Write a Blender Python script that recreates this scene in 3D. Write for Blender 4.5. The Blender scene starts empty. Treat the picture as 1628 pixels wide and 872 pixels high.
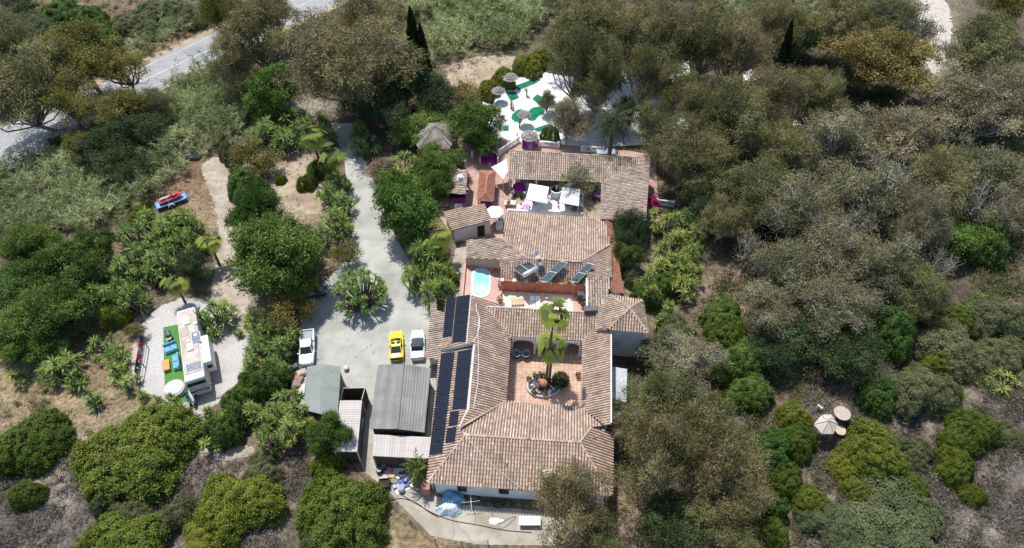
import bpy, bmesh, math, random
import numpy as np
from mathutils import Vector, Matrix
R_ = math.radians
SC = bpy.context.scene
COL = SC.collection
random.seed(7)
RNG = np.random.default_rng(11)

# ------------------------------------------------------------------ camera, light
FPX, CX, CY, CAMH, PITCH = 1100.0, 814.0, 436.0, 70.0, R_(49.0)
cam = bpy.data.objects.new('camera', bpy.data.cameras.new('camera'))
COL.objects.link(cam)
cam.location = (0, 0, CAMH)
cam.rotation_euler = (math.pi/2 - PITCH, 0, 0)
cam.data.sensor_width = 36.0
cam.data.lens = 36.0*FPX/1628.0
cam.data.clip_start = 1.0
cam.data.clip_end = 9000.0
SC.camera = cam

SUNV = Vector((-0.24, 0.40, 1.0)).normalized()      # towards the sun
SUN_EL = math.asin(SUNV.z)
SUN_AZ = math.atan2(SUNV.x, SUNV.y)
world = bpy.data.worlds.new('World')
SC.world = world
world.use_nodes = True
wn = world.node_tree
bg = wn.nodes['Background']
sky = wn.nodes.new('ShaderNodeTexSky')
sky.sky_type = 'NISHITA'
sky.sun_disc = False
sky.sun_elevation = SUN_EL
sky.sun_rotation = SUN_AZ
wn.links.new(sky.outputs[0], bg.inputs[0])
bg.inputs[1].default_value = 0.15
sun = bpy.data.objects.new('sun', bpy.data.lights.new('sun', 'SUN'))
COL.objects.link(sun)
sun.data.energy = 4.3
sun.data.angle = R_(0.55)
sun.data.color = (1.0, 0.965, 0.915)
sun.rotation_euler = SUNV.to_track_quat('Z', 'Y').to_euler()
sun.location = (0, 60, 90)
SC.view_settings.view_transform = 'Standard'
SC.view_settings.look = 'None'
SC.view_settings.gamma = 1.0
SC.view_settings.exposure = 0.2
SC.view_settings.use_curve_mapping = False
SC.render.engine = 'CYCLES'
SC.cycles.max_bounces = 6
SC.cycles.transparent_max_bounces = 4

# ------------------------------------------------------------------ pixels to places
def sm(t):
    t = np.clip(t, 0, 1)
    return t*t*(3-2*t)
def zterr(x, y):
    """height of the ground: level on the property, uneven on the wild slopes round it"""
    mL = sm((32.5-y)/7)*sm((-14-x)/6)
    mR = sm((x-28)/10)*sm((95-y)/15)
    n = 0.55*np.sin(x*.23+1.3)*np.cos(y*.19+.4)+0.35*np.sin(x*.51+y*.37)+.22*np.sin(x*.9-y*.8)
    return mL*(n-.1)+mR*(n*1.1+.4+.02*(x-28))
def ray(px, py):
    a, b = (px-CX)/FPX, (CY-py)/FPX
    return Vector((a, math.cos(PITCH)+b*math.sin(PITCH), -math.sin(PITCH)+b*math.cos(PITCH)))
def P(px, py, h=0.0):
    d = ray(px, py)
    t = (h-CAMH)/d.z
    return Vector((d.x*t, d.y*t, h))
def G(px, py, h=0.0):
    """point h above the uneven ground"""
    z = h
    for _ in range(5):
        p = P(px, py, z)
        z = h+float(zterr(p.x, p.y))
    return P(px, py, z)
def pxm(px, py, h=0.0):
    d = ray(px, py)
    return FPX/((h-CAMH)/d.z)          # pixels per metre there (ray has unit depth)

# ------------------------------------------------------------------ tagging
def tag(o, label=None, cat=None, group=None, kind=None):
    if label: o['label'] = label
    if cat: o['category'] = cat
    if group: o['group'] = group
    if kind: o['kind'] = kind
    return o
def thing(name, label, cat, loc=(0, 0, 0), rz=0.0, group=None):
    o = bpy.data.objects.new(name, None)
    o.empty_display_size = .2
    COL.objects.link(o)
    o.location = loc
    o.rotation_euler = (0, 0, rz)
    return tag(o, label, cat, group)
def kids(o):
    return [c for c in bpy.data.objects if c.parent == o]
def dup(src, loc, rz=0.0, scale=None, label=None, group=None):
    def rec(o, parent):
        c = o.copy()
        COL.objects.link(c)
        c.parent = parent
        for ch in list(o.children):
            rec(ch, c)
        return c
    r = rec(src, None)
    r.location = loc
    r.rotation_euler = (0, 0, rz)
    if scale is not None: r.scale = scale
    if label: r['label'] = label
    if group: r['group'] = group
    return r

# ------------------------------------------------------------------ materials
def lin(c):
    return tuple(c)+(1.0,) if len(c) == 3 else tuple(c)
_M = {}
def mat(name, c1, c2=None, scale=2.0, rough=.8, spec=.25, metal=0.0, bump=0.0, detail=6.0, c3=None, scale3=.25,
        lo=.38, hi=.62, bscale=None, coat=0.0, coords='Object'):
    if name in _M: return _M[name]
    m = bpy.data.materials.new(name)
    m.use_nodes = True
    nt = m.node_tree
    b = nt.nodes['Principled BSDF']
    b.inputs['Roughness'].default_value = rough
    b.inputs['Specular IOR Level'].default_value = spec
    b.inputs['Metallic'].default_value = metal
    b.inputs['Coat Weight'].default_value = coat
    b.inputs['Base Color'].default_value = lin(c1)
    tc = nt.nodes.new('ShaderNodeTexCoord')
    def noise(s, d):
        n = nt.nodes.new('ShaderNodeTexNoise')
        n.inputs['Scale'].default_value = s
        n.inputs['Detail'].default_value = d
        nt.links.new(tc.outputs[coords], n.inputs['Vector'])
        return n
    if c2 is not None:
        n = noise(scale, detail)
        r = nt.nodes.new('ShaderNodeValToRGB')
        r.color_ramp.elements[0].position, r.color_ramp.elements[1].position = lo, hi
        r.color_ramp.elements[0].color, r.color_ramp.elements[1].color = lin(c1), lin(c2)
        nt.links.new(n.outputs['Fac'], r.inputs[0])
        out = r.outputs[0]
        if c3 is not None:
            n3 = noise(scale3, 5)
            r3 = nt.nodes.new('ShaderNodeValToRGB')
            r3.color_ramp.elements[0].position, r3.color_ramp.elements[1].position = .48, .68
            nt.links.new(n3.outputs['Fac'], r3.inputs[0])
            mx = nt.nodes.new('ShaderNodeMix')
            mx.data_type = 'RGBA'
            nt.links.new(r3.outputs[0], mx.inputs['Factor'])
            nt.links.new(out, mx.inputs[6])
            mx.inputs[7].default_value = lin(c3)
            out = mx.outputs[2]
        nt.links.new(out, b.inputs['Base Color'])
    if bump:
        nb = noise(bscale or scale*3, 6)
        bp = nt.nodes.new('ShaderNodeBump')
        bp.inputs['Strength'].default_value = bump
        bp.inputs['Distance'].default_value = .05
        nt.links.new(nb.outputs['Fac'], bp.inputs['Height'])
        nt.links.new(bp.outputs[0], b.inputs['Normal'])
    _M[name] = m
    return m
def ramp_mat(name, cols, rough=.7, spec=.15, transl=0.0, objvar=.0, stain=None, stain_scale=.6, stain_pos=(.5, .7)):
    """colour picked by the per-piece 'tint' attribute (each leaf or tile has its own colour)"""
    if name in _M: return _M[name]
    m = bpy.data.materials.new(name)
    m.use_nodes = True
    nt = m.node_tree
    b = nt.nodes['Principled BSDF']
    b.inputs['Roughness'].default_value = rough
    b.inputs['Specular IOR Level'].default_value = spec
    at = nt.nodes.new('ShaderNodeAttribute')
    at.attribute_name = 'tint'
    r = nt.nodes.new('ShaderNodeValToRGB')
    el = r.color_ramp.elements
    el[0].position, el[0].color = 0, lin(cols[0])
    el[1].position, el[1].color = 1, lin(cols[-1])
    for i, c in enumerate(cols[1:-1]):
        e = el.new((i+1)/(len(cols)-1))
        e.color = lin(c)
    nt.links.new(at.outputs['Fac'], r.inputs[0])
    out = r.outputs[0]
    if objvar:
        oi = nt.nodes.new('ShaderNodeObjectInfo')
        mr = nt.nodes.new('ShaderNodeMapRange')
        mr.inputs['To Min'].default_value = 1-objvar
        mr.inputs['To Max'].default_value = 1+objvar
        nt.links.new(oi.outputs['Random'], mr.inputs['Value'])
        hs = nt.nodes.new('ShaderNodeHueSaturation')
        nt.links.new(mr.outputs[0], hs.inputs['Value'])
        mh = nt.nodes.new('ShaderNodeMapRange')
        mh.inputs['To Min'].default_value = .5+objvar*.10
        mh.inputs['To Max'].default_value = .5-objvar*.10
        nt.links.new(oi.outputs['Random'], mh.inputs['Value'])
        nt.links.new(mh.outputs[0], hs.inputs['Hue'])
        nt.links.new(out, hs.inputs['Color'])
        out = hs.outputs[0]
    if stain is not None:
        tc = nt.nodes.new('ShaderNodeTexCoord')
        n = nt.nodes.new('ShaderNodeTexNoise')
        n.inputs['Scale'].default_value = stain_scale
        n.inputs['Detail'].default_value = 7
        nt.links.new(tc.outputs['Object'], n.inputs['Vector'])
        r2 = nt.nodes.new('ShaderNodeValToRGB')
        r2.color_ramp.elements[0].position, r2.color_ramp.elements[1].position = stain_pos
        nt.links.new(n.outputs['Fac'], r2.inputs[0])
        mx = nt.nodes.new('ShaderNodeMix')
        mx.data_type = 'RGBA'
        nt.links.new(r2.outputs[0], mx.inputs['Factor'])
        nt.links.new(out, mx.inputs[6])
        mx.inputs[7].default_value = lin(stain)
        out = mx.outputs[2]
    nt.links.new(out, b.inputs['Base Color'])
    if transl:
        t = nt.nodes.new('ShaderNodeBsdfTranslucent')
        nt.links.new(out, t.inputs[0])
        ms = nt.nodes.new('ShaderNodeMixShader')
        ms.inputs[0].default_value = transl
        nt.links.new(b.outputs[0], ms.inputs[1])
        nt.links.new(t.outputs[0], ms.inputs[2])
        nt.links.new(ms.outputs[0], nt.nodes['Material Output'].inputs[0])
    _M[name] = m
    return m

# ------------------------------------------------------------------ mesh builder
def np_mesh(name, V, F, tint=None, smooth=False):
    """V (n,3); F (m,k) of one polygon size"""
    V = np.asarray(V, dtype=np.float32)
    F = np.asarray(F, dtype=np.int32)
    me = bpy.data.meshes.new(name)
    me.vertices.add(len(V))
    me.vertices.foreach_set('co', V.ravel())
    k = F.shape[1]
    me.loops.add(F.size)
    me.loops.foreach_set('vertex_index', F.ravel())
    me.polygons.add(len(F))
    me.polygons.foreach_set('loop_start', np.arange(0, F.size, k, dtype=np.int32))
    me.polygons.foreach_set('loop_total', np.full(len(F), k, dtype=np.int32))
    if smooth: me.polygons.foreach_set('use_smooth', np.ones(len(F), dtype=bool))
    me.update(calc_edges=True)
    if tint is not None:
        a = me.attributes.new('tint', 'FLOAT', 'POINT')
        a.data.foreach_set('value', np.asarray(tint, dtype=np.float32))
    return me
class MB:
    def __init__(self):
        self.v, self.f, self.t = [], [], []
    def add(self, vs, fs, tint=.5):
        o = len(self.v)
        self.v += [tuple(p) for p in vs]
        self.t += [tint]*len(vs)
        self.f += [tuple(i+o for i in f) for f in fs]
        return self
    def box(self, c, s, rz=0.0, tint=.5, taper=1.0, M=None):
        hx, hy, hz = s[0]/2, s[1]/2, s[2]/2
        pts = []
        for z in (-1, 1):
            k = taper if z > 0 else 1.0
            for x, y in ((-1, -1), (1, -1), (1, 1), (-1, 1)):
                pts.append(Vector((x*hx*k, y*hy*k, z*hz)))
        rot = M if M is not None else Matrix.Rotation(rz, 3, 'Z')
        pts = [rot @ p+Vector(c) for p in pts]
        return self.add(pts, [(3, 2, 1, 0), (4, 5, 6, 7), (0, 1, 5, 4), (1, 2, 6, 5), (2, 3, 7, 6), (3, 0, 4, 7)], tint)
    def bbox(self, c, s, b=.03, rz=0.0, tint=.5):
        """box with chamfered vertical and top edges"""
        hx, hy, hz = s[0]/2, s[1]/2, s[2]/2
        def ring(hx, hy, b, z): return [(hx-b, hy, z), (-hx+b, hy, z), (-hx, hy-b, z), (-hx, -hy+b, z), (-hx+b, -hy, z), (hx-b, -hy, z), (hx, -hy+b, z), (hx, hy-b, z)]
        rings = [ring(hx, hy, b, -hz), ring(hx, hy, b, hz-b), ring(hx-b, hy-b, b*.6, hz)]
        rot = Matrix.Rotation(rz, 3, 'Z')
        pts = [rot @ Vector(p)+Vector(c) for r in rings for p in r]
        fs = [tuple(range(7, -1, -1)), tuple(range(16, 24))]
        for k in range(2):
            for i in range(8):
                j = (i+1) % 8
                fs.append((k*8+i, k*8+j, k*8+8+j, k*8+8+i))
        return self.add(pts, fs, tint)
    def prism(self, poly, z0, z1, tint=.5):
        """poly: xy points; z1 a number or one per point"""
        n = len(poly)
        a = 0.5*sum(poly[i][0]*poly[(i+1) % n][1]-poly[(i+1) % n][0]*poly[i][1] for i in range(n))
        zs = list(z1) if hasattr(z1, '__len__') else [z1]*n
        if a < 0:
            poly = list(poly)[::-1]
            zs = zs[::-1]
        v = [(p[0], p[1], z0) for p in poly]+[(p[0], p[1], z) for p, z in zip(poly, zs)]
        fs = [tuple(range(n-1, -1, -1)), tuple(range(n, 2*n))]+[(i, (i+1) % n, n+(i+1) % n, n+i) for i in range(n)]
        return self.add(v, fs, tint)
    def tube(self, pts, rad, n=6, tint=.5, caps=True):
        pts = [Vector(p) for p in pts]
        rad = list(rad) if hasattr(rad, '__len__') else [rad]*len(pts)
        vs, fs = [], []
        ref = Vector((0.13, 0.31, .94))
        for i, p in enumerate(pts):
            d = (pts[min(i+1, len(pts)-1)]-pts[max(i-1, 0)])
            d = d.normalized() if d.length > 1e-6 else Vector((0, 0, 1))
            a = d.cross(ref)
            if a.length < .05: a = d.cross(Vector((1, 0, 0)))
            a.normalize()
            b = d.cross(a)
            for k in range(n):
                t = 2*math.pi*k/n
                vs.append(p+(a*math.cos(t)+b*math.sin(t))*rad[i])
        for i in range(len(pts)-1):
            for k in range(n):
                fs.append((i*n+k, i*n+(k+1) % n, (i+1)*n+(k+1) % n, (i+1)*n+k))
        if caps:
            fs.append(tuple(range(n-1, -1, -1)))
            fs.append(tuple((len(pts)-1)*n+k for k in range(n)))
        return self.add(vs, fs, tint)
    def lathe(self, c, prof, n=16, tint=.5, ax=1.0, ay=1.0, rz=0.0):
        """prof: (radius, z) from bottom to top"""
        c = Vector(c)
        vs, fs = [], []
        for r, z in prof:
            for k in range(n):
                t = 2*math.pi*k/n
                x, y = r*ax*math.cos(t), r*ay*math.sin(t)
                vs.append(c+Vector((x*math.cos(rz)-y*math.sin(rz), x*math.sin(rz)+y*math.cos(rz), z)))
        m = len(prof)
        for i in range(m-1):
            for k in range(n):
                fs.append((i*n+k, i*n+(k+1) % n, (i+1)*n+(k+1) % n, (i+1)*n+k))
        fs.append(tuple(range(n-1, -1, -1)))
        fs.append(tuple((m-1)*n+k for k in range(n)))
        return self.add(vs, fs, tint)
    def ball(self, c, r, n=10, tint=.5, sq=(1, 1, 1)):
        prof = [(max(1e-3, math.sin(math.pi*i/n))*r, -math.cos(math.pi*i/n)*r*sq[2]) for i in range(n+1)]
        return self.lathe(c, prof, n*2, tint, sq[0], sq[1])
    def build(self, name, m, parent=None, smooth=False, local=False, link=True):
        V = np.array(self.v, dtype=np.float32)
        if parent is not None and not local:
            o_, pp = Vector((0, 0, 0)), parent
            while pp is not None:
                o_ = o_+Vector(pp.location)
                pp = pp.parent
            V = V-np.array(o_, dtype=np.float32)
        me = bpy.data.meshes.new(name)
        me.from_pydata([tuple(map(float, p)) for p in V], [], self.f)
        if smooth:
            me.polygons.foreach_set('use_smooth', np.ones(len(me.polygons), dtype=bool))
        a = me.attributes.new('tint', 'FLOAT', 'POINT')
        a.data.foreach_set('value', np.array(self.t, dtype=np.float32))
        me.update()
        me.materials.append(m)
        o = bpy.data.objects.new(name, me)
        COL.objects.link(o)
        if parent is not None: o.parent = parent
        return o
# ------------------------------------------------------------------ ground
def grid_axis(a, b, step, far):
    core = np.arange(a, b+1e-6, step)
    out, s = [], step
    x = b
    while x < far:
        s *= 1.6
        x += s
        out.append(x)
    neg, s, x = [], step, a
    while x > -far:
        s *= 1.6
        x -= s
        neg.append(x)
    return np.array(neg[::-1]+list(core)+out)
SAND, STRAW, DIRT, SHADED_LITTER, WEED, PALE = (.30, .235, .165), (.27, .205, .12), (.20, .145, .10), (.075, .06, .045), (.10, .115, .045), (.40, .35, .28)  # leaf litter tone is darkened to paint in the shade under trees
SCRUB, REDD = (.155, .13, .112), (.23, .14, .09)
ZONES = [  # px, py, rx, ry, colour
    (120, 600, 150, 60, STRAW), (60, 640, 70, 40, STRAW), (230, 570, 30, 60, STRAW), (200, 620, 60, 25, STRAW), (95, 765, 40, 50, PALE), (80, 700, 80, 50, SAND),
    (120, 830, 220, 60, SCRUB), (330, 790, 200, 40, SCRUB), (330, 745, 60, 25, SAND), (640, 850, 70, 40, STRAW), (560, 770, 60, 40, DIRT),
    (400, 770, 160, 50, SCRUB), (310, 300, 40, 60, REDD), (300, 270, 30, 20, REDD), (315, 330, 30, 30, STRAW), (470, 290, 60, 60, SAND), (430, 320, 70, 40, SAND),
    (200, 330, 60, 40, WEED), (140, 400, 60, 30, STRAW), (90, 420, 130, 110, SHADED_LITTER), (280, 80, 60, 25, STRAW), (230, 25, 90, 30, DIRT), (60, 40, 70, 50, STRAW),
    (120, 220, 160, 60, SHADED_LITTER), (320, 180, 90, 70, WEED), (560, 120, 150, 90, SHADED_LITTER), (640, 170, 90, 70, SHADED_LITTER), (680, 60, 160, 60, WEED), (760, 110, 70, 30, SAND),
    (490, 170, 40, 25, PALE), (640, 300, 50, 90, DIRT), (690, 420, 50, 70, DIRT), (1100, 150, 220, 110, SHADED_LITTER), (1300, 120, 300, 140, SHADED_LITTER), (1480, 80, 45, 70, PALE),
    (1100, 290, 90, 40, DIRT), (1030, 430, 40, 60, SAND), (1130, 450, 50, 110, DIRT), (1160, 480, 60, 50, SAND), (1400, 380, 300, 170, SHADED_LITTER), (1200, 620, 160, 150, SHADED_LITTER),
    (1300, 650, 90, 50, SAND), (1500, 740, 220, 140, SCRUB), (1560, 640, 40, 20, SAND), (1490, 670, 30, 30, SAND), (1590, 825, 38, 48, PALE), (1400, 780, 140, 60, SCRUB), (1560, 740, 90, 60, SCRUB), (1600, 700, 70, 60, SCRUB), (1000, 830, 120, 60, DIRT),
    (365, 300, 22, 45, PALE), (372, 370, 22, 60, PALE), (380, 450, 22, 60, PALE), (1150, 640, 120, 90, SHADED_LITTER), (1280, 820, 90, 60, SAND), (30, 270, 60, 60, SHADED_LITTER), (420, 590, 80, 60, SHADED_LITTER), (440, 700, 120, 60, DIRT)]
def build_ground():
    xs = grid_axis(-125, 130, .8, 4500)
    ys = grid_axis(12, 165, .8, 4500)
    X, Y = np.meshgrid(xs, ys)
    Z = zterr(X, Y)-.02
    far = (np.abs(X) > 200) | (Y > 230) | (Y < -40)
    Z = np.where(far, -.02, Z)
    n, m = X.shape
    V = np.stack([X, Y, Z], -1).reshape(-1, 3)
    idx = np.arange(n*m).reshape(n, m)
    F = np.stack([idx[:-1, :-1], idx[:-1, 1:], idx[1:, 1:], idx[1:, :-1]], -1).reshape(-1, 4)
    me = np_mesh('ground', V, F, smooth=True)
    # soil kinds: which soil lies where; litter zones carry painted tree shade
    dx, dy, dz = V[:, 0], V[:, 1], V[:, 2]-CAMH
    c, s = math.cos(PITCH), math.sin(PITCH)
    dep = dy*c-dz*s
    upc = dy*s+dz*c
    ok = dep > 5
    px = np.where(ok, CX+FPX*dx/np.where(ok, dep, 1), -9999)
    py = np.where(ok, CY-FPX*upc/np.where(ok, dep, 1), -9999)
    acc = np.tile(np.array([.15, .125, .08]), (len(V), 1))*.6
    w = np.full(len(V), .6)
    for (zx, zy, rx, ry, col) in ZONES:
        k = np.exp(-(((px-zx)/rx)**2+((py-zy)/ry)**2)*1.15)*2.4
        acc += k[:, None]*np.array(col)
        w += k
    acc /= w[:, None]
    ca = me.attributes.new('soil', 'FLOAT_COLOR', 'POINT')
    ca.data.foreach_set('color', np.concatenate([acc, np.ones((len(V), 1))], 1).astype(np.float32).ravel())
    m = bpy.data.materials.new('soil')
    m.use_nodes = True
    nt = m.node_tree
    b = nt.nodes['Principled BSDF']
    b.inputs['Roughness'].default_value = .95
    b.inputs['Specular IOR Level'].default_value = .1
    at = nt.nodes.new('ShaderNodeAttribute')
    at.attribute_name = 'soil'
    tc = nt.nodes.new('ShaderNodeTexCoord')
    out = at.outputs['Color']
    for (s_, lo, hi, mn, mx_) in ((.35, .35, .65, .75, 1.25), (2.2, .35, .68, .6, 1.35), (9, .3, .7, .7, 1.3)):
        n1 = nt.nodes.new('ShaderNodeTexNoise')
        n1.inputs['Scale'].default_value = s_
        n1.inputs['Detail'].default_value = 8
        nt.links.new(tc.outputs['Object'], n1.inputs['Vector'])
        mr = nt.nodes.new('ShaderNodeMapRange')
        mr.inputs['From Min'].default_value, mr.inputs['From Max'].default_value = lo, hi
        mr.inputs['To Min'].default_value, mr.inputs['To Max'].default_value = mn, mx_
        nt.links.new(n1.outputs['Fac'], mr.inputs['Value'])
        mm = nt.nodes.new('ShaderNodeVectorMath')
        mm.operation = 'SCALE'
        nt.links.new(out, mm.inputs[0])
        nt.links.new(mr.outputs[0], mm.inputs['Scale'])
        out = mm.outputs[0]
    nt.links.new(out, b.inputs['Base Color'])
    nb = nt.nodes.new('ShaderNodeTexNoise')
    nb.inputs['Scale'].default_value = 4
    nb.inputs['Detail'].default_value = 10
    nt.links.new(tc.outputs['Object'], nb.inputs['Vector'])
    bp = nt.nodes.new('ShaderNodeBump')
    bp.inputs['Strength'].default_value = .9
    bp.inputs['Distance'].default_value = .07
    nt.links.new(nb.outputs['Fac'], bp.inputs['Height'])
    nt.links.new(bp.outputs[0], b.inputs['Normal'])
    me.materials.append(m)
    o = bpy.data.objects.new('ground', me)
    COL.objects.link(o)
    tag(o, kind='structure')
build_ground()

def smooth_poly(pts, it=2):
    pts = [Vector(p) for p in pts]
    for _ in range(it):
        q = []
        for i, p in enumerate(pts):
            n = pts[(i+1) % len(pts)]
            q += [p*.75+n*.25, p*.25+n*.75]
        pts = q
    return pts
def ragged(pts, amp, step=.3, seed=1):
    """break up a traced edge the way loose gravel or soil does"""
    r = random.Random(seed)
    out = []
    for i, p in enumerate(pts):
        n = pts[(i+1) % len(pts)]
        k = max(1, int((n-p).length/step))
        for j in range(k):
            q = p.lerp(n, j/k)
            out.append(q+Vector((r.gauss(0, amp*.4), r.gauss(0, amp*.4), 0)))
    return out
def sheet(name, pix, m, z=.004, h=0.0, it=0, rag=0.0, kind='structure', label=None, cat=None, thick=.25):
    pts = [P(x, y, h+z) for x, y in pix]
    if it: pts = smooth_poly(pts, it)
    if rag: pts = ragged(pts, rag)
    bm = bmesh.new()
    vs = [bm.verts.new(p) for p in pts]
    f = bm.faces.new(vs)
    f.normal_update()
    if f.normal.z < 0: f.normal_flip()
    bmesh.ops.triangulate(bm, faces=[f])
    if h+z > .03:                                    # a raised floor has sides
        es = [e for e in bm.edges if len(e.link_faces) == 1]
        r = bmesh.ops.extrude_edge_only(bm, edges=es)
        for v in r['geom']:
            if isinstance(v, bmesh.types.BMVert): v.co.z = max(-.1, v.co.z-thick-h)
    me = bpy.data.meshes.new(name)
    bm.to_mesh(me)
    bm.free()
    me.materials.append(m)
    o = bpy.data.objects.new(name, me)
    COL.objects.link(o)
    return tag(o, label, cat, kind=kind)

M_ASPH = mat('asphalt', (.31, .31, .31), (.36, .358, .352), .8, .92, .2, bump=.15, bscale=30, c3=(.27, .27, .27), scale3=.15)
M_CONC = mat('drive_concrete', (.425, .425, .375), (.495, .49, .435), .5, .9, .2, bump=.08, bscale=20, c3=(.34, .345, .305), scale3=.22)
M_YARD = mat('yard_concrete', (.36, .325, .265), (.45, .41, .345), .6, .93, .15, bump=.2, bscale=14, c3=(.29, .25, .19), scale3=.25)
M_GRAV = mat('gravel', (.42, .405, .385), (.54, .525, .505), 5, .95, .1, bump=.2, bscale=25, c3=(.40, .35, .30), scale3=.18)
M_TRACK = mat('track_dirt', (.34, .29, .23), (.46, .405, .34), 1.2, .95, .1, bump=.3, bscale=12, c3=(.30, .235, .17), scale3=.3)
M_SANDY = mat('sandy_soil', (.34, .265, .185), (.44, .36, .265), 1.0, .95, .1, bump=.4, bscale=8, c3=(.27, .20, .14), scale3=.3)
M_WHITE = mat('white_paint', (.74, .73, .71), (.80, .795, .78), 1.2, .75, .25, c3=(.66, .65, .62), scale3=.4)
M_TERRA = mat('terracotta_paving', (.46, .285, .22), (.54, .36, .29), 1.5, .85, .2, c3=(.52, .37, .31), scale3=.5)
M_COURT = mat('court_tiles', (.55, .36, .26), (.64, .45, .35), 2.2, .8, .2, c3=(.50, .30, .21), scale3=.7)
M_PINK = mat('pink_plaster', (.52, .32, .26), (.57, .37, .31), .9, .85, .2, c3=(.49, .31, .26), scale3=.5)
M_MARK = mat('road_paint', (.66, .66, .64), (.58, .58, .56), 4, .8, .2)

def cracks(m, size, dark):
    """irregular hairline cracks in a poured surface"""
    nt = m.node_tree
    b = nt.nodes['Principled BSDF']
    src = b.inputs['Base Color'].links[0].from_socket
    tc = nt.nodes.new('ShaderNodeTexCoord')
    n = nt.nodes.new('ShaderNodeTexNoise')
    n.inputs['Scale'].default_value = .7
    n.inputs['Detail'].default_value = 5
    nt.links.new(tc.outputs['Object'], n.inputs['Vector'])
    mv = nt.nodes.new('ShaderNodeVectorMath')
    mv.operation = 'MULTIPLY_ADD'
    mv.inputs[1].default_value = (1.6, 1.6, 0)
    nt.links.new(n.outputs['Color'], mv.inputs[0])
    nt.links.new(tc.outputs['Object'], mv.inputs[2])
    v = nt.nodes.new('ShaderNodeTexVoronoi')
    v.feature = 'DISTANCE_TO_EDGE'
    v.inputs['Scale'].default_value = size
    nt.links.new(mv.outputs[0], v.inputs['Vector'])
    mr = nt.nodes.new('ShaderNodeMapRange')
    mr.inputs['From Max'].default_value = .018
    mr.inputs['To Min'].default_value = dark
    nt.links.new(v.outputs['Distance'], mr.inputs['Value'])
    s_ = nt.nodes.new('ShaderNodeVectorMath')
    s_.operation = 'SCALE'
    nt.links.new(src, s_.inputs[0])
    nt.links.new(mr.outputs[0], s_.inputs['Scale'])
    nt.links.new(s_.outputs[0], b.inputs['Base Color'])
def tile_grid(m, size, col, width=.03, rz=0.0):
    """real joints between floor tiles, as a second colour"""
    nt = m.node_tree
    b = nt.nodes['Principled BSDF']
    src = b.inputs['Base Color'].links[0].from_socket
    tc = nt.nodes.new('ShaderNodeTexCoord')
    mp = nt.nodes.new('ShaderNodeMapping')
    mp.inputs['Rotation'].default_value = (0, 0, rz)
    nt.links.new(tc.outputs['Object'], mp.inputs[0])
    br = nt.nodes.new('ShaderNodeTexBrick')
    br.offset = 0
    br.inputs['Scale'].default_value = 1.0
    br.inputs['Brick Width'].default_value = size
    br.inputs['Row Height'].default_value = size
    br.inputs['Mortar Size'].default_value = width
    br.inputs['Color1'].default_value = (1, 1, 1, 1)
    br.inputs['Color2'].default_value = (.84, .84, .84, 1)
    br.inputs['Mortar'].default_value = lin(col)
    nt.links.new(mp.outputs[0], br.inputs['Vector'])
    mx = nt.nodes.new('ShaderNodeMix')
    mx.data_type = 'RGBA'
    mx.blend_type = 'MULTIPLY'
    mx.inputs['Factor'].default_value = 1
    nt.links.new(src, mx.inputs[6])
    nt.links.new(br.outputs[0], mx.inputs[7])
    nt.links.new(mx.outputs[2], b.inputs['Base Color'])
tile_grid(M_COURT, .5, (.62, .6, .58), .025, .06)
tile_grid(M_TERRA, .45, (.72, .7, .68), .02, .06)
tile_grid(M_CONC, 6.0, (.82, .82, .82), .02, .05)
cracks(M_CONC, .13, .9)
cracks(M_YARD, .2, .82)
cracks(M_ASPH, .12, .85)

ROAD_T = [(-160, 300), (-60, 228), (0, 203), (120, 150), (228, 103), (340, 52), (420, 18), (500, -20), (600, -70)]
ROAD_B = [(640, -50), (560, -5), (470, 36), (345, 95), (240, 146), (120, 205), (0, 272), (-60, 306), (-160, 370)]
sheet('road', ROAD_T+ROAD_B, M_ASPH, .012, it=1)
sheet('road_verge', [(x, y-9) for x, y in ROAD_T]+[(x, y+7) for x, y in ROAD_B], M_SANDY, .004, it=1, rag=.35)
def line_strip(pix, w, z, m, name, dash=None):
    mb = MB()
    pts = [P(x, y, z) for x, y in pix]
    dense = []
    for a, b in zip(pts, pts[1:]):
        k = max(1, int((b-a).length/.8))
        dense += [a.lerp(b, i/k) for i in range(k)]
    dense.append(pts[-1])
    for i, (a, b) in enumerate(zip(dense, dense[1:])):
        if dash and (i % dash[1]) >= dash[0]: continue
        d = (b-a).normalized()
        s = Vector((-d.y, d.x, 0))*w/2
        mb.add([a-s, b-s, b+s, a+s], [(0, 1, 2, 3)])
    return tag(mb.build(name, m), kind='structure')
MID = [(-60, 268), (0, 240), (120, 178), (180, 149), (232, 126), (345, 74), (440, 30), (520, -14)]
line_strip(MID, .16, .02, M_MARK, 'road_marking')
for pix in ([(x, y+4) for x, y in ROAD_T[1:8]], [(x, y-6) for x, y in ROAD_B[2:8]]):
    line_strip(pix, .12, .02, M_MARK, 'road_marking')

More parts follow.
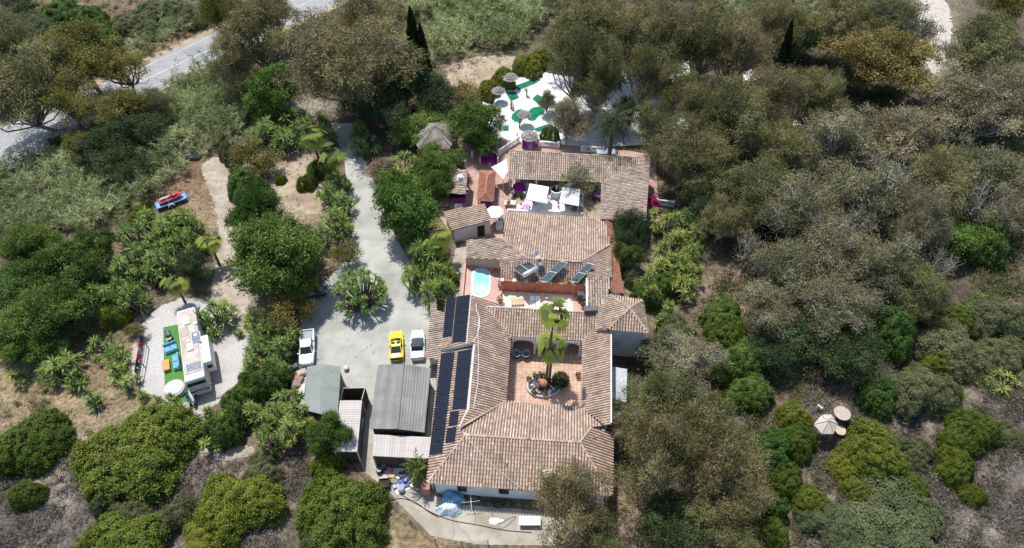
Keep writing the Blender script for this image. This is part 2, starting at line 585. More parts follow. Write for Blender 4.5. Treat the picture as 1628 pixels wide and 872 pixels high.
sheet('driveway', [(526, 196), (560, 196), (578, 250), (600, 300), (615, 350), (642, 400), (668, 442), (688, 470), (694, 500), (694, 705), (574, 705), (560, 660), (478, 655), (478, 575), (478, 470), (512, 452), (545, 420), (560, 380), (556, 320), (546, 250)], M_CONC, .008, rag=.14)
sheet('concrete_yard', [(574, 690), (596, 690), (600, 735), (690, 752), (694, 800), (860, 812), (960, 830), (940, 868), (700, 866), (645, 812), (612, 775), (568, 742)], M_YARD, .006, it=1, rag=.06)
sheet('gravel_pad', [(240, 492), (300, 470), (345, 485), (385, 520), (396, 560), (392, 615), (335, 645), (318, 690), (300, 690), (290, 655), (262, 642), (212, 615), (204, 560)], M_GRAV, .006, it=1, rag=.35)
sheet('dirt_track', [(318, 262), (338, 246), (360, 258), (372, 330), (384, 400), (388, 440), (398, 490), (398, 560), (380, 590), (352, 530), (330, 480), (345, 420), (348, 340), (330, 300)], M_TRACK, .0, it=2, rag=.4)
sheet('dirt_path', [(296, 660), (330, 640), (322, 700), (332, 716), (405, 706), (408, 724), (340, 736), (300, 712)], M_TRACK, .003, it=2, rag=.25)
sheet('sandy_clearing', [(705, 108), (740, 92), (818, 86), (826, 103), (795, 124), (760, 150), (718, 140)], M_SANDY, .004, it=2, rag=.5)
sheet('sandy_track', [(1452, -10), (1500, -10), (1518, 40), (1498, 108), (1480, 124), (1466, 80)], mat('pale_track', (.43, .38, .33), (.52, .47, .41), 1, .95, .1, bump=.3), .004, it=2, rag=.5)
sheet('sandy_patch', [(425, 268), (470, 236), (515, 250), (528, 330), (500, 345), (455, 330), (430, 312)], M_SANDY, .004, it=2, rag=.5)
sheet('white_paving', [(765, 150), (800, 128), (850, 112), (900, 122), (965, 126), (1050, 86), (1094, 94), (1102, 150), (1106, 200), (1052, 228), (945, 236), (895, 238), (800, 232), (776, 214)], M_WHITE, .006)
sheet('white_paving', [(1180, 112), (1212, 108), (1215, 150), (1186, 158)], M_WHITE, .006)
sheet('white_paving', [(1262, 190), (1300, 185), (1290, 215), (1258, 220)], M_WHITE, .006)
sheet('garden_path', [(724, 396), (742, 384), (742, 480), (706, 498), (700, 470), (716, 440)], M_YARD, .004, rag=.1)
sheet('terracotta_patio', [(696, 262), (735, 228), (800, 222), (1000, 240), (1042, 248), (1048, 352), (962, 360), (800, 352), (800, 392), (742, 388), (716, 372), (690, 330)], M_TERRA, .01)
sheet('white_patio', [(836, 296), (930, 300), (925, 350), (806, 345), (806, 330), (834, 322)], M_WHITE, .016)
sheet('bare_patch', [(905, 332), (958, 320), (958, 356), (925, 352)], M_SANDY, .02, rag=.1)
# ------------------------------------------------------------------ roofs of barrel tiles
TILES = ramp_mat('roof_tiles', [(.21, .143, .104), (.35, .245, .178), (.45, .328, .245), (.53, .40, .308), (.62, .485, .40), (.71, .60, .51)], .85, .15, stain=(.27, .215, .175), stain_scale=.7, stain_pos=(.48, .74))
TILES_OLD = ramp_mat('weathered_tiles', [(.18, .135, .105), (.30, .23, .18), (.40, .315, .25), (.50, .402, .322), (.58, .49, .405), (.68, .60, .51)], .88, .12, stain=(.19, .16, .135), stain_scale=.8, stain_pos=(.5, .76))
TILES_NEW = ramp_mat('new_tiles', [(.40, .15, .085), (.47, .20, .12), (.53, .26, .17), (.60, .34, .24)], .8, .2, stain=(.4, .25, .18), stain_scale=.9, stain_pos=(.55, .85))
PAN = mat('tile_channels', (.15, .103, .08), (.22, .155, .122), 3, .9, .1)
M_WALL = mat('white_wall', (.72, .71, .69), (.78, .775, .76), .8, .85, .2, c3=(.60, .58, .54), scale3=.35)
M_WALL_T = mat('tower_wall', (.62, .63, .62), (.70, .70, .69), .8, .85, .2, c3=(.52, .52, .49), scale3=.5)
M_DARK = mat('dark_interior', (.03, .027, .025), (.045, .04, .035), 2, .9, .1)
M_GLASS = mat('window_glass', (.03, .035, .04), rough=.08, spec=.6)
M_WOOD = mat('brown_wood', (.10, .06, .035), (.15, .09, .055), 4, .7, .2)
M_MORTAR = mat('mortar', (.50, .42, .36), (.58, .50, .43), 3, .9, .1)

class Plane:
    def __init__(s, a):
        p = [P(*q) for q in a]
        n = (p[1]-p[0]).cross(p[2]-p[0])
        if n.z < 0: n = -n
        s.n = n.normalized()
        s.p = p[0]
    def at(s, px, py):
        d = ray(px, py)
        o = Vector((0, 0, CAMH))
        return o+d*((s.p-o).dot(s.n)/d.dot(s.n))
    def z(s, x, y):
        return s.p.z-((x-s.p.x)*s.n.x+(y-s.p.y)*s.n.y)/s.n.z
def slope(name, pix, anchors, root, m=TILES, w=.31, tl=.42, seed=0, over=.09, thick=.1, pan=PAN, rise=.095, downhint=None):
    """one roof slope: a slab with rows of curved cover tiles laid down it"""
    pl = Plane(anchors)
    pts = [pl.at(x, y) for x, y in pix]
    n = pl.n
    d = Vector((0, 0, -1))
    d = (d-n*d.dot(n)).normalized()
    if downhint is not None:
        d = Vector(downhint)
        d = (d-n*d.dot(n)).normalized()
    u = n.cross(d).normalized()
    q = [((p-pts[0]).dot(u), (p-pts[0]).dot(d)) for p in pts]
    rg = random.Random(seed+5)
    mb = MB()
    s0, s1 = min(a for a, b in q), max(a for a, b in q)
    k = max(1, round((s1-s0)/w))
    w = (s1-s0)/k
    for i in range(k):
        s = s0+(i+.5)*w
        hits = []
        for (a, b) in zip(q, q[1:]+q[:1]):
            if (a[0] <= s) != (b[0] <= s):
                hits.append(a[1]+(b[1]-a[1])*(s-a[0])/(b[0]-a[0]))
        hits.sort()
        coltone = rg.uniform(-.09, .09)
        for t0, t1 in zip(hits[::2], hits[1::2]):
            t1 += over
            nt_ = max(1, round((t1-t0)/tl))
            L = (t1-t0)/nt_
            jit = rg.uniform(-.012, .012)
            for j in range(nt_):
                a, b = t0+j*L, t0+(j+1)*L+.03
                tint = min(1, max(0, .5+coltone+rg.gauss(0, .115)+(.25 if rg.random() < .05 else 0)-(.25 if rg.random() < .05 else 0)))
                off = rg.uniform(-.012, .012)+jit
                vs = []
                for (t, lift, kk) in ((a, .0, .86), (b, .026, 1.0)):
                    for (cs, ch) in ((-.36, -.01), (-.25, .7), (0, 1.0), (.25, .7), (.36, -.01)):
                        vs.append(pts[0]+u*(s+off+cs*w*kk)+d*t+n*(ch*rise*kk+lift+.004))
                mb.add(vs, [(c, c+1, c+6, c+5) for c in range(4)]+[(5, 6, 7, 8, 9)], tint)
    roof = mb.build(name, m, root)
    base = MB()
    N = len(pts)
    top = list(pts)
    area = sum(q[i][0]*q[(i+1) % N][1]-q[(i+1) % N][0]*q[i][1] for i in range(N))
    if area < 0: top = top[::-1]
    # u x d = -n or n: decide winding by the normal
    nn = Vector((0, 0, 0))
    for i in range(N): nn += top[i].cross(top[(i+1) % N])
    if nn.dot(n) < 0: top = top[::-1]
    bot = [p-n*thick for p in top]
    base.add(top+bot, [tuple(range(N)), tuple(range(2*N-1, N-1, -1))]+[(i, N+i, N+(i+1) % N, (i+1) % N) for i in range(N)])
    slab = base.build('tile_channel', pan, None)
    me = slab.data
    me.transform(Matrix.Translation(-Vector(root.location)))
    slab.parent = roof
    return roof, pl, pts
def cap_line(pts3, parent_roof, root, m=TILES, r=.14, seed=0, name='ridge_cap', lift=.07):
    """row of half-round ridge tiles along a 3D line"""
    mb = MB()
    rg = random.Random(seed)
    for a, b in zip(pts3, pts3[1:]):
        L = (b-a).length
        k = max(1, round(L/.42))
        d = (b-a).normalized()
        s = d.cross(Vector((0, 0, 1))).normalized()
        up = s.cross(d).normalized()
        for i in range(k):
            p0, p1 = a.lerp(b, i/k), a.lerp(b, (i+1.06)/k)
            vs = []
            for p, rr, lf in ((p0, r*.9, 0), (p1, r, .018)):
                for t in (-90, -45, 0, 45, 90):
                    vs.append(p+s*math.sin(R_(t))*rr+up*(math.cos(R_(t))*rr*.8+lf+lift-.05))
            tint = min(1, max(0, .5+rg.gauss(0, .18)))
            mb.add(vs, [(c, c+1, c+6, c+5) for c in range(4)]+[(0, 1, 2, 3, 4), (5, 6, 7, 8, 9)], tint)
    o = mb.build(name, m, None)
    o.data.transform(Matrix.Translation(-Vector(root.location)))
    o.parent = parent_roof
    return o
def inset(pts, d):
    """shrink an outline by d (world xy)"""
    n = len(pts)
    a = sum(pts[i].x*pts[(i+1) % n].y-pts[(i+1) % n].x*pts[i].y for i in range(n))
    sg = 1 if a > 0 else -1
    out = []
    for i in range(n):
        p, c, q = pts[i-1], pts[i], pts[(i+1) % n]
        e1 = Vector((c.x-p.x, c.y-p.y)).normalized()
        e2 = Vector((q.x-c.x, q.y-c.y)).normalized()
        n1, n2 = Vector((-e1.y, e1.x))*sg, Vector((-e2.y, e2.x))*sg
        b = n1+n2
        k = d/max(.35, (1+n1.dot(n2)))
        out.append((c.x+b.x*k, c.y+b.y*k))
    return out
def body(pl, pts, root, m=M_WALL, d=.3, name='wall', z0=-.1, drop=.16):
    poly = inset(pts, d)
    mb = MB()
    mb.prism(poly, z0, [pl.z(x, y)-drop for x, y in poly])
    return mb.build(name, m, root)
def wall_between(a, b, z0, z1, t, root, m, name='wall', tint=.5):
    """a wall standing on the line a-b"""
    a, b = Vector((a[0], a[1], 0)), Vector((b[0], b[1], 0))
    d = (b-a)
    L = d.length
    mb = MB()
    mb.box(((a.x+b.x)/2, (a.y+b.y)/2, (z0+z1)/2), (L, t, z1-z0), math.atan2(d.y, d.x), tint)
    return mb.build(name, m, root)
def window_on(c, nrm, w, h, root, frame=M_WOOD, glass=M_GLASS, bars=True, name='window'):
    """framed opening standing 3 cm proud of a wall; c its centre, nrm the wall's outward direction (xy)"""
    rz = math.atan2(nrm[1], nrm[0])+math.pi/2
    nx, ny = math.cos(rz-math.pi/2), math.sin(rz-math.pi/2)
    c = Vector(c)+Vector((nx*.01, ny*.01, 0))
    mb = MB()
    ux, uy = math.cos(rz), math.sin(rz)
    for s in (-1, 1):
        mb.box(c+Vector((ux*s*w/2, uy*s*w/2, 0)), (.08, .1, h+.08), rz)
        mb.box(c+Vector((0, 0, s*h/2)), (w-.082, .098, .08), rz)
    if bars: mb.box(c, (.04, .06, h-.08), rz)
    f = mb.build(name, frame, root)
    g = MB()
    g.box(c, (w-.08, .03, h-.08), rz)
    p = g.build('pane', glass, None)
    p.data.transform(Matrix.Translation(-Vector(root.location)))
    p.parent = f
    return f

# ---------------- the courtyard house
HB = P(872, 640)
house = thing('courtyard_house', 'large tile-roofed farmhouse built round a square courtyard with two tall palms', 'house', HB)
EV, RG = 3.2, 4.9
S1 = slope('roof', [(680, 767), (740, 692), (922, 704), (972, 787)], [(680, 767, EV), (972, 787, EV), (830, 698, RG)], house, seed=1)
S2 = slope('roof', [(731, 680), (803, 639), (926, 648), (964, 677), (940, 680), (922, 704), (740, 692)], [(803, 639, EV), (926, 648, EV), (830, 698, RG)], house, seed=2)
S3 = slope('roof', [(940, 680), (974, 688), (972, 787), (922, 704)], [(922, 704, RG), (974, 688, EV), (972, 787, EV)], house, seed=3)
S4 = slope('roof', [(750, 469), (743, 547), (703, 556), (711, 476)], [(711, 476, 3.3), (703, 556, 3.3), (747, 508, 4.9)], house, seed=4)
S5 = slope('roof', [(754, 549), (744, 652), (731, 680), (740, 692), (680, 767), (700, 561)], [(680, 767, EV), (700, 561, EV), (749, 600, RG)], house, seed=5)
S6 = slope('roof', [(750, 469), (796, 484), (773, 488), (811, 534), (803, 639), (731, 680), (744, 652), (754, 549), (743, 547)], [(811, 534, EV), (803, 639, EV), (749, 600, RG)], house, seed=6)
S7 = slope('roof', [(773, 488), (929, 497), (950, 499), (949, 521), (927, 541), (811, 534)], [(811, 534, EV), (927, 541, EV), (850, 492, 4.6)], house, seed=7)
S8 = slope('roof', [(948, 521), (927, 541), (926, 648), (964, 677), (971, 674), (971, 521)], [(927, 541, EV), (926, 648, EV), (971, 600, 4.9)], house, seed=8)
M_GUT = mat('grey_metal', (.16, .165, .17), (.22, .225, .23), 3, .55, .4, .3)
M_PARA = mat('cream_parapet', (.62, .56, .50), (.70, .64, .58), 2, .85, .15)
cap_line([S5[1].at(680, 767), S1[1].at(740, 692)], S1[0], house, seed=1)
cap_line([S1[1].at(740, 692), S1[1].at(922, 704)], S1[0], house, seed=2)
cap_line([S3[1].at(922, 704), S3[1].at(972, 787)], S3[0], house, seed=3)
cap_line([S3[1].at(940, 680), S3[1].at(922, 704)], S3[0], house, seed=4)
cap_line([S5[1].at(731, 680), S5[1].at(740, 692)], S5[0], house, seed=5)
cap_line([S4[1].at(750, 469), S4[1].at(743, 547)], S4[0], house, m=M_PARA, r=.16, seed=6)
cap_line([S5[1].at(754, 549), S5[1].at(744, 652), S5[1].at(731, 680)], S5[0], house, m=M_PARA, r=.16, seed=7)
cap_line([S7[1].at(773, 488), S7[1].at(929, 497)], S7[0], house, seed=8)
cap_line([S6[1].at(731, 680), S6[1].at(803, 639)], S6[0], house, seed=9, r=.11)
cap_line([S7[1].at(927, 541), S7[1].at(949, 521)], S7[0], house, seed=10, r=.11)
cap_line([S7[1].at(773, 488), S7[1].at(811, 534)], S7[0], house, seed=11, r=.06, m=PAN)
cap_line([S2[1].at(926, 648), S2[1].at(964, 677)], S2[0], house, seed=12, r=.06, m=PAN)
for s in (S1, S2, S3, S4, S5, S6, S8): body(s[1], s[2], house)
# verge strip and gutter between the two west slopes
g_ = MB()
g_.tube([S4[1].at(702, 559)+Vector((0, 0, .1)), S4[1].at(751, 548.5)+Vector((0, 0, .1))], .22, 6)
g_.build('gutter', M_GUT, house)
pv = MB()
a, b = S8[1].at(971.5, 521), S8[1].at(971.5, 674)
pv.box(((a.x+b.x)/2, (a.y+b.y)/2, a.z*.5+b.z*.5-.1), (.16, (a-b).length, .5), math.atan2(b.y-a.y, b.x-a.x)-math.pi/2)
pv.build('parapet', M_PARA, house)
# courtyard arcade below the north roof: solid rooms at the back, arches in front
pts7 = [S7[1].at(x, y) for x, y in [(773, 488), (950, 496), (952, 512), (793, 507)]]
body(S7[1], pts7, house, d=.12)
A0, A1 = P(812, 536, EV), P(926, 543, EV)
ad = (A1-A0).normalized()
an = Vector((ad.y, -ad.x, 0))
def arcade(p0, p1, n, root, top, spring, rise_, t=.32, pw=.3):
    L = (p1-p0).length
    d = (p1-p0).normalized()
    w = L/n
    rz = math.atan2(d.y, d.x)
    mb = MB()
    s = Vector((-d.y, d.x, 0))*t/2
    for i in range(n):
        x0, x1 = i*w+pw/2, (i+1)*w-pw/2
        m_ = 14
        low = [(x0+(x1-x0)*k/m_, spring+rise_*math.sqrt(max(0, 1-(2*k/m_-1)**2))) for k in range(m_+1)]
        low = [(i*w, spring)]+low+[((i+1)*w, spring)]
        for (xa, za), (xb, zb) in zip(low, low[1:]):
            q = [p0+d*xa+Vector((0, 0, za)), p0+d*xb+Vector((0, 0, zb)), p0+d*xb+Vector((0, 0, top)), p0+d*xa+Vector((0, 0, top))]
            q = [Vector((v.x, v.y, v.z-p0.z)) for v in q]
            mb.add([v-s for v in q]+[v+s for v in q], [(0, 1, 2, 3), (7, 6, 5, 4), (0, 4, 5, 1), (3, 2, 6, 7)])
    o = mb.build('arcade', M_WALL, root)
    for i in range(n+1):
        c = p0+d*(i*w)
        cb = MB()
        cb.lathe((c.x, c.y, 0), [(.22, 0), (.22, .12), (.15, .2), (.125, spring-.2), (.19, spring-.08), (.21, spring-.002)], 12)
        cb.build('column', M_WALL, root, smooth=False)
    return o
i0, i1 = A0-an*.15+ad*.15, A1-an*.15-ad*.15
arcade(i0, i1, 3, house, EV-.22, 2.05, .6)
# arcade back wall doors (seen in the shade)
for fx in (.17, .5, .83):
    c = i0.lerp(i1, fx)
    bk = P(793, 507, 3.5).lerp(P(952, 512, 3.5), fx)
    window_on((bk.x, bk.y-.17, 1.05), (0.06, -1), 1.1, 2.05, house, name='door', bars=True)
# front of the house: small openings in the white wall, a dark utility window
fw0, fw1 = P(680, 767, EV), P(972, 787, EV)
fd = (fw1-fw0).normalized()
fn = Vector((fd.y, -fd.x, 0))
def on_front(px, py, w, h, dz=0.0, **k):
    t = 0
    best = None
    for i in range(400):                              # the wall stands .3 m inside the eave
        q = fw0.lerp(fw1, i/400)-fn*.3
        d = abs((CX+FPX*q.x/((q.y)*math.cos(PITCH)+(CAMH-1.6)*math.sin(PITCH)))-px)
        if best is None or d < best[0]: best = (d, q)
    q = best[1]
    window_on((q.x+fn.x*.02, q.y+fn.y*.02, py), fn, w, h, house, **k)
on_front(801, 1.6, .95, 1.0)
on_front(812, 2.45, .55, .3, bars=False)
on_front(829, 2.45, .55, .3, bars=False)
on_front(735, 1.5, .9, 1.0)
# chimney on the front slope with a two-sided tile cap
cb = S1[1].at(871, 762)
ch = MB()
ch.bbox((cb.x, cb.y, cb.z+.35), (.7, .6, 1.3), .03)
chim = ch.build('chimney', mat('grey_render', (.30, .33, .35), (.36, .39, .41), 2, .85, .2), house)
cc = MB()
for s in (-1, 1):
    for k in range(3):
        cc.tube([(cb.x, cb.y-.3+.3*k, cb.z+1.42), (cb.x+s*.62, cb.y-.3+.3*k-.04, cb.z+1.12)], .09, 6)
cap = cc.build('chimney_cap', mat('cream_tile', (.66, .55, .42), (.74, .63, .5), 3, .8, .2), None)
cap.data.transform(Matrix.Translation(-Vector(house.location)))
cap.parent = chim
# dark roof box near the terrace, brick stub and flue
for (px, py, s, m) in ((939, 496, (1.6, .75, .7), mat('slate_box', (.09, .095, .10), (.12, .125, .13), 3, .6, .3)),):
    q = S7[1].at(px, py)
    b_ = MB()
    b_.bbox((q.x, q.y+.1, q.z+.2), s, .04, .06)
    b_.build('roof_box', m, house)
# west lean-to of old tiles beside the parked cars
SL = slope('roof', [(686, 470), (693, 470), (695, 494), (709, 497), (703, 556), (700, 572), (677, 570), (686, 500)], [(686, 500, 2.4), (677, 570, 2.4), (703, 540, 2.95)], house, m=TILES_OLD, seed=31)
body(SL[1], SL[2], house, d=.35)
# porch block at the house's front corner
pw_ = P(676, 768, 2.0)
b_ = MB()
b_.bbox((pw_.x, pw_.y, .75), (.9, 1.1, 1.7), .03)
b_.build('pier', mat('brick_pier', (.35, .19, .13), (.45, .27, .2), 6, .9, .1), house)

# tower
tower = thing('tower', 'two-storey white tower with a four-sided tiled roof at the courtyard house corner', 'tower', P(1000, 560))
TE, TA = 5.6, 7.0
apx = (1001, 490.5, TA)
T1 = slope('roof', [(1001, 490.5), (968, 523), (1030, 528.5)], [(968, 523, TE), (1030, 528.5, TE), apx], tower, seed=41)
T2 = slope('roof', [(1001, 490.5), (1030, 528.5), (1021, 478)], [(1030, 528.5, TE), (1021, 478, TE), apx], tower, seed=42)
T3 = slope('roof', [(1001, 490.5), (1021, 478), (969, 469.5)], [(1021, 478, TE), (969, 469.5, TE), apx], tower, seed=43)
T4 = slope('roof', [(1001, 490.5), (969, 469.5), (950, 492), (948, 523), (968, 523)], [(969, 469.5, TE), (968, 523, TE), apx], tower, seed=44)
for i, (a, b) in enumerate((((968, 523), T1), ((1030, 528.5), T1), ((1021, 478), T2), ((969, 469.5), T3))):
    cap_line([b[1].at(*a), b[1].at(1001, 490.5)], b[0], tower, seed=50+i, r=.12)
tp = [T1[1].at(968, 523), T1[1].at(1030, 528.5), T2[1].at(1021, 478), T3[1].at(969, 469.5)]
tq = inset(tp, .25)
tb = MB()
tb.prism(tq, -.1, TE-.12)
tb.build('wall', M_WALL_T, tower)
tq2 = inset([T4[1].at(950, 492), T4[1].at(948, 523), T4[1].at(969, 523), T4[1].at(969, 492)], .2)
tb = MB()
tb.prism(tq2, -.1, [T4[1].z(x, y)-.16 for x, y in tq2])
tb.build('wall', M_WALL, tower)
e0, e1 = Vector((tq[1][0], tq[1][1], 0)), Vector((tq[2][0], tq[2][1], 0))
mid = e0.lerp(e1, .5)
window_on((mid.x+.02, mid.y, 3.6), (1, 0.05), .9, 1.1, tower)
# flat pale roof on the tower's east side, with its own low walls
annex = thing('flat_roofed_annex', 'low annex with a pale blue-grey flat roof against the east wall of the courtyard house', 'annex', P(984, 625))
an_p = [P(x, y, 2.4) for x, y in [(972.5, 583), (997, 587), (995.5, 640), (972.5, 634)]]
b_ = MB()
b_.prism([(p.x, p.y) for p in an_p], 2.25, 2.4)
b_.build('roof', mat('pale_flat_roof', (.40, .44, .45), (.50, .54, .55), 1.2, .8, .25, c3=(.34, .37, .38), scale3=.8), annex)
b_ = MB()
b_.prism(inset(an_p, .18), -.05, 2.246)
b_.build('wall', M_WALL_T, annex)

# ---------------- the upper house
UB = P(870, 440)
upper = thing('tiled_house', 'long house with a broad pink-brown hipped tile roof above the pool terrace', 'house', UB)
UR = 4.7
U1 = slope('roof', [(802, 338), (962, 349), (970, 389), (924, 417), (838, 411), (797, 379), (801, 377)], [(802, 338, 2.35), (962, 349, 2.35), (880, 414, UR)], upper, seed=61)
U2 = slope('roof', [(838, 411), (924, 417), (934, 440), (932, 452), (796, 446), (796, 425)], [(796, 446, 2.95), (932, 452, 2.95), (880, 414, UR)], upper, seed=62)
U3 = slope('roof', [(743, 382), (797, 379), (838, 411), (796, 425), (796, 413), (743, 411)], [(743, 382, 2.9), (743, 411, 2.9), (838, 411, UR)], upper, seed=63, m=TILES_OLD)
U4 = slope('roof', [(924, 417), (970, 389), (971, 441), (934, 440)], [(970, 389, 3.5), (971, 441, 3.5), (924, 417, UR)], upper, seed=64)
U5 = slope('roof', [(934, 440), (970, 441), (966, 491), (934, 490)], [(934, 490, 4.0), (966, 491, 4.0), (950, 440, 4.9)], upper, seed=65, m=TILES_OLD)
U6 = slope('roof', [(962, 350), (972, 354), (990, 467), (971, 465), (970, 389)], [(972, 354, 2.4), (990, 467, 2.4), (970, 420, 2.9)], upper, m=TILES_NEW, seed=66)
cap_line([U1[1].at(838, 411), U1[1].at(924, 417)], U1[0], upper, seed=71)
cap_line([U1[1].at(797, 379), U1[1].at(838, 411)], U1[0], upper, seed=72, r=.12)
cap_line([U1[1].at(970, 389), U1[1].at(924, 417)], U1[0], upper, seed=73, r=.12)
for s in (U1, U4, U5, U6): body(s[1], s[2], upper, d=.25)
body(U2[1], U2[2], upper, d=.75)
body(U3[1], U3[2], upper, d=.3, m=M_PINK)
a, b = U5[1].at(933, 440), U5[1].at(933, 491)
pv = MB()
pv.box(((a.x+b.x)/2, (a.y+b.y)/2, (a.z+b.z)/2-.3), (.16, (a-b).length, .95), math.atan2(b.y-a.y, b.x-a.x)-math.pi/2)
pv.build('parapet', M_WALL, upper)

# ---------------- pool terrace between the two houses
TH = 1.2
sheet('pool_deck', [(740, 412), (797, 413), (797, 470), (798, 500), (735, 490), (737, 470)], M_PINK, 0, h=TH, thick=0)
sheet('terrace_floor', [(797, 455), (936, 462), (936, 508), (798, 508)], mat('pale_terrace', (.68, .58, .47), (.76, .67, .56), 1.3, .8, .2, c3=(.78, .71, .62), scale3=.5), 0.004, h=TH, thick=.0)
sheet('terracotta_strip', [(911, 466), (935, 467), (935, 503), (911, 500)], M_PINK, .01, h=TH, thick=.0)
M_ORANGE = mat('terracotta_wall', (.42, .15, .085), (.50, .20, .12), 2.0, .85, .2, c3=(.36, .13, .08), scale3=.6)
ow = thing('garden_wall', 'orange-red brick parapet wall with cream-capped piers behind the pool terrace', 'wall', P(865, 462))
w0, w1 = P(797, 461, TH), P(932, 468, TH)
wd = (w1-w0)
wn_ = Vector((wd.y, -wd.x, 0)).normalized()
wall_between(w0, w1, TH-.1, TH+1.98, .25, ow, M_ORANGE)
bs = MB()
rz = math.atan2(wd.y, wd.x)
bs.box((w0.lerp(w1, .5)+wn_*.2)+Vector((0, 0, .12)), (wd.length, .16, .24), rz)
bs.build('plinth', M_ORANGE, ow)
for i in range(8):
    c = w0.lerp(w1, (i+.1)/7.2 if i < 7 else .985)
    b_ = MB()
    b_.box((c.x+wn_.x*.05, c.y+wn_.y*.05, TH+1.0), (.34, .36, 2.0), rz)
    pr = b_.build('pier', M_ORANGE, ow)
    b_ = MB()
    b_.box((c.x+wn_.x*.05, c.y+wn_.y*.05, TH+2.06), (.44, .46, .11), rz)
    k_ = b_.build('pier_cap', M_PARA, None)
    k_.data.transform(Matrix.Translation(-Vector(ow.location)))
    k_.parent = pr
# pool deck walls
dw = thing('deck_wall', 'pink plastered parapet wall along the north and west sides of the pool', 'wall', P(742, 450))
c0, c1, c2 = P(741, 424, TH), P(797, 425, TH), P(735, 488, TH)
wall_between(c0+Vector((0, .12, 0)), c1+Vector((0, .12, 0)), TH-.1, 2.75, .2, dw, M_PINK)
wall_between((c0.x-.1, c0.y+.2), (c2.x-.1, c2.y), -.05, TH+.45, .24, dw, M_PINK)
cp = MB()
d_ = Vector((c2.x-c0.x, c2.y-c0.y, 0))
nst = 26
for i in range(nst):
    q = c0.lerp(c2, (i+.5)/nst)
    cp.box((q.x-.28, q.y, TH+.34), (.5, .14, .07), math.atan2(d_.y, d_.x)-math.pi/2, rz)
cp.build('tile_coping', mat('coping_tiles', (.52, .40, .32), (.60, .48, .40), 3, .85, .2), dw)
wall_between((c1.x+.08, c1.y), (P(796, 470, TH).x+.08, P(796, 470, TH).y), TH-.1, TH+.35, .16, dw, M_PINK)
# ------------------------------------------------------------------ smaller buildings
def post(mb, p, h0, h1, r=.08): mb.tube([(p.x, p.y, h0), (p.x, p.y, h1)], r, 8)
M_POST = mat('pale_post', (.50, .46, .40), (.60, .56, .50), 3, .85, .15)
# L-shaped open porch behind the patio
porch = thing('tiled_porch', 'L-shaped open porch with a weathered grey-brown tile roof round the white patio', 'porch', P(900, 275))
L1 = slope('roof', [(810, 240), (1031, 252), (957, 290), (808, 284)], [(808, 284, 2.7), (957, 290, 2.7), (920, 246, 4.2)], porch, m=TILES_OLD, seed=81)
L2 = slope('roof', [(1031, 252), (1034, 254), (1027, 351), (956, 349), (957, 290)], [(957, 290, 2.7), (956, 349, 2.7), (1031, 254, 4.2)], porch, m=TILES_OLD, seed=82)
cap_line([L1[1].at(957, 290), L1[1].at(1031, 252)], L1[0], porch, seed=83, r=.06, m=PAN)
cap_line([L1[1].at(810, 240), L1[1].at(1031, 252)], L1[0], porch, seed=84, r=.12, m=TILES_OLD)
a, b = L1[1].at(811, 242), L1[1].at(1030, 254)
wall_between(a, b, 0, 3.85, .3, porch, M_WALL)
a2, b2 = L2[1].at(1031, 256), L2[1].at(1025, 350)
wall_between(a2, b2, 0, 3.7, .3, porch, M_WALL)
for px, py in ((811, 284), (853, 286), (905, 288.5), (954, 291), (958, 347)):
    q = L1[1].at(px, py) if px < 957 else L2[1].at(px, py)
    mb = MB()
    mb.lathe((q.x, q.y+.25, 0), [(.2, 0), (.2, .2), (.15, .25), (.15, q.z-.35), (.2, q.z-.3), (.2, q.z-.13)], 12)
    mb.build('column', M_POST, porch)
bm_ = MB()
q0, q1 = L1[1].at(809, 284), L1[1].at(957, 290)
bm_.box(((q0.x+q1.x)/2, (q0.y+q1.y)/2+.25, q0.z-.19), ((q1-q0).length, .18, .14), math.atan2(q1.y-q0.y, q1.x-q0.x))
bm_.build('beam', M_WOOD, porch)

# hexagonal summer house
WTH = ramp_mat('grey_boards', [(.13, .11, .095), (.22, .19, .16), (.33, .29, .245), (.46, .42, .37)], .9, .1, stain=(.14, .125, .105), stain_scale=1.2, stain_pos=(.48, .66))
gz = thing('summer_house', 'six-sided garden pavilion with a grey weathered board roof among dense shrubs', 'pavilion', P(690, 225))
hexp = [(655, 217), (673, 193), (709, 192), (728.5, 215), (714, 238), (666, 238)]
hb = [P(x, y, 2.5) for x, y in hexp]
ha = sum(hb, Vector())/6
ha.z = 4.1
mb = MB()
rg = random.Random(3)
for i in range(6):
    a, b = hb[i], hb[(i+1) % 6]
    nn = 9
    for k in range(nn):
        f0, f1 = k/nn, (k+.93)/nn
        p0, p1 = a.lerp(b, f0), a.lerp(b, f1)
        q = [p0, p1, p1.lerp(ha, .94), p0.lerp(ha, .94)]
        # boards run parallel to the eave line's fall
        up = Vector((0, 0, .05))
        mb.add([v for v in q]+[v+up for v in q], [(3, 2, 1, 0), (4, 5, 6, 7), (0, 1, 5, 4), (1, 2, 6, 5), (3, 0, 4, 7)], min(1, max(0, rg.gauss(.5, .22))))
    mb.add([a-Vector((0, 0, .02)), b-Vector((0, 0, .02)), ha-Vector((0, 0, .02))], [(0, 1, 2)], .2)
rf = mb.build('roof', WTH, gz)
cl = MB()
for p in hb: cl.tube([p+Vector((0, 0, .06)), ha+Vector((0, 0, .05))], .07, 5, .6)
cl.lathe((ha.x, ha.y, ha.z-.1), [(.4, 0), (.28, .16), (.06, .34)], 8, .4)
k_ = cl.build('roof_cap', WTH, None)
k_.data.transform(Matrix.Translation(-Vector(gz.location)))
k_.parent = rf
for p in hb:
    q = p.lerp(Vector((ha.x, ha.y, p.z)), .08)
    mb = MB()
    post(mb, q, 0, 2.5, .1)
    mb.build('post', M_WOOD, gz)
mb = MB()
